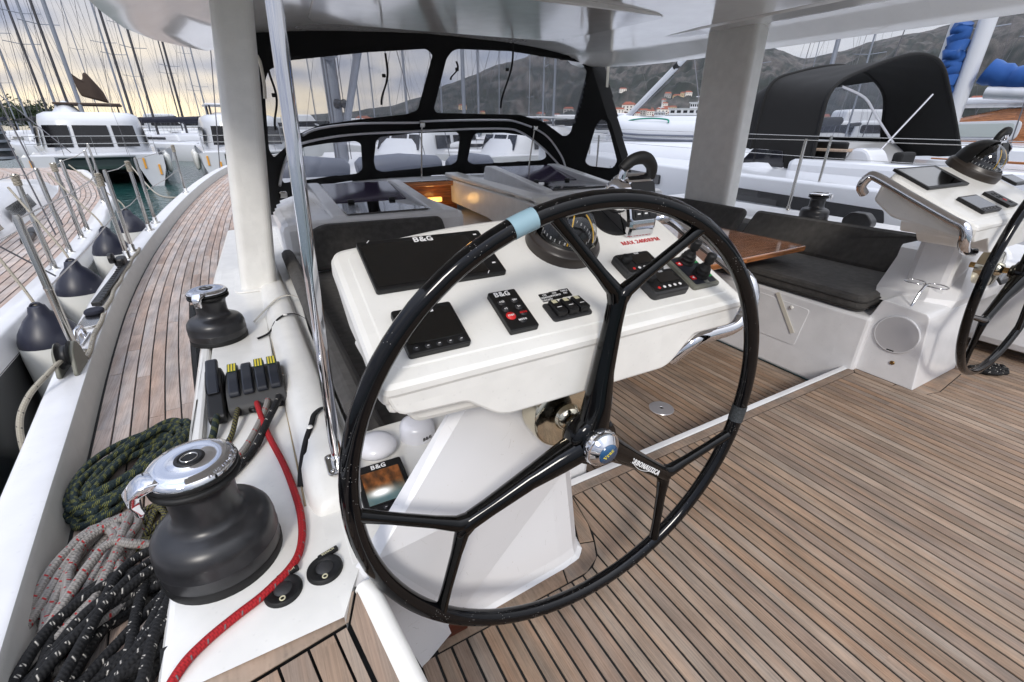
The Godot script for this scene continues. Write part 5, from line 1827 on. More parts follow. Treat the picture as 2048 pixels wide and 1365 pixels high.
func starboard() -> void:
	var st := new_st()
	# seat base: inboard wall with locker door, deck behind
	box(st, V(3.05, 0.07, -2.15), V(0.68, 0.47, 2.32), 0.015)
	var sb := part("starboard_seat_base", st, M.gelcool)
	structure(sb)
	st = new_st()
	prism(st, round_corners([Vector2(-0.60, 0.0), Vector2(0.30, 0.0), Vector2(0.33, 0.24), Vector2(-0.60, 0.28)], 0.02), 0.004, 0.0015, Transform3D(Basis(V(0, 0, 1), V(0, 1, 0), V(-1, 0, 0)), V(2.7105, 0.01, -1.62)))
	var dr := part("locker_door", st, M.gelcool, sb)
	for y in [0.035, -0.02]:
		st = new_st()
		box(st, V(2.704, y + 0.03, -1.77), V(0.006, 0.035 if y > 0 else 0.055, 0.035), 0.002)
		part("latch", st, M.steel, dr)
	st = new_st()
	box(st, V(3.95, 0.30, -1.6), V(0.74, 0.47, 4.2), 0.05)
	structure(part("starboard_coaming", st, M.gelcool))
	var s := thing("seat_cushion", "charcoal seat cushion on the starboard seat below the table edge", "cushion", V(3.05, 0.305, -2.0), "charcoal cockpit cushions")
	st = new_st()
	prism(st, round_corners([Vector2(2.715, 1.04), Vector2(3.42, 1.10), Vector2(3.42, 3.2), Vector2(2.715, 3.2)], 0.07), 0.09, 0.03, flat_at(V(0, 0.307, 0)))
	var cu := part("cushion", st, M.cushion, s)
	for z in [0.062, 0.026]: piping(cu, round_corners([Vector2(2.713, 1.038), Vector2(3.42, 1.10), Vector2(3.42, 3.2), Vector2(2.713, 3.2)], 0.07), z, flat_at(V(0, 0.307, 0)))
	s = thing("back_cushion", "wide charcoal back cushion of the starboard seat, nearest the far console", "cushion", V(3.5, 0.4, -1.75), "charcoal cockpit cushions")
	st = new_st()
	var bx := Transform3D(Basis(V(0, 0, 1), V(0.60, 0.80, 0), V(-0.80, 0.60, 0)), V(3.40, 0.345, -1.72))
	prism(st, round_corners([Vector2(-0.57, 0.0), Vector2(0.47, 0.0), Vector2(0.60, 0.30), Vector2(-0.55, 0.285)], 0.035), 0.08, 0.028, bx)
	cu = part("cushion", st, M.cushion, s)
	piping(cu, inset(round_corners([Vector2(-0.57, 0.0), Vector2(0.47, 0.0), Vector2(0.60, 0.30), Vector2(-0.55, 0.285)], 0.035), 0.006), 0.066, bx)
	s = thing("back_cushion", "charcoal back cushion of the starboard seat in front of the right roof leg", "cushion", V(3.5, 0.4, -2.85), "charcoal cockpit cushions")
	st = new_st()
	prism(st, round_corners([Vector2(-0.55, 0.0), Vector2(0.48, 0.0), Vector2(0.47, 0.285), Vector2(-0.55, 0.29)], 0.035), 0.08, 0.028, bx * Transform3D(Basis(), V(-1.12, 0, 0)))
	part("cushion", st, M.cushion, s)
	# cockpit table
	var t := thing("cockpit_table", "glossy varnished wooden cockpit table in front of the starboard seat", "table", V(2.4, -0.165, -2.3))
	st = new_st()
	prism(st, round_corners([Vector2(2.10, 1.60), Vector2(3.12, 1.62), Vector2(3.12, 3.0), Vector2(2.10, 3.0)], 0.02), 0.035, 0.006, flat_at(V(0, 0.475, 0)))
	part("table_top", st, M.varnish, t)
	st = new_st()
	tube(st, [V(2.5, -0.165, -2.3), V(2.5, 0.475, -2.3)], 0.045, 16)
	part("leg", st, M.alu, t)
	st = new_st() # dark folded leaf hanging on the inboard edge
	box(st, V(2.085, 0.40, -2.3), V(0.02, 0.20, 1.4), 0.004)
	part("drop_leaf", st, M.smoked, t)
	st = new_st()
	box(st, V(2.07, 0.30, -2.3), V(0.016, 0.016, 1.42), 0.003)
	part("edge_trim", st, M.steel, t)
	# starboard helm box with the loudspeaker
	st = new_st()
	var side := round_corners([Vector2(0.725, 0.0), Vector2(0.775, 0.392), Vector2(0.983, 0.41), Vector2(1.012, 0.306), Vector2(1.08, 0.27), Vector2(1.08, 0.0)], [0.006, 0.03, 0.02, 0.02, 0.006, 0.006])
	prism(st, side, 0.50, 0.005, Transform3D(Basis(V(0, 0, -1), V(0, 1, 0), V(1, 0, 0)), V(2.745, 0, 0)))
	var hb := part("starboard_helm_box", st, M.gelcool)
	structure(hb)
	# upper block above the cup tray
	st = new_st()
	var rows := []
	for q in [[0.36, 2.90, 3.75, -0.78, -1.08, 0.0], [0.42, 2.93, 3.75, -0.775, -1.10, 0.0], [0.56, 3.10, 3.75, -0.83, -1.12, 0.0], [0.60, 3.16, 3.75, -0.87, -1.14, 0.0], [0.61, 3.20, 3.75, -0.90, -1.15, 0.0]]:
		rows.append(PackedVector3Array([V(q[1], q[0], q[4]), V(q[1], q[0], q[3] - 0.10), V(q[1] + 0.07, q[0], q[3]), V(q[2], q[0], q[3]), V(q[2], q[0], q[4])]))
	grid(st, rows, true, 1.0, true)
	fan(st, rows[4])
	part("upper_block", st, M.gelcool, hb)
	st = new_st()
	prism(st, rpoly(0.16, 0.10, 0.004), 0.002, 0.0, Transform3D(Basis(V(1, 0, 0), V(0, 0, -1), V(0, 1, 0)), V(3.30, 0.6115, -0.97)))
	tag(part("warning_sticker", st, M.yellow), "yellow warning sticker on the white block below the far console", "sticker")
	display_unit("far_lower_display", "small black display on the white block beside the far steering wheel", axes(V(1, 0, 0), V(0, 0.75, -0.66), V(3.43, 0.50, -0.775)), 0.115, 0.115, 0.012, [0.008, 0.008, 0.02, 0.014], 0)
	t = thing("loudspeaker", "round light grey loudspeaker grille set in the white helm box", "loudspeaker", V(2.742, 0.268, -0.87))
	st = new_st()
	var sp := Transform3D(Basis(V(0, 0, 1), V(-1, 0, 0), V(0, -1, 0)), V(2.744, 0.255, -0.872))
	lathe(st, [Vector2(0.098, 0.0), Vector2(0.098, 0.007), Vector2(0.093, 0.010), Vector2(0.091, 0.009)], 48, sp)
	part("rim", st, M.gelcool, t)
	st = new_st()
	lathe(st, [Vector2(0.091, 0.0088), Vector2(0.06, 0.0105), Vector2(0.0, 0.011)], 48, sp)
	part("grille", st, M.speaker, t)
	st = new_st()
	box(st, V(2.736, 0.168, -0.872), V(0.004, 0.007, 0.032), 0.001)
	part("badge", st, M.black, t)
	t = thing("drain_plug", "small rusty round plug low on the helm box below the loudspeaker", "plug", V(2.742, 0.105, -0.845))
	st = new_st()
	lathe(st, [Vector2(0.011, 0.0), Vector2(0.010, 0.004), Vector2(0.005, 0.004), Vector2(0.0, 0.002)], 18, Transform3D(sp.basis, V(2.743, 0.105, -0.845)))
	part("plug", st, M.bronze, t)
	# cup holder rings
	t = thing("cup_holder", "double ring stainless cup holder above the loudspeaker", "cup holder", V(2.83, 0.41, -0.88))
	for s2 in [-1, 1]:
		st = new_st()
		var ring := []
		for k in 28: ring.append(V(2.86 + cos(TAU * k / 28) * 0.042, 0.505, -0.875 + s2 * 0.046 + sin(TAU * k / 28) * 0.042))
		tube(st, ring, 0.0035, 8, true)
		part("ring", st, M.chrome, t)
	st = new_st()
	tube(st, [V(2.86, 0.504, -0.875), V(2.82, 0.46, -0.875), V(2.79, 0.40, -0.875)], 0.006, 8)
	part("stem", st, M.chrome, t)
	# webbing strap on the locker
	t = thing("webbing_strap", "white webbing strap hanging on the starboard locker front", "strap", V(2.70, 0.30, -1.33))
	st = new_st()
	box(st, V(2.702, 0.19, -1.42), V(0.004, 0.26, 0.024), 0.001, Basis(V(1, 0, 0), -0.62))
	part("webbing", st, M.strap_white, t)
	st = new_st()
	lathe(st, [Vector2(0.012, 0.0), Vector2(0.010, 0.005), Vector2(0.0, 0.006)], 14, Transform3D(sp.basis, V(2.700, 0.235, -1.39)))
	part("snap", st, M.gel, t)
	# far console
	t = thing("helm_console", "far white helm console with a chromed rail at the right edge", "console", V(3.05, 0.2, -0.85))
	console_body(t, 3.46, true)
	for ch in t.get_children(): ch.position.y += 0.055
	st = new_st()
	var rl := []
	for p in [[0.95, 0.70, -0.668], [1.03, 0.715, -0.668], [1.075, 0.745, -0.668], [1.085, 0.785, -0.672], [1.085, 0.81, -0.69], [1.085, 0.83, -0.74], [1.085, 0.90, -0.90], [1.085, 0.958, -1.03], [1.085, 0.955, -1.06], [1.08, 0.915, -1.08], [1.05, 0.885, -1.075]]:
		rl.append(V(3.46 - p[0], p[1] + 0.055, p[2]))
	tube(st, spline(rl, 5), 0.019, 16)
	part("grab_rail", st, M.chrome, t)
	st = new_st()
	box(st, V(3.15, 0.52, -0.92), V(0.34, 0.50, 0.18), 0.03)
	part("pedestal", st, M.gelcool, t)
	display_unit("chartplotter", "black chartplotter mirroring the sky on the far console", con_s(2.69, 0.325, 0.002), 0.40, 0.165, 0.012, [0.012, 0.045, 0.012, 0.012], 0, false, "chartplotter")
	display_unit("instrument_display", "square display with a row of keys on the far console", con_s(2.665, 0.106, 0.002), 0.18, 0.112, 0.014, [0.006, 0.006, 0.024, 0.008], 5, false)
	var kp := con_s(2.91, 0.115, 0.002)
	var ky := thing("autopilot_keypad", "narrow black keypad with one red key on the far console", "keypad", kp.origin)
	st = new_st()
	prism(st, rpoly(0.095, 0.112, 0.004), 0.014, 0.002, kp)
	part("housing", st, M.plastic, ky)
	for q in [[-0.014, 0.03, "key"], [0.014, 0.03, "key"], [-0.014, 0.008, "key"], [0.014, 0.008, "key"], [0.0, -0.014, "red"], [0.014, -0.034, "key"]]:
		st = new_st()
		lathe(st, [Vector2(0.009, 0.0), Vector2(0.0085, 0.0016), Vector2(0.0, 0.002)], 14, kp * Transform3D(Basis(V(1, 0, 0), V(0, 0, 1), V(0, -1, 0)), V(q[0], q[1], 0.014)))
		part("key", st, M[q[2]], ky)
	display_unit("small_display", "small dark screen at the right picture edge on the far console", con_s(3.40, 0.235, 0.002), 0.15, 0.08, 0.014, [0.008, 0.008, 0.012, 0.008], 0, false)
	compass(grown(con_s(3.16, 0.345, 0.0), 1.25), "black domed compass on the far console, its hood toward us")
	throttle(con_s(3.42, 0.39, 0.0), true, "chromed engine control with black lever behind the far compass")
	steering_wheel(V(3.06, 0.601, -0.612), V(0.0, 0.025, 1.0), 95.0, "far steering wheel cut off by the right picture edge", false)

# ---------------------------------------------------------------- boats alongside
func lerp_curve(zs: Array, xs: Array, z: float) -> float:
	for i in zs.size() - 1:
		if z <= zs[i] and z >= zs[i + 1]:
			return cubic_interpolate(xs[i], xs[i + 1], xs[max(i - 1, 0)], xs[min(i + 2, xs.size() - 1)], (zs[i] - z) / (zs[i] - zs[i + 1]))
	return xs[0] if z > zs[0] else xs[xs.size() - 1]

func nb_x(z: float) -> float:
	return lerp_curve([1.0, -1.7, -2.72, -3.8, -5.1, -6.35, -8.7, -12.2, -14.0], [-1.11, -1.07, -1.082, -1.11, -1.20, -1.35, -1.70, -2.6, -3.3], z)

func neighbours() -> void:
	port_neighbour()
	fenders()
	starboard_neighbour()

func port_neighbour() -> void:
	var t := thing("sailing_yacht", "dark hulled sailing yacht with a teak deck moored on our port side", "sailing yacht", V(-2.4, -1.1, -4.0))
	var st := new_st()
	var hull := []
	var rail := []
	var base := []
	for i in 48:
		var z := 1.2 - i * 0.29
		var e := nb_x(z)
		hull.append(PackedVector3Array([V(e + 0.035, 0.34, z), V(e + 0.045, 0.26, z), V(e + 0.02, -0.3, z), V(e - 0.10, -1.25, z)]))
		rail.append(PackedVector3Array([V(e - 0.08, 0.348, z), V(e - 0.075, 0.375, z), V(e + 0.03, 0.375, z), V(e + 0.042, 0.362, z), V(e + 0.045, 0.255, z)]))
		base.append(PackedVector3Array([V(e - 0.06, 0.3455, z), V(e - 1.8, 0.375, z)]))
	grid(st, hull)
	part("hull", st, M.hull_dark, t)
	st = new_st()
	grid(st, rail)
	part("toe_rail", st, M.gelcool, t)
	st = new_st()
	grid(st, base)
	var dk := part("deck", st, M.caulk, t)
	for k in 24:
		st = new_st()
		strake(st, nb_x, func(_z): return 0.35 + 0.0009 * k, 0.085 + k * 0.053, 0.085 + (k + 1) * 0.053 - 0.006, -0.6, -13.6, 0.0, -1.0)
		part("plank", st, M["deckteak%d" % (rng.randi() % 4)], dk)
	# cabin trunk and its window
	st = new_st()
	var rows := []
	for q in [[-3.3, 0.0], [-3.6, 0.6], [-4.5, 1.0], [-6.8, 0.95], [-8.6, 0.55], [-9.5, 0.0]]:
		var e := nb_x(q[0]) - 0.52
		var h: float = q[1]
		rows.append(PackedVector3Array([V(e, 0.36, q[0]), V(e - 0.07, 0.36 + 0.22 * h, q[0]), V(e - 0.16, 0.36 + 0.30 * h, q[0]), V(e - 0.9, 0.36 + 0.38 * h, q[0]), V(e - 1.6, 0.36 + 0.38 * h, q[0])]))
	grid(st, rows)
	part("cabin_trunk", st, M.gelcool, t)
	for q in [[-4.3, -5.2], [-5.6, -6.7]]:
		st = new_st()
		var a := V(nb_x(q[0]) - 0.530, 0.43, q[0])
		var b := V(nb_x(q[1]) - 0.530, 0.43, q[1])
		quad(st, a, b, b + V(-0.035, 0.11, 0), a + V(-0.035, 0.11, 0))
		part("cabin_window", st, M.smoked, t)
	st = new_st()
	box(st, V(-2.4, 0.75, -5.9), V(0.7, 0.05, 0.7), 0.015)
	part("deck_hatch", st, M.smoked, t)
	for q in [[-1.55, -4.75], [-1.5, -4.45]]:
		st = new_st()
		box(st, V(q[0] - 0.05, 0.385, q[1] - 0.5), V(0.06, 0.04, 0.26), 0.01, Basis(V(0, 1, 0), 0.15))
		part("deck_fitting", st, M.plastic, t)
	# stanchions and life lines are its own
	var pts := []
	for z in [-3.8, -4.28, -4.8, -5.15, -7.0, -9.4]:
		var b := V(nb_x(z) - 0.02, 0.375, z)
		st = new_st()
		tube(st, [b, b + V(0, 0.55, 0), b + V(0, 0.56, 0)], [0.014, 0.014, 0.009], 10)
		lathe(st, [Vector2(0.03, 0.0), Vector2(0.017, 0.01), Vector2(0.0165, 0.05)], 12, Transform3D(Basis(), b))
		part("stanchion", st, M.steel, t)
		pts.append(b)
	for z in [-3.8, -4.8]:
		var c := V(nb_x(z) - 0.02, 0.375 + 0.52, z)
		st = new_st()
		var cc := []
		for k in 80: cc.append(c + V(cos(k * 0.8) * 0.017, 0.0007 * k - 0.02 + 0.004 * sin(k * 1.9), sin(k * 0.8) * 0.017))
		tube(st, cc, 0.0045, 5)
		part("lashing", st, M.rope_white, t)
	for h in [0.55, 0.29]:
		st = new_st()
		for k in pts.size() - 1:
			if k == 1: continue
			tube(st, [pts[k] + V(0, h, 0), pts[k].lerp(pts[k + 1], 0.5) + V(0, h - 0.015, 0), pts[k + 1] + V(0, h, 0)], 0.003, 6)
		tube(st, [pts[0] + V(0, h, 0), V(nb_x(-1.2) - 0.02, 0.37 + h, -1.2)], 0.003, 6)
		part("life_line", st, M.steel, t)
	# shrouds and running rigging leading up out of the picture
	st = new_st()
	for q in [[V(-1.25, 0.5, -4.7), V(-2.6, 12.0, -6.6)], [V(-1.2, 0.5, -4.3), V(-2.6, 12.0, -6.5)], [V(-1.6, 0.9, -7.2), V(-3.4, 3.4, -7.4)], [V(-1.05, 0.4, -3.5), V(-2.4, 2.2, -3.0)]]:
		tube(st, q, 0.005, 6)
	part("shroud", st, M.wire, t)

func fenders() -> void:
	var words := ["nearest navy topped white fender squeezed between the two hulls", "second navy topped white fender from the camera between the hulls", "third navy topped white fender between the hulls beside the gate stanchions", "farthest navy topped white fender hanging above the green water"]
	var at := [V(-0.92, 0.286, -2.71), V(-0.925, 0.331, -3.37), V(-0.93, 0.347, -4.29), V(-0.93, 0.346, -5.17)]
	for i in 4:
		var t := thing("fender", words[i], "fender", at[i] - V(0, 0.55, 0), "fenders between the yachts")
		var k := 0.55
		var st := new_st()
		lathe(st, [Vector2(0.0, -0.02), Vector2(0.05, 0.0), Vector2(0.10, 0.06), Vector2(0.118, 0.14), Vector2(0.118, k - 0.06), Vector2(0.114, k)], 24)
		lpart("body", st, M.fender_white, t)
		st = new_st()
		lathe(st, [Vector2(0.1145, k), Vector2(0.112, k + 0.02), Vector2(0.098, k + 0.06), Vector2(0.062, k + 0.115), Vector2(0.038, k + 0.14), Vector2(0.030, k + 0.17), Vector2(0.0, k + 0.175)], 24)
		lpart("cap", st, M.navy_vinyl, t)
		st = new_st()
		var ring := []
		for j in 14: ring.append(V(cos(TAU * j / 14) * 0.02, k + 0.165 + sin(TAU * j / 14) * 0.02, 0))
		tube(st, ring, 0.006, 6, true)
		lpart("eye", st, M.navy_vinyl, t)
		st = new_st()
		var up: Vector3 = V(nb_x(at[i].z - 0.25) - 0.02, 0.88, at[i].z - 0.25) - t.position
		tube(st, spline([V(0, k + 0.17, 0), V(-0.03, k + 0.24, -0.05), up * 0.5 + V(0, k * 0.5 + 0.1, 0), up], 5), 0.006, 6)
		lpart("lanyard", st, M.rope_white, t)

func arch_row(p: Array, n := 6) -> PackedVector3Array:
	var o := PackedVector3Array()
	for q in spline(p, n): o.append(q)
	return o

func starboard_neighbour() -> void:
	var t := thing("sailing_yacht", "white sailing yacht with a big black canvas dodger on our starboard side", "sailing yacht", V(7.4, -1.1, -4.5))
	# hull side with flat deck edge
	var st := new_st()
	var rows := []
	for q in [[2.5, 5.1], [0.0, 5.02], [-2.0, 4.98], [-4.0, 5.0], [-6.0, 5.25], [-8.5, 5.9], [-11.0, 7.0], [-12.5, 8.0]]:
		var y := 0.70 + 0.012 * maxf(-q[0] - 2.0, 0.0)
		rows.append(PackedVector3Array([V(q[1] + 0.22, -1.25, q[0]), V(q[1] + 0.06, -0.4, q[0]), V(q[1], 0.3, q[0]), V(q[1], y - 0.03, q[0]), V(q[1] + 0.02, y, q[0]), V(q[1] + 0.14, y + 0.005, q[0])]))
	grid(st, rows)
	part("hull", st, M.gelboat, t)
	st = new_st()
	var dk := []
	for r in rows: dk.append(PackedVector3Array([r[5], r[5] + V(0.6, 0.02, 0), V(maxf(r[5].x + 0.7, 9.6), r[5].y + 0.05, r[5].z)]))
	grid(st, dk)
	part("deck", st, M.gelboat, t)
	st = new_st()
	prism(st, round_corners([Vector2(1.98, 0.42), Vector2(2.02, 0.54), Vector2(3.9, 0.585), Vector2(3.9, 0.45)], 0.03), 0.03, 0.004, Transform3D(Basis(V(0, 0, -1), V(0, 1, 0), V(1, 0, 0)), V(4.972, 0, 0)))
	part("hull_window", st, M.smoked, t)
	st = new_st()
	prism(st, round_corners([Vector2(4.9, 0.47), Vector2(4.9, 0.60), Vector2(6.2, 0.63), Vector2(6.2, 0.53)], 0.03), 0.05, 0.004, Transform3D(Basis(V(0.16, 0, -1).normalized(), V(0, 1, 0), V(1, 0, 0.16).normalized()), V(4.30, 0, 0)))
	part("hull_window", st, M.smoked, t)
	# coachroof and cockpit coaming
	st = new_st()
	rows = []
	for q in [[-3.6, 0.72], [-3.9, 0.95], [-5.4, 0.98], [-7.2, 0.95], [-8.6, 0.84]]:
		var e := 5.75 + 0.06 * maxf(-q[0] - 4.0, 0.0)
		rows.append(PackedVector3Array([V(e, 0.70, q[0]), V(e + 0.10, q[1] - 0.04, q[0]), V(e + 0.22, q[1], q[0]), V(9.2, q[1] + 0.05, q[0])]))
	grid(st, rows)
	part("coachroof", st, M.gelboat, t)
	st = new_st()
	box(st, V(5.95, 0.76, -1.9), V(0.35, 0.22, 3.2), 0.06)
	part("cockpit_coaming", st, M.gelboat, t)
	st = new_st()
	prism(st, round_corners([Vector2(-0.30, 0.0), Vector2(0.22, 0.0), Vector2(0.10, 0.36), Vector2(-0.08, 0.36)], 0.08), 0.4, 0.03, Transform3D(Basis(V(0, 0, -1), V(0, 1, 0), V(1, 0, 0)), V(6.2, 0.64, -2.95)))
	part("helm_seat", st, M.gelboat, t)
	st = new_st()
	box(st, V(6.5, 0.84, -2.62), V(0.34, 0.26, 0.10), 0.03)
	part("seat_pad", st, M.canvas, t)
	st = new_st()
	box(st, V(6.2, 0.93, -3.35), V(0.05, 0.26, 0.55), 0.02)
	part("cockpit_opening", st, M.black, t)
	st = new_st()
	box(st, V(6.25, 0.97, -3.3), V(0.30, 0.03, 0.55), 0.008)
	part("teak_step", st, M.teak2, t)
	st = new_st()
	prism(st, round_corners([Vector2(3.55, 0.76), Vector2(3.60, 0.95), Vector2(4.0, 0.96), Vector2(4.15, 0.78)], 0.02), 0.02, 0.003, Transform3D(Basis(V(0, 0, -1), V(0, 1, 0), V(1, 0, 0)), V(5.80, 0, 0)))
	part("cabin_window", st, M.smoked, t)
	# black dodger, open toward us
	var aft := arch_row([V(5.96, 0.60, -3.30), V(6.02, 1.2, -3.36), V(6.15, 1.62, -3.40), V(6.7, 1.84, -3.38), V(7.4, 2.02, -3.3), V(7.95, 2.03, -3.27), V(8.3, 1.92, -3.25), V(8.55, 1.68, -3.2), V(8.9, 1.25, -3.1), V(9.3, 0.85, -3.05)])
	var mid := arch_row([V(5.96, 0.66, -4.15), V(6.0, 1.25, -4.15), V(6.1, 1.70, -4.15), V(6.6, 1.86, -4.15), V(7.4, 1.98, -4.15), V(7.95, 1.97, -4.15), V(8.4, 1.90, -4.15), V(8.85, 1.66, -4.1), V(9.1, 1.22, -4.1), V(9.3, 0.85, -4.1)])
	var low := arch_row([V(6.05, 0.78, -4.9), V(6.1, 1.1, -4.85), V(6.25, 1.42, -4.75), V(6.7, 1.58, -4.7), V(7.4, 1.66, -4.7), V(7.95, 1.64, -4.7), V(8.5, 1.80, -5.2), V(9.0, 1.58, -5.4), V(9.2, 1.2, -5.5), V(9.3, 0.85, -5.5)])
	var toe := arch_row([V(6.2, 0.86, -5.5), V(6.3, 0.95, -5.5), V(6.5, 0.98, -5.5), V(6.9, 1.0, -5.55), V(7.4, 1.02, -5.6), V(7.95, 1.02, -5.6), V(8.3, 1.1, -5.75), V(8.8, 1.2, -5.8), V(9.1, 1.1, -5.7), V(9.3, 0.85, -5.6)])
	st = new_st()
	var sag := []
	for k in 9:
		var r := PackedVector3Array()
		var f := k / 8.0
		for i in aft.size():
			var w := 0.03 * sin(PI * f) + 0.008 * sin(i * 0.9 + k * 2.0) * sin(PI * f)
			r.append(aft[i].lerp(mid[i], f) + V(0, -w, 0))
		sag.append(r)
	grid(st, sag)
	var wl := [38, 50]
	grid(st, [mid.slice(0, wl[0] + 1), low.slice(0, wl[0] + 1)])
	grid(st, [mid.slice(wl[1]), low.slice(wl[1])])
	var d := part("dodger", st, M.canvas, t)
	st = new_st()
	grid(st, [mid.slice(wl[0], wl[1] + 1), low.slice(wl[0], wl[1] + 1)])
	part("window", st, M.vinyl, d)
	for a in [aft, mid]:
		st = new_st()
		tube(st, Array(a), 0.022, 8)
		part("rim_roll", st, M.canvas, d)
	st = new_st() # canvas round the front window
	var n := low.size()
	var wa := PackedVector3Array()
	var wb := PackedVector3Array()
	for i in n:
		wa.append(low[i].lerp(toe[i], 0.10)); wb.append(low[i].lerp(toe[i], 0.93))
	grid(st, [low, wa])
	grid(st, [wb, toe])
	for r in [[0, 12], [26, 29], [44, n]]:
		grid(st, [wa.slice(r[0], r[1]), wb.slice(r[0], r[1])])
	part("front_panel", st, M.canvas, d)
	st = new_st()
	grid(st, [wa.slice(11, 27), wb.slice(11, 27)])
	part("window", st, M.vinyl, d)
	st = new_st()
	grid(st, [wa.slice(28, 45), wb.slice(28, 45)])
	part("window", st, M.vinyl, d)
	st = new_st()
	tube(st, spline([V(6.5, 1.66, -3.5), V(7.0, 1.55, -3.45), V(7.3, 1.35, -3.4), V(7.75, 1.03, -3.3)], 4), 0.014, 8)
	part("frame_tube", st, M.alu, d)
	st = new_st()
	tube(st, [V(8.25, 1.62, -3.25), V(7.35, 0.86, -3.3)], 0.012, 8)
	part("frame_tube", st, M.alu, d)
	# stanchions, lines and a pushpit hoop
	var tops := []
	for z in [1.0, -0.8, -2.68, -4.4, -6.0, -7.8]:
		var x := lerp_curve([2.5, -2.0, -6.0, -8.5], [5.1, 4.98, 5.25, 5.9], z) + 0.05
		var b := V(x, 0.71 + 0.012 * maxf(-z - 2.0, 0.0), z)
		st = new_st()
		tube(st, [b, b + V(0, 0.42, 0)], 0.0125, 10)
		part("stanchion", st, M.steel, t)
		tops.append(b)
	for h in [0.41, 0.22]:
		st = new_st()
		for k in tops.size() - 1: tube(st, [tops[k] + V(0, h, 0), tops[k + 1] + V(0, h, 0)], 0.0032, 6)
		part("life_line", st, M.steel, t)
	for q in [[5.45, -6.9], [5.62, -7.35], [5.75, -7.7]]:
		st = new_st()
		tube(st, spline([V(q[0], 0.76, q[1]), V(q[0], 1.12, q[1]), V(q[0] + 0.04, 1.20, q[1] - 0.05), V(q[0] + 0.14, 1.20, q[1] - 0.18), V(q[0] + 0.18, 1.12, q[1] - 0.22), V(q[0] + 0.18, 0.76, q[1] - 0.22)], 4), 0.013, 8)
		part("grab_hoop", st, M.steel, t)
	# dinghy on its foredeck
	var g := thing("inflatable_dinghy", "grey and white inflatable dinghy with striped tubes and a green rope", "dinghy", V(7.2, 0.95, -7.0))
	st = new_st()
	var tb := spline([V(6.95, 1.10, -5.0), V(6.75, 1.09, -6.0), V(6.72, 1.10, -7.0), V(6.95, 1.15, -7.8), V(7.35, 1.22, -8.25), V(7.8, 1.18, -7.9), V(8.0, 1.12, -7.0), V(8.05, 1.10, -6.0), V(8.0, 1.1, -5.0)], 6)
	tube(st, tb, 0.21, 18)
	part("tube_collar", st, M.inflatable, g)
	for h in [-0.02, -0.09]:
		st = new_st()
		var sp := []
		for q in tb:
			var o: Vector3 = (q - V(7.4, q.y, q.z)) if q.z > -7.0 else (q - V(7.4, q.y, -7.0))
			sp.append(q + o.normalized() * (0.205 if h > -0.05 else 0.19) + V(0, h, 0))
		tube(st, sp, 0.020, 6)
		part("rubbing_strake", st, M.stripe_grey, g)
	st = new_st()
	rows = []
	for q in [[-4.6, 0.45, 1.25], [-5.8, 0.50, 1.34], [-7.0, 0.46, 1.36], [-7.7, 0.30, 1.33], [-8.1, 0.05, 1.28]]:
		rows.append(PackedVector3Array([V(7.38 - q[1], 1.18, q[0]), V(7.38 - q[1] * 0.7, q[2], q[0]), V(7.38, q[2] + 0.04, q[0]), V(7.38 + q[1], 1.18, q[0])]))
	grid(st, rows)
	part("cover", st, M.inflatable, g)
	st = new_st()
	tube(st, spline([V(6.80, 1.28, -7.6), V(6.70, 1.33, -7.2), V(6.66, 1.345, -6.7), V(6.62, 1.32, -6.3), V(6.6, 1.27, -6.25)], 6), 0.014, 6)
	part("green_rope", st, M.green_rope, g)
	# raised gangway pole
	var sp2 := thing("gangway_pole", "white pole slanting up behind the dinghy with a black band", "pole", V(8.0, 0.9, -9.3))
	st = new_st()
	tube(st, [V(8.0, 0.95, -9.5), V(8.0, 2.6, -7.12)], 0.055, 14)
	part("pole", st, M.gelboat, sp2)
	st = new_st()
	tube(st, [V(8.0, 2.28, -7.60), V(8.0, 2.34, -7.50)], 0.062, 14)
	part("band", st, M.plastic, sp2)
	st = new_st()
	tube(st, [V(7.97, 1.2, -9.0), V(7.8, 2.1, -7.4)], 0.008, 6)
	tube(st, [V(8.0, 2.55, -7.2), V(7.6, 1.3, -6.4)], 0.008, 6)
	part("tackle", st, M.wire, sp2)
	# our own starboard stanchions
	for q in [[4.22, -2.44, 0.52], [4.25, -5.2, 0.50]]:
		var s := thing("stanchion", ["stainless stanchion beside the far winch on our starboard edge", "stainless stanchion behind the right roof leg on our starboard edge"][0 if q[1] > -3 else 1], "stanchion", V(q[0], q[2], q[1]), "stanchions along our starboard edge")
		st = new_st()
		tube(st, [V(0, 0, 0), V(0, 0.59, 0), V(0, 0.60, 0)], [0.0125, 0.0125, 0.009], 12)
		lpart("tube", st, M.steel, s)
		st = new_st()
		lathe(st, [Vector2(0.03, 0.0), Vector2(0.018, 0.01), Vector2(0.0175, 0.05)], 14)
		lpart("socket", st, M.steel, s)
	st = new_st()
	tube(st, [V(4.24, 1.10, -6.0), V(4.22, 1.11, -2.44), V(4.15, 1.10, 0.6)], 0.0032, 6)
	tag(part("life_line", st, M.steel), "wire life line along our starboard edge in front of the black dodger", "life line")
	var gb := thing("line_organiser", "small dark grey turning block on the starboard coaming beside the far winch", "block", V(3.98, 0.54, -1.75))
	st = new_st()
	prism(st, round_corners([Vector2(-0.10, 0.0), Vector2(0.10, 0.0), Vector2(0.10, 0.05), Vector2(0.05, 0.10), Vector2(-0.05, 0.10), Vector2(-0.10, 0.05)], 0.02), 0.09, 0.01, Transform3D(Basis(V(0, 0, -1), V(0, 1, 0), V(1, 0, 0)), V(3.94, 0.537, -1.75)))
	part("body", st, M.winch, gb)
	# boats beyond: the blue sail cover, the wooden motor yacht
	var b := thing("sailing_yacht", "yacht with a bright blue sail cover on its boom at the right edge", "sailing yacht", V(12, -1.1, -4.5))
	st = new_st()
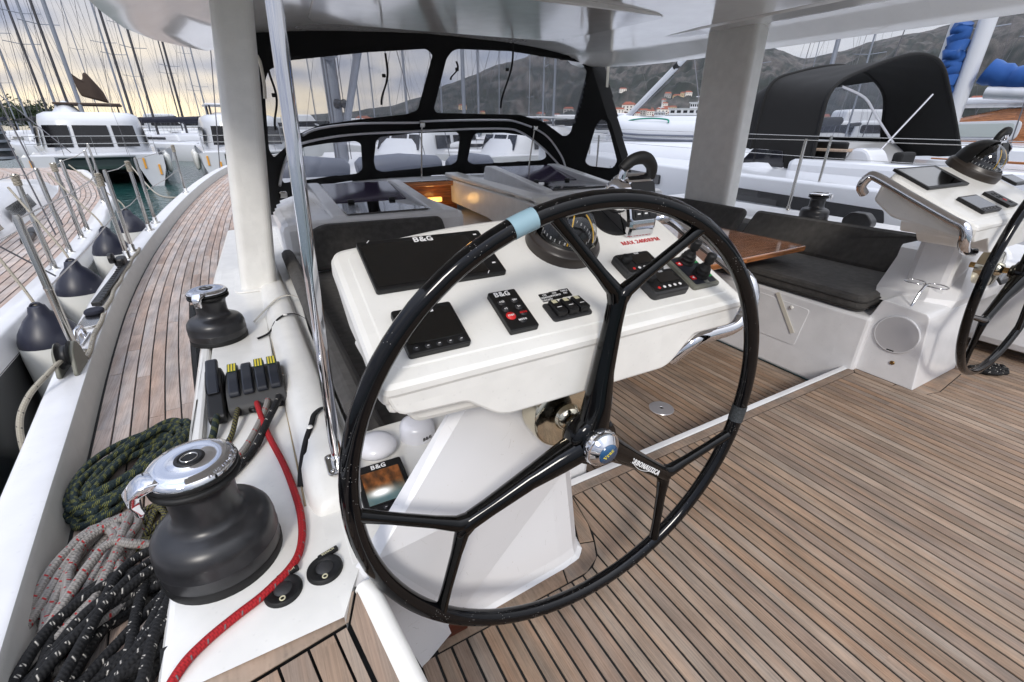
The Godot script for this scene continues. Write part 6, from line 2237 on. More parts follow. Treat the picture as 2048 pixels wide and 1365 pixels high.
	tube(st, [V(12.0, 0.3, -4.28), V(12.0, 16.0, -4.4)], 0.13, 14)
	tube(st, [V(12.05, 0.3, -4.75), V(12.05, 16.0, -4.75)], 0.10, 12)
	part("mast", st, M.gelboat, b)
	st = new_st()
	var bp := []
	var br := []
	for k in 34:
		var f := k / 33.0
		bp.append(V(11.95 + 0.02 * sin(k * 2.3), 2.95 - 1.65 * f, -4.62 + 0.10 * f + 0.02 * cos(k * 1.7)))
		br.append((0.06 + 0.11 * sin(PI * (0.25 + 0.65 * f))) * (1.0 + 0.10 * sin(k * 2.9)))
	tube(st, bp, br, 14)
	part("sail_bundle", st, M.blue_cloth, b)
	st = new_st()
	var cover := []
	var sr := []
	for k in 40:
		var f := k / 39.0
		cover.append(V(12.0 + 0.02 * sin(k * 1.9), 2.15 - 0.42 * pow(f, 0.55) + 0.02 * sin(k * 1.1), -4.05 + f * 3.5))
		sr.append((0.20 - 0.09 * f) * (1.0 + 0.09 * sin(k * 2.6)))
	tube(st, cover, sr, 12)
	part("sail_cover", st, M.blue_cloth, b)
	st = new_st()
	tube(st, [V(11.9, 1.80, -3.9), V(11.9, 1.55, -1.0)], 0.10, 12)
	part("boom", st, M.gelboat, b)
	st = new_st()
	box(st, V(13.2, 0.15, -3.2), V(3.0, 1.6, 7.0), 0.3)
	part("hull", st, M.gelboat, b)
	st = new_st()
	for q in [[V(11.6, 0.9, -3.2), V(12, 15.0, -4.4)], [V(11.7, 0.9, -5.6), V(12, 15.0, -4.5)], [V(11.9, 1.7, -2.4), V(12, 9.0, -4.3)], [V(11.8, 0.9, -2.7), V(12.0, 13.0, -4.3)]]:
		tube(st, q, 0.010, 5)
	part("shroud", st, M.wire, b)
	var m := thing("motor_yacht", "varnished wooden motor yacht with curved white framed windows at the right edge", "motor yacht", V(16.5, -1.1, -5.0))
	st = new_st()
	prism(st, round_corners([Vector2(0.5, 0.6), Vector2(6.6, 0.6), Vector2(6.2, 1.25), Vector2(4.6, 1.65), Vector2(0.5, 1.7)], 0.2), 2.4, 0.08, Transform3D(Basis(V(0, 0, -1), V(0, 1, 0), V(1, 0, 0)), V(15.4, 0, 0)))
	part("cabin", st, M.varnish, m)
	for q in [[4.2, 5.9], [2.2, 3.9], [0.7, 2.0]]:
		st = new_st()
		prism(st, round_corners([Vector2(q[0], 0.98), Vector2(q[1], 0.98), Vector2(q[1] - 0.45, 1.36), Vector2(q[0], 1.40)], 0.14), 0.05, 0.02, Transform3D(Basis(V(0, 0, -1), V(0, 1, 0), V(1, 0, 0)), V(15.37, 0, 0)))
		var fr := part("window_frame", st, M.gelboat, m)
		st = new_st()
		prism(st, round_corners([Vector2(q[0] + 0.1, 1.04), Vector2(q[1] - 0.15, 1.04), Vector2(q[1] - 0.5, 1.31), Vector2(q[0] + 0.1, 1.34)], 0.1), 0.02, 0.004, Transform3D(Basis(V(0, 0, -1), V(0, 1, 0), V(1, 0, 0)), V(15.355, 0, 0)))
		part("pane", st, M.pale_pane, fr)
	st = new_st()
	box(st, V(16.5, 1.80, -3.3), V(2.6, 0.14, 6.4), 0.05)
	part("roof", st, M.gelboat, m)
	st = new_st()
	box(st, V(16.6, -0.2, -3.5), V(3.0, 1.7, 8.5), 0.3)
	part("hull", st, M.gelboat, m)
	for q in [[-2.2, 0.35], [-4.6, 0.2]]:
		st = new_st()
		lathe(st, [Vector2(0.05, 0.0), Vector2(0.05, 0.2), Vector2(q[1], 0.22), Vector2(q[1], 0.36), Vector2(0.0, 0.48)], 18, Transform3D(Basis(), V(16.2, 1.87, q[0])))
		part("radar_dome", st, M.gelboat, m)
	st = new_st()
	for k in 2:
		box(st, V(9.9, 0.66 + k * 0.10, -1.6), V(0.10, 0.05, 4.0), 0.01)
	var wr := part("wooden_fender_rail", st, M.varnish)
	tag(wr, "pair of varnished wooden rails beyond the far console at the right edge", "rail")

# ---------------------------------------------------------------- marina
func at_az(deg: float, dist: float, y := -1.1) -> Vector3:
	return V(sin(deg_to_rad(deg)) * dist, y, -cos(deg_to_rad(deg)) * dist)

func catamaran(at: Vector3, turn: float, k: float, label: String, fly: bool) -> void:
	var t := thing("catamaran", label, "catamaran", at, "moored catamarans")
	t.rotation.y = turn
	t.scale = V(0.68, 1.0, 1.0)
	# own frame: x across, -z toward its bows (bows point at us with turn = PI)
	for s in [-1.0, 1.0]:
		var st := new_st()
		var rows := []
		for q in [[6.5, 0.75, 0.25], [5.5, 0.80, 0.0], [2.0, 0.80, -0.1], [-3.0, 0.75, 0.1], [-5.8, 0.42, 0.35], [-6.8, 0.07, 0.55]]:
			var w: float = q[1]
			var r := PackedVector3Array()
			for p in [[-1.0, 1.28], [-0.95, 0.8], [-0.55, 0.15], [-0.2, -0.3], [0.2, -0.3], [0.55, 0.15], [0.95, 0.8], [1.0, 1.28]]:
				r.append(V(s * 2.75 + p[0] * w, p[1] + (q[2] * 0.3 if p[1] > 1 else 0.0), q[0]) * k)
			rows.append(r)
		grid(st, rows)
		fan(st, rows[0])
		var h := lpart("hull", st, M.gelboat, t)
		st = new_st()
		for f in [-1.0, 1.0]:
			quad(st, V(s * 2.75 + f * 0.80, 0.25, 5.4) * k, V(s * 2.75 + f * 0.82, 1.05, 5.4) * k, V(s * 2.75 + f * 0.81, 1.05, -4.2) * k, V(s * 2.75 + f * 0.78, 0.25, -4.2) * k)
		lpart("hull_band", st, M.teal_hull, h)
		for j in 2:
			st = new_st()
			box(st, V(s * 2.75 + 0.25 * (j - 0.5) * 3.0, 1.0 - 0.28 * j, 6.53) * k, V(0.12, 0.45, 0.05) * k, 0.01)
			lpart("marking", st, M.orange_band, h)
	var st2 := new_st()
	box(st2, V(0, 1.0, 0.4) * k, V(5.4, 0.62, 10.0) * k, 0.15)
	lpart("bridge_deck", st2, M.teal_hull, t)
	st2 = new_st()
	box(st2, V(0, 1.33, 0.2) * k, V(6.6, 0.16, 11.4) * k, 0.06)
	lpart("deck", st2, M.gelboat, t)
	st2 = new_st()
	var rr := []
	for q in [[1.38, 3.0, -3.2, 4.9], [1.6, 2.98, -3.0, 4.9], [2.70, 2.78, -2.1, 4.75], [2.98, 2.66, -1.7, 4.6], [3.10, 2.3, -1.2, 4.2]]:
		var r := PackedVector3Array()
		for p in rpoly(2.0, 2.0, 0.5, 4): r.append(V(p.x * q[1], q[0], lerpf(q[3], q[2], (p.y + 1.0) / 2.0)) * k)
		rr.append(r)
	grid(st2, rr, true)
	fan(st2, rr[4])
	lpart("cabin", st2, M.gelboat, t)
	for q in [[-2.15, -1.0], [-0.8, 0.85], [1.05, 2.15]]:
		for f in [4.86, -2.62]:
			st2 = new_st()
			var dz := 0.16 if f > 0 else 0.62
			var g := signf(f)
			quad(st2, V(q[0] * 1.12, 1.66, f + 0.06 * g) * k, V(q[1] * 1.12, 1.66, f + 0.06 * g) * k, V(q[1] * 1.08, 2.56, f + 0.07 * g - dz * g * 0.6) * k, V(q[0] * 1.08, 2.56, f + 0.07 * g - dz * g * 0.6) * k)
			lpart("window", st2, M.cat_glass, t)
	for s in [-1.0, 1.0]:
		for q in [[-1.2, 0.6], [1.0, 2.7], [3.0, 4.2]]:
			st2 = new_st()
			quad(st2, V(s * 3.01, 1.7, q[0]) * k, V(s * 3.01, 1.7, q[1]) * k, V(s * 2.86, 2.5, q[1]) * k, V(s * 2.86, 2.5, q[0]) * k)
			lpart("window", st2, M.cat_glass, t)
	st2 = new_st()
	for h in [0.45, 0.75]:
		tube(st2, [V(-3.2, 1.38 + h, 5.9) * k, V(3.2, 1.38 + h, 5.9) * k], 0.016 * k, 6)
	for x in [-3.2, -1.6, 0.0, 1.6, 3.2]: tube(st2, [V(x, 1.38, 5.9) * k, V(x, 2.13, 5.9) * k], 0.016 * k, 6)
	lpart("rail", st2, M.steel, t)
	if fly:
		st2 = new_st()
		box(st2, V(0, 3.62, 1.2) * k, V(4.4, 0.10, 3.4) * k, 0.04)
		var bm := lpart("bimini", st2, M.gelboat, t)
		for x in [-1.9, 1.9]:
			for z in [0.0, 2.6]:
				st2 = new_st()
				tube(st2, [V(x, 2.9, z) * k, V(x, 3.6, z) * k], 0.07 * k, 8)
				lpart("post", st2, M.mast_dark, bm)
		st2 = new_st()
		box(st2, V(0, 3.1, 1.5) * k, V(3.4, 0.25, 2.4) * k, 0.1)
		lpart("fly_bridge", st2, M.gelboat, t)
	else:
		st2 = new_st()
		box(st2, V(0.1, 3.48, 1.2) * k, V(3.7, 0.10, 2.6) * k, 0.05)
		lpart("bimini", st2, M.brown_cover, t)
		st2 = new_st()
		for x in [-1.4, 2.4]: tube(st2, [V(x * 0.7, 3.0, 1.2) * k, V(x * 0.7, 3.48, 1.2) * k], 0.05 * k, 8)
		lpart("post", st2, M.mast_dark, t)
		st2 = new_st()
		prism(st2, round_corners([Vector2(-0.5, 0.3), Vector2(1.0, 0.0), Vector2(0.8, 0.6), Vector2(0.2, 1.35), Vector2(0.0, 1.3), Vector2(-0.1, 1.0), Vector2(-0.35, 1.05), Vector2(-0.7, 1.35)], 0.15), 0.4 * k, 0.08, Transform3D(Basis() * k, V(0.3, 3.55, 1.0) * k))
		lpart("sail_bag", st2, M.brown_cover, t)
		st2 = new_st()
		lathe(st2, [Vector2(0.9, 0.0) * k, Vector2(0.5, 0.35) * k, Vector2(0.15, 0.55) * k, Vector2(0.0, 0.6) * k], 12, Transform3D(Basis(), V(-1.2, 3.02, 2.0) * k))
		lpart("sail_hood", st2, M.gelboat, t)
	for x in [-3.75, 3.75]:
		for z in [2.0, 4.5]:
			st2 = new_st()
			lathe(st2, [Vector2(0.0, -0.42), Vector2(0.16, -0.3), Vector2(0.18, 0.3), Vector2(0.0, 0.42)], 12, Transform3D(Basis(), V(x, 0.9, z) * k))
			lpart("fender", st2, M.fender_white, t)

func sailboat(deg: float, dist: float, mh: float, mr: float, dark: bool, label: String, spread := [0.45, 0.72], turn := 0.0, hull := true) -> void:
	var p := at_az(deg, dist)
	var t := thing("sailboat", label, "sailboat", p, "sailboats moored in the marina")
	t.rotation.y = turn
	var st := new_st()
	if hull:
		var rows := []
		for q in [[4.8, 1.35, 0.0], [3.0, 1.7, 0.0], [0.0, 1.75, 0.03], [-3.0, 1.2, 0.10], [-5.4, 0.25, 0.22], [-5.8, 0.05, 0.26]]:
			rows.append(PackedVector3Array([V(-q[1] * 0.7, -0.2, q[0]), V(-q[1], 1.05 + q[2], q[0]), V(-q[1] * 0.96, 1.12 + q[2], q[0]), V(0, 1.22 + q[2], q[0]), V(q[1] * 0.96, 1.12 + q[2], q[0]), V(q[1], 1.05 + q[2], q[0]), V(q[1] * 0.7, -0.2, q[0])]))
		grid(st, rows)
		fan(st, rows[0])
		lpart("hull", st, M.gelboat, t)
		st = new_st()
		prism(st, round_corners([Vector2(-2.4, 0.0), Vector2(3.4, 0.0), Vector2(1.6, 0.42), Vector2(-2.2, 0.5)], 0.2), 1.9, 0.12, Transform3D(Basis(V(0, 0, -1), V(0, 1, 0), V(1, 0, 0)), V(-0.95, 1.15, 0)))
		lpart("cabin", st, M.gelboat, t)
		for s in [-0.96, 0.96]:
			st = new_st()
			box(st, V(s, 1.38, -0.2), V(0.03, 0.16, 2.6), 0.01)
			lpart("cabin_window", st, M.cat_glass, t)
	st = new_st()
	mr *= 0.62
	tube(st, [V(0, 1.2, -0.9), V(0, mh, -0.9)], [mr, mr * 0.75], 10)
	lpart("mast", st, M.mast_dark if dark else M.mast_grey, t)
	st = new_st()
	tube(st, [V(0, 2.5, -0.8), V(0, 2.6, 3.6)], mr * 2.2, 10)
	if hull: lpart("boom_cover", st, M.navy_cloth if dark else M.canvas, t)
	for f in spread:
		st = new_st()
		tube(st, [V(-0.95 + f * 0.3, mh * f + 0.08, -0.8), V(0, mh * f, -0.9), V(0.95 - f * 0.3, mh * f + 0.08, -0.8)], 0.022, 6)
		lpart("spreader", st, M.mast_grey, t)
	st = new_st()
	var w := 0.004 + dist * 0.00005
	for s in [-1.0, 1.0]:
		tube(st, [V(s * 1.5, 1.1, -0.8), V(s * (0.95 - spread[0] * 0.3), mh * spread[0] + 0.08, -0.8), V(s * (0.95 - spread[1] * 0.3), mh * spread[1] + 0.08, -0.8), V(0, mh * 0.98, -0.9)], w, 4, false, false)
		tube(st, [V(s * 1.3, 1.1, -0.7), V(0, mh * spread[0], -0.9)], w, 4, false, false)
	tube(st, [V(0, 1.3, -5.6), V(0, mh * 0.97, -0.9)], w * 2.2, 5, false, false)
	tube(st, [V(0, 1.1, 4.7), V(0, mh * 0.99, -0.9)], w, 4, false, false)
	lpart("rigging", st, M.wire, t)

func px_az(px: float) -> float: return 29.41 + rad_to_deg(atan((px - 1024.0) / 1006.0))

func marina() -> void:
	catamaran(V(-5.3, -1.1, -29.5), 0.12, 0.87, "white catamaran with grey green hull sides and a brown cover above its cabin", false)
	catamaran(V(0.3, -1.1, -30.5), 0.08, 0.87, "white catamaran with a flybridge roof half hidden behind the left roof leg", true)
	# masts seen to port of the left leg, then through the dodger windows
	var L := [[-12, 64, 17.0, 0.10, true, "port pontoon"], [40, 70, 16.0, 0.09, false, "port pontoon"], [66, 46, 17.5, 0.10, false, "port pontoon"], [118, 42, 18.0, 0.11, true, "port pontoon"], [132, 40, 18.5, 0.12, false, "port pontoon"], [168, 36, 19.0, 0.11, true, "port pontoon"], [182, 27, 21.0, 0.125, false, "port pontoon"], [214, 78, 15.0, 0.09, false, "port pontoon"], [264, 52, 19.0, 0.12, false, "port pontoon"], [286, 46, 18.5, 0.15, true, "port pontoon"], [300, 60, 15.0, 0.10, false, "port pontoon"], [328, 43, 19.0, 0.13, true, "port pontoon"], [366, 66, 17.0, 0.11, true, "port pontoon"], [384, 50, 18.0, 0.15, true, "port pontoon"], [408, 80, 15.0, 0.11, false, "port pontoon"], [430, 62, 16.0, 0.12, false, "port pontoon"]]
	var R := [[600, 62, 18.0, 0.10, false], [648, 70, 16.0, 0.10, false], [745, 40, 17.0, 0.10, false], [770, 48, 18.0, 0.10, false], [800, 56, 17.0, 0.09, false], [846, 30, 19.0, 0.12, false], [905, 44, 17.0, 0.10, false], [960, 27, 19.0, 0.17, false], [982, 36, 18.0, 0.12, false], [1015, 52, 15.0, 0.09, false], [1070, 60, 14.0, 0.08, false], [1110, 34, 15.0, 0.09, false], [1140, 26, 16.0, 0.10, false]]
	var S := [[1498, 46, 17.0, 0.08, false], [1640, 23, 18.0, 0.13, false], [1600, 60, 15.0, 0.07, false], [1700, 40, 16.0, 0.09, false], [1890, 30, 15.0, 0.06, false], [2010, 34, 15.0, 0.08, false], [2040, 24, 14.0, 0.06, false]]
	var nth := ["first", "second", "third", "fourth", "fifth", "sixth", "seventh", "eighth", "ninth", "tenth", "eleventh", "twelfth", "thirteenth", "fourteenth", "fifteenth", "sixteenth"]
	for i in L.size():
		var q: Array = L[i]
		sailboat(px_az(q[0]), q[1], q[2], q[3], q[4], "moored sailboat, the %s mast from the left picture edge" % nth[i], [0.36, 0.66] if i % 2 else [0.42, 0.70], 0.5 + 0.2 * sin(i * 3.0), q[1] > 34)
	for i in R.size():
		var q: Array = R[i]
		sailboat(px_az(q[0]), q[1], q[2], q[3], q[4], "moored sailboat, %s mast from the left seen through the dodger windows" % nth[i], [0.38, 0.68], 1.2 + 0.3 * sin(i * 2.0))
	for i in S.size():
		var q: Array = S[i]
		sailboat(px_az(q[0]), q[1], q[2], q[3], q[4], "moored sailboat, %s mast from the left beyond the right roof leg" % nth[i], [0.40, 0.70], 1.9)
	# furled striped sail at the left edge
	var t := thing("furled_sail", "dark striped furled sail leaning at the left picture edge", "sail", V(-6.2, -0.4, -20.0))
	var st := new_st()
	tube(st, [V(-6.15, 0.2, -20.6), V(-6.2, 3.2, -20.0), V(-6.35, 7.5, -19.5)], [0.22, 0.26, 0.30], 14)
	part("roll", st, M.mast_dark, t)
	for k in 22:
		st = new_st()
		var f := k / 22.0
		var c := V(-6.15, 0.2, -20.6).lerp(V(-6.2, 3.2, -20.0), f * 1.7) if f < 0.58 else V(-6.2, 3.2, -20.0).lerp(V(-6.35, 7.5, -19.5), (f - 0.58) * 2.2)
		tube(st, [c, c + V(0, 0.07, 0)], 0.29 + 0.03 * f, 14)
		part("stripe", st, M.mast_grey, t)
	# our own mast ahead of the dodger
	t = thing("mast", "our own thick mast with boom strut seen through the left dodger window", "mast", V(1.8, 0.6, -9.9))
	st = new_st()
	tube(st, [V(1.78, 0.55, -9.9), V(1.78, 20.0, -9.9)], 0.125, 18)
	part("tube", st, M.mast_grey, t)
	st = new_st()
	tube(st, [V(1.80, 0.9, -9.6), V(2.05, 2.6, -8.2)], 0.06, 14)
	part("boom_strut", st, M.mast_grey, t)
	st = new_st()
	tube(st, [V(1.78, 2.35, -9.75), V(1.95, 2.62, -7.5), V(2.0, 2.7, -5.0)], 0.13, 14)
	part("boom", st, M.mast_grey, t)
	for y in [1.15, 1.55]:
		st = new_st()
		lathe(st, [Vector2(0.09, 0.0), Vector2(0.06, 0.06), Vector2(0.06, 0.14), Vector2(0.08, 0.18), Vector2(0.0, 0.18)], 16, Transform3D(Basis(V(0, 1, 0), V(0.5, 0, 0.87), V(0.87, 0, -0.5)), V(1.82, y, -9.8)))
		part("mast_winch", st, M.winch, t)
	st = new_st()
	for q in [[-0.12, 0.02], [-0.08, 0.10], [0.10, 0.12], [0.16, 0.05]]: tube(st, [V(1.78 + q[0], 0.6, -9.85 + q[1]), V(1.78 + q[0] * 0.5, 12.0, -9.85)], 0.008, 5)
	part("halyard", st, M.wire, t)
	st = new_st()
	for s in [-1.0, 1.0]:
		tube(st, [V(1.8 + s * 2.1, 0.4, -9.5), V(1.8 + s * 0.9, 8.0, -9.7), V(1.8, 19.0, -9.9)], 0.008, 5)
		tube(st, [V(1.8 + s * 1.5, 0.5, -9.3), V(1.8, 8.0, -9.9)], 0.008, 5)
	part("shroud", st, M.wire, t)
	# rolled dinghies and bags on our foredeck, seen through the lower windows
	for q in [[0.75, -6.6, 1.0, "grey sail bag on the foredeck behind the left lower dodger window"], [2.0, -6.8, 1.2, "grey sail bag on the foredeck behind the middle lower dodger window"], [3.0, -6.6, 0.7, "grey sail bag on the foredeck behind the right lower dodger window"]]:
		var b := thing("sail_bag", q[3], "bag", V(q[0], 0.45, q[1]), "sail bags on our foredeck")
		st = new_st()
		tube(st, [V(-q[2] / 2, 0.20, 0), V(-q[2] / 2 + 0.06, 0.21, 0), V(0, 0.23, 0.02), V(q[2] / 2 - 0.06, 0.21, 0), V(q[2] / 2, 0.2, 0)], [0.10, 0.15, 0.17, 0.15, 0.10], 14)
		lpart("roll", st, M.stripe_grey, b)
	# yacht lying across our bow: white hull with an orange mark
	for q in [[19.0, 20.0, 2.2, "white motor catamaran bow with orange mark seen through the middle lower window"], [31.0, 20.0, 1.8, "white motor catamaran bow seen through the right lower dodger window"]]:
		catamaran(at_az(q[0], q[1] + 6.0), q[2], 0.75, q[3], true)
	# passenger boats under the town
	for q in [[48.4, 215.0, 0.95, "large white passenger ferry with several decks under the hillside town"], [44.9, 190.0, 0.62, "smaller white excursion boat left of the large ferry"]]:
		var c := at_az(q[0], q[1])
		var f := thing("ferry", q[3], "ferry", c, "passenger boats")
		f.rotation.y = -0.84
		var s: float = q[2]
		for d in [[0.0, 0.0, 4.6, 30.0, 7.0], [0.5, 4.6, 2.6, 24.0, 6.2], [1.5, 7.2, 2.4, 18.0, 5.6], [3.5, 9.6, 2.2, 6.0, 4.0]]:
			st = new_st()
			box(st, V(d[0], d[1] + d[2] / 2 - 0.1, 0) * s, V(d[3], d[2] * 0.93, d[4]) * s, 0.2)
			var dkp := lpart("deckhouse" if d[1] > 0 else "hull", st, M.gelboat, f)
			if d[1] > 0:
				for k in 7:
					st = new_st()
					box(st, V(d[0] - d[3] * 0.42 + d[3] * 0.14 * k, d[1] + d[2] * 0.5, d[4] / 2 + 0.02) * s, V(d[3] * 0.09, d[2] * 0.42, 0.06) * s, 0.0)
					lpart("window", st, M.cat_glass, dkp)
			st = new_st()
			box(st, V(d[0], d[1] + d[2] - 0.05, 0) * s, V(d[3] + 1.0, 0.22, d[4] + 0.5) * s, 0.05)
			lpart("deck_edge", st, M.gelboat, dkp)
		st = new_st()
		tube(st, [V(3.5, 11.5, 0) * s, V(4.4, 18.0, 0) * s], 0.22 * s, 8)
		box(st, V(4.0, 14.0, 0) * s, V(3.2, 0.3, 0.6) * s, 0.05)
		lpart("mast", st, M.gelboat, f)
	# rows of white boats far off along the quay
	var protos := []
	for i in 3:
		var pb := thing("moored_boat", "small white moored boat far off along the quay", "boat", at_az(6.0 + i * 0.1, 120.0), "far boats along the quay")
		st = new_st()
		prism(st, round_corners([Vector2(-5, 0), Vector2(4.5, 0), Vector2(6, 1.7), Vector2(-5, 1.5)], 0.4), 3.2, 0.3, Transform3D(Basis(), V(0, -0.1, -1.6)))
		lpart("hull", st, M.gelboat, pb)
		st = new_st()
		prism(st, round_corners([Vector2(-3.5, 1.5), Vector2(2.5, 1.6), Vector2(1.0, 2.9 + i * 0.5), Vector2(-3.2, 2.9 + i * 0.5)], 0.4), 2.4, 0.2, Transform3D(Basis(), V(0, 0, -1.2)))
		lpart("cabin", st, M.gelboat, pb)
		st = new_st()
		prism(st, round_corners([Vector2(-2.9, 1.95), Vector2(1.9, 2.0), Vector2(1.1, 2.6), Vector2(-2.9, 2.6)], 0.2), 2.5, 0.05, Transform3D(Basis(), V(0, 0, -1.25)))
		lpart("window_band", st, M.cat_glass, pb)
		protos.append(pb)
	var g := RandomNumberGenerator.new()
	g.seed = 77
	for i in 46:
		var src: Node3D = protos[i % 3]
		var o: Node3D = src if i < 3 else src.duplicate()
		if i >= 3:
			o.name = numbered("moored_boat")
			add_child(o)
		var deg := -9.0 + 88.0 * i / 45.0 + g.randf_range(-0.5, 0.5)
		var dist := g.randf_range(75, 150)
		if deg > 40: dist = g.randf_range(50, 120)
		o.set_meta("label", "small white moored boat far off along the quay, " + ("left of the left roof leg" if deg < 1.0 else ("seen through the dodger windows" if deg < 39.0 else "right of the dodger")))
		o.position = at_az(deg, dist)
		o.rotation.y = deg_to_rad(-deg) + g.randf_range(-0.6, 0.6)

# ---------------------------------------------------------------- land and water
func ridge(deg: float) -> float:
	var a := [-40.0, -18.0, -9.0, -6.0, -4.0, -1.0, 2.0, 6.7, 11.0, 15.9, 19.0, 22.6, 28.0, 33.4, 37.1, 40.8, 43.4, 47.0, 50.6, 54.5, 55.9, 58.2, 60.8, 63.6, 66.0, 68.7, 70.9, 75.0, 90.0, 130.0]
	var e := [0.15, 0.2, 0.1, 0.2, 0.5, 0.45, 0.3, 0.9, 1.2, 1.9, 2.8, 4.2, 6.0, 7.1, 7.2, 6.7, 6.3, 6.6, 6.9, 7.1, 6.8, 6.0, 6.4, 7.1, 7.3, 7.6, 8.1, 8.4, 7.0, 5.0]
	for i in a.size() - 1:
		if deg >= a[i] and deg <= a[i + 1]: return lerpf(e[i], e[i + 1], smoothstep(0.0, 1.0, (deg - a[i]) / (a[i + 1] - a[i])) * 0.5 + 0.5 * (deg - a[i]) / (a[i + 1] - a[i]))
	return 1.0

var hn: FastNoiseLite
func land_y(deg: float, r: float) -> float:
	var top := tan(deg_to_rad(ridge(deg))) * 2600.0 + 2.0
	var f := clampf((r - 620.0) / 1980.0, 0.0, 1.0)
	var p := at_az(deg, r)
	var bump := hn.get_noise_2d(p.x, p.z) * 0.5 + hn.get_noise_2d(p.x * 3.1, p.z * 3.1) * 0.22 + hn.get_noise_2d(p.x * 8.0, p.z * 8.0) * 0.14
	var y := top * (0.25 * f + 0.75 * f * f * (1.9 - 0.9 * f)) / (1.0)
	if r > 2600.0: y = top * (1.0 - (r - 2600.0) / 2400.0)
	y += bump * top * 0.46 * sin(PI * minf(f, 0.97)) + bump * 0.06 * top
	return y - 1.0

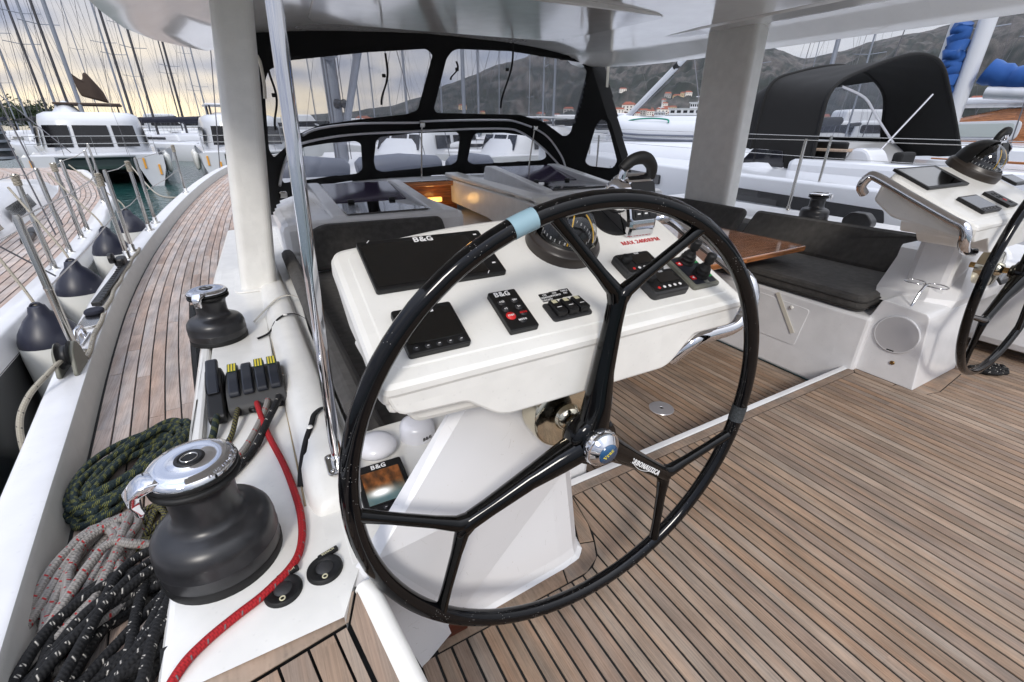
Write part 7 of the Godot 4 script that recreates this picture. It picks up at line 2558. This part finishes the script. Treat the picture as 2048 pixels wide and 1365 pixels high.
func land() -> void:
	hn = FastNoiseLite.new()
	hn.seed = 5
	hn.frequency = 0.0016
	hn.fractal_octaves = 4
	# water
	var st := new_st()
	st.set_smooth_group(1)
	var wr := [0.0, 12.0, 60.0, 300.0, 1500.0, 7000.0]
	for i in wr.size() - 1:
		var a := PackedVector3Array()
		var b := PackedVector3Array()
		for k in 49:
			var an := TAU * k / 48
			a.append(V(sin(an) * wr[i], -1.1, cos(an) * wr[i])); b.append(V(sin(an) * wr[i + 1], -1.1, cos(an) * wr[i + 1]))
		grid(st, [a, b])
	structure(part("water", st, M.water))
	# hills
	st = new_st()
	var cn := FastNoiseLite.new()
	cn.seed = 8; cn.frequency = 0.006; cn.fractal_octaves = 5
	var rs := []
	for k in 76: rs.append(600.0 + 2200.0 * pow(k / 75.0, 1.25))
	rs.append(3600.0)
	var na := 720
	var grid_p := []
	for i in na + 1:
		var deg := -40.0 + 160.0 * i / na
		var row := []
		for r in rs: row.append(at_az(deg, r, land_y(deg, r)))
		grid_p.append(row)
	for i in na:
		for k in rs.size() - 1:
			for q in [[i, k], [i + 1, k], [i + 1, k + 1], [i, k], [i + 1, k + 1], [i, k + 1]]:
				var p: Vector3 = grid_p[q[0]][q[1]]
				var v := cn.get_noise_3d(p.x, p.y * 3.0, p.z)
				var u := cn.get_noise_3d(p.x * 4.0 + 500.0, p.y * 8.0, p.z * 4.0)
				var rock := smoothstep(0.0, 0.42, v + u * 1.1 + clampf((p.y - 120.0) / 500.0, -0.1, 0.25))
				var c := Color(0.016, 0.024, 0.016).lerp(Color(0.14, 0.125, 0.112), rock)
				c = c.lerp(Color(0.036, 0.033, 0.024), clampf(u * 0.6 + 0.2, 0.0, 0.5))
				st.set_smooth_group(-1 if false else 2)
				st.set_color(c)
				st.add_vertex(p)
	structure(part("hills", st, M.hill))
	# town: houses on the lower slopes
	var g := RandomNumberGenerator.new()
	g.seed = 42
	var walls := [M.house_white, M.house_cream, M.house_grey]
	var roofs := [M.roof_red, M.roof_brown, M.roof_red]
	var words := ["small white house with red tiled roof above the marina", "small cream house with brown tiled roof above the marina", "small grey house with red tiled roof above the marina"]
	var protos := []
	for i in 3:
		var h := thing("house", words[i], "house", Vector3.ZERO, "houses of the hillside town")
		st = new_st()
		box(st, V(0, 3.5, 0), V(11, 9, 9), 0.0)
		var w := lpart("wall", st, walls[i], h)
		for k in 3:
			for f in 2:
				st = new_st()
				box(st, V(-3.4 + 3.4 * k, 2.4 + 3.0 * f, 4.5), V(1.3, 1.6, 0.12), 0.0)
				lpart("window", st, M.cat_glass, w)
		st = new_st()
		var e := 8.0
		quad(st, V(-6, e, 5), V(6, e, 5), V(4, e + 2.6, 0), V(-4, e + 2.6, 0))
		quad(st, V(-6, e, -5), V(6, e, -5), V(4, e + 2.6, 0), V(-4, e + 2.6, 0))
		tri(st, V(-6, e, 5), V(-6, e, -5), V(-4, e + 2.6, 0))
		tri(st, V(6, e, 5), V(6, e, -5), V(4, e + 2.6, 0))
		lpart("roof", st, roofs[i], h)
		protos.append(h)
	var spots := []
	for i in 290:
		var deg := g.randf_range(12.0, 76.0) if i % 3 else g.randf_range(38.0, 58.0)
		var lim := g.randf() * g.randf()
		var r := 640.0 + 760.0 * lim * (1.0 if deg > 36 else 0.6)
		spots.append([deg, r])
	for i in spots.size():
		var src: Node3D = protos[i % 3]
		var o: Node3D = src if i < 3 else src.duplicate()
		if i >= 3:
			o.name = numbered("house")
			add_child(o)
		o.set_meta("label", words[i % 3] + (", through the dodger windows" if spots[i][0] < 39.0 else (", left of the right leg" if spots[i][0] < 50.0 else ", right of the right leg")))
		o.position = at_az(spots[i][0], spots[i][1], land_y(spots[i][0], spots[i][1]) - 0.5)
		o.rotation.y = deg_to_rad(-spots[i][0]) + g.randf_range(-0.5, 0.5)
		o.scale = Vector3.ONE * g.randf_range(0.75, 1.25) * V(g.randf_range(0.9, 1.5), 1, 1)
	# trees on the mole at the far left
	for q in [[60, 150.0, 7.0, "dark tree on the left shore beside the striped sail"], [88, 152.0, 5.5, "lower dark tree on the left shore beyond the catamaran"], [30, 160.0, 6.0, "dark tree on the left shore at the picture edge"]]:
		var c := at_az(px_az(q[0]), q[1], -1.0)
		var t := thing("tree", q[3], "tree", c, "trees on the left shore")
		st = new_st()
		tube(st, [V(0, 0, 0), V(0.2, q[2] * 0.6, 0)], [0.35, 0.15], 8)
		lpart("trunk", st, M.bark, t)
		st = new_st()
		for k in 900:
			var d := V(g.randfn(), g.randfn() * 0.6, g.randfn()).normalized() * pow(g.randf(), 0.4)
			var p := V(d.x * q[2] * 0.75, q[2] * 0.62 + d.y * q[2] * 0.40, d.z * q[2] * 0.75) + V(sin(k * 0.7), cos(k * 1.3) * 0.4, sin(k * 0.3))
			var u := V(g.randfn(), g.randfn(), g.randfn()).normalized() * 0.45
			var v := V(g.randfn(), g.randfn(), g.randfn()).normalized() * 0.45
			tri(st, p - u, p + u, p + v)
		lpart("crown", st, M.foliage, t)

# ---------------------------------------------------------------- pole, straps, loose things
func ribbon(st: SurfaceTool, pts: Array, w: Vector3, th := 0.0015) -> void:
	var a := PackedVector3Array()
	var b := PackedVector3Array()
	var c := PackedVector3Array()
	var d := PackedVector3Array()
	for p in spline(pts, 5):
		a.append(p - w * 0.5); b.append(p + w * 0.5)
		c.append(p + w * 0.5 + V(0, th, 0)); d.append(p - w * 0.5 + V(0, th, 0))
	grid(st, [a, b, c, d, a])

func small_things() -> void:
	var t := thing("support_pole", "tall polished stainless pole standing on the coaming left of the console", "pole", V(0.062, 0.45, -0.975))
	var st := new_st()
	tube(st, [V(0.066, 0.452, -0.975), V(0.066, 0.52, -0.976), V(0.088, 1.0, -0.985), V(0.112, 1.5, -0.995), V(0.13, 1.93, -1.0)], 0.0140, 20)
	part("tube", st, M.chrome, t)
	st = new_st()
	tube(st, [V(0.066, 0.452, -0.975), V(0.0665, 0.475, -0.975)], 0.017, 20)
	part("collar", st, M.chrome, t)
	st = new_st()
	prism(st, rpoly(0.052, 0.085, 0.014), 0.006, 0.002, flat_at(V(0.062, 0.449, -0.972)))
	var bp := part("base_plate", st, M.steel, t)
	for q in [[0.048, -0.945], [0.048, -1.0]]:
		st = new_st()
		lathe(st, [Vector2(0.006, 0.0), Vector2(0.0055, 0.0025), Vector2(0.0, 0.003)], 12, Transform3D(Basis(), V(q[0], 0.455, q[1])))
		part("screw", st, M.steel, bp)
	# straps lying over the ridge
	t = thing("cushion_strap", "black strap with a white snap hanging over the ridge beside the pole", "strap", V(0.03, 0.45, -1.2), "cushion straps")
	st = new_st()
	ribbon(st, [V(0.100, 0.440, -1.235), V(0.075, 0.455, -1.24), V(0.045, 0.456, -1.215), V(0.030, 0.455, -1.17), V(0.010, 0.447, -1.12), V(-0.005, 0.44, -1.07), V(-0.020, 0.415, -1.03), V(-0.028, 0.403, -0.99)], V(0.013, 0.0, 0.008))
	part("webbing", st, M.strap, t)
	st = new_st()
	lathe(st, [Vector2(0.0085, 0.0), Vector2(0.007, 0.003), Vector2(0.0, 0.004)], 14, Transform3D(Basis(), V(0.024, 0.456, -1.155)))
	part("snap", st, M.gel, t)
	t = thing("cushion_strap", "black strap with a white snap across the ridge near the left roof leg", "strap", V(0.05, 0.45, -2.05), "cushion straps")
	st = new_st()
	ribbon(st, [V(0.12, 0.44, -2.02), V(0.085, 0.455, -2.06), V(0.04, 0.455, -2.07), V(0.0, 0.445, -2.03), V(-0.03, 0.43, -1.96), V(-0.075, 0.426, -1.93)], V(0.004, 0.0, 0.016))
	part("webbing", st, M.strap, t)
	st = new_st()
	lathe(st, [Vector2(0.009, 0.0), Vector2(0.0075, 0.003), Vector2(0.0, 0.004)], 14, Transform3D(Basis(), V(0.045, 0.457, -2.068)))
	part("snap", st, M.gel, t)
	t = thing("cushion_strap", "off white strap across the ridge near the left roof leg", "strap", V(0.05, 0.45, -2.25), "cushion straps")
	st = new_st()
	ribbon(st, [V(0.12, 0.445, -2.32), V(0.08, 0.458, -2.33), V(0.03, 0.458, -2.30), V(-0.02, 0.447, -2.22), V(-0.08, 0.428, -2.12)], V(0.004, 0.0, 0.016))
	part("webbing", st, M.strap_white, t)
	# line coiled beside the far helm
	st = new_st()
	tube(st, spline(heap(V(3.36, 0.0, -0.62), 0.10, 0.05, 0.4, 4, 0.010, 51, 0.4), 4), 0.010, 8)
	tag(part("rope_coil", st, M.rope_black), "small coil of black and white rope on the floor behind the far wheel", "rope")
	# dark smudge of a mooring line between the boats
	st = new_st()
	tube(st, spline([V(-0.66, 0.43, -6.6), V(-1.2, 0.25, -9.0), V(-2.0, 0.4, -13.0)], 6), 0.012, 6)
	tag(part("mooring_line", st, M.rope_white), "pale mooring line crossing the green water ahead of the fenders", "rope")
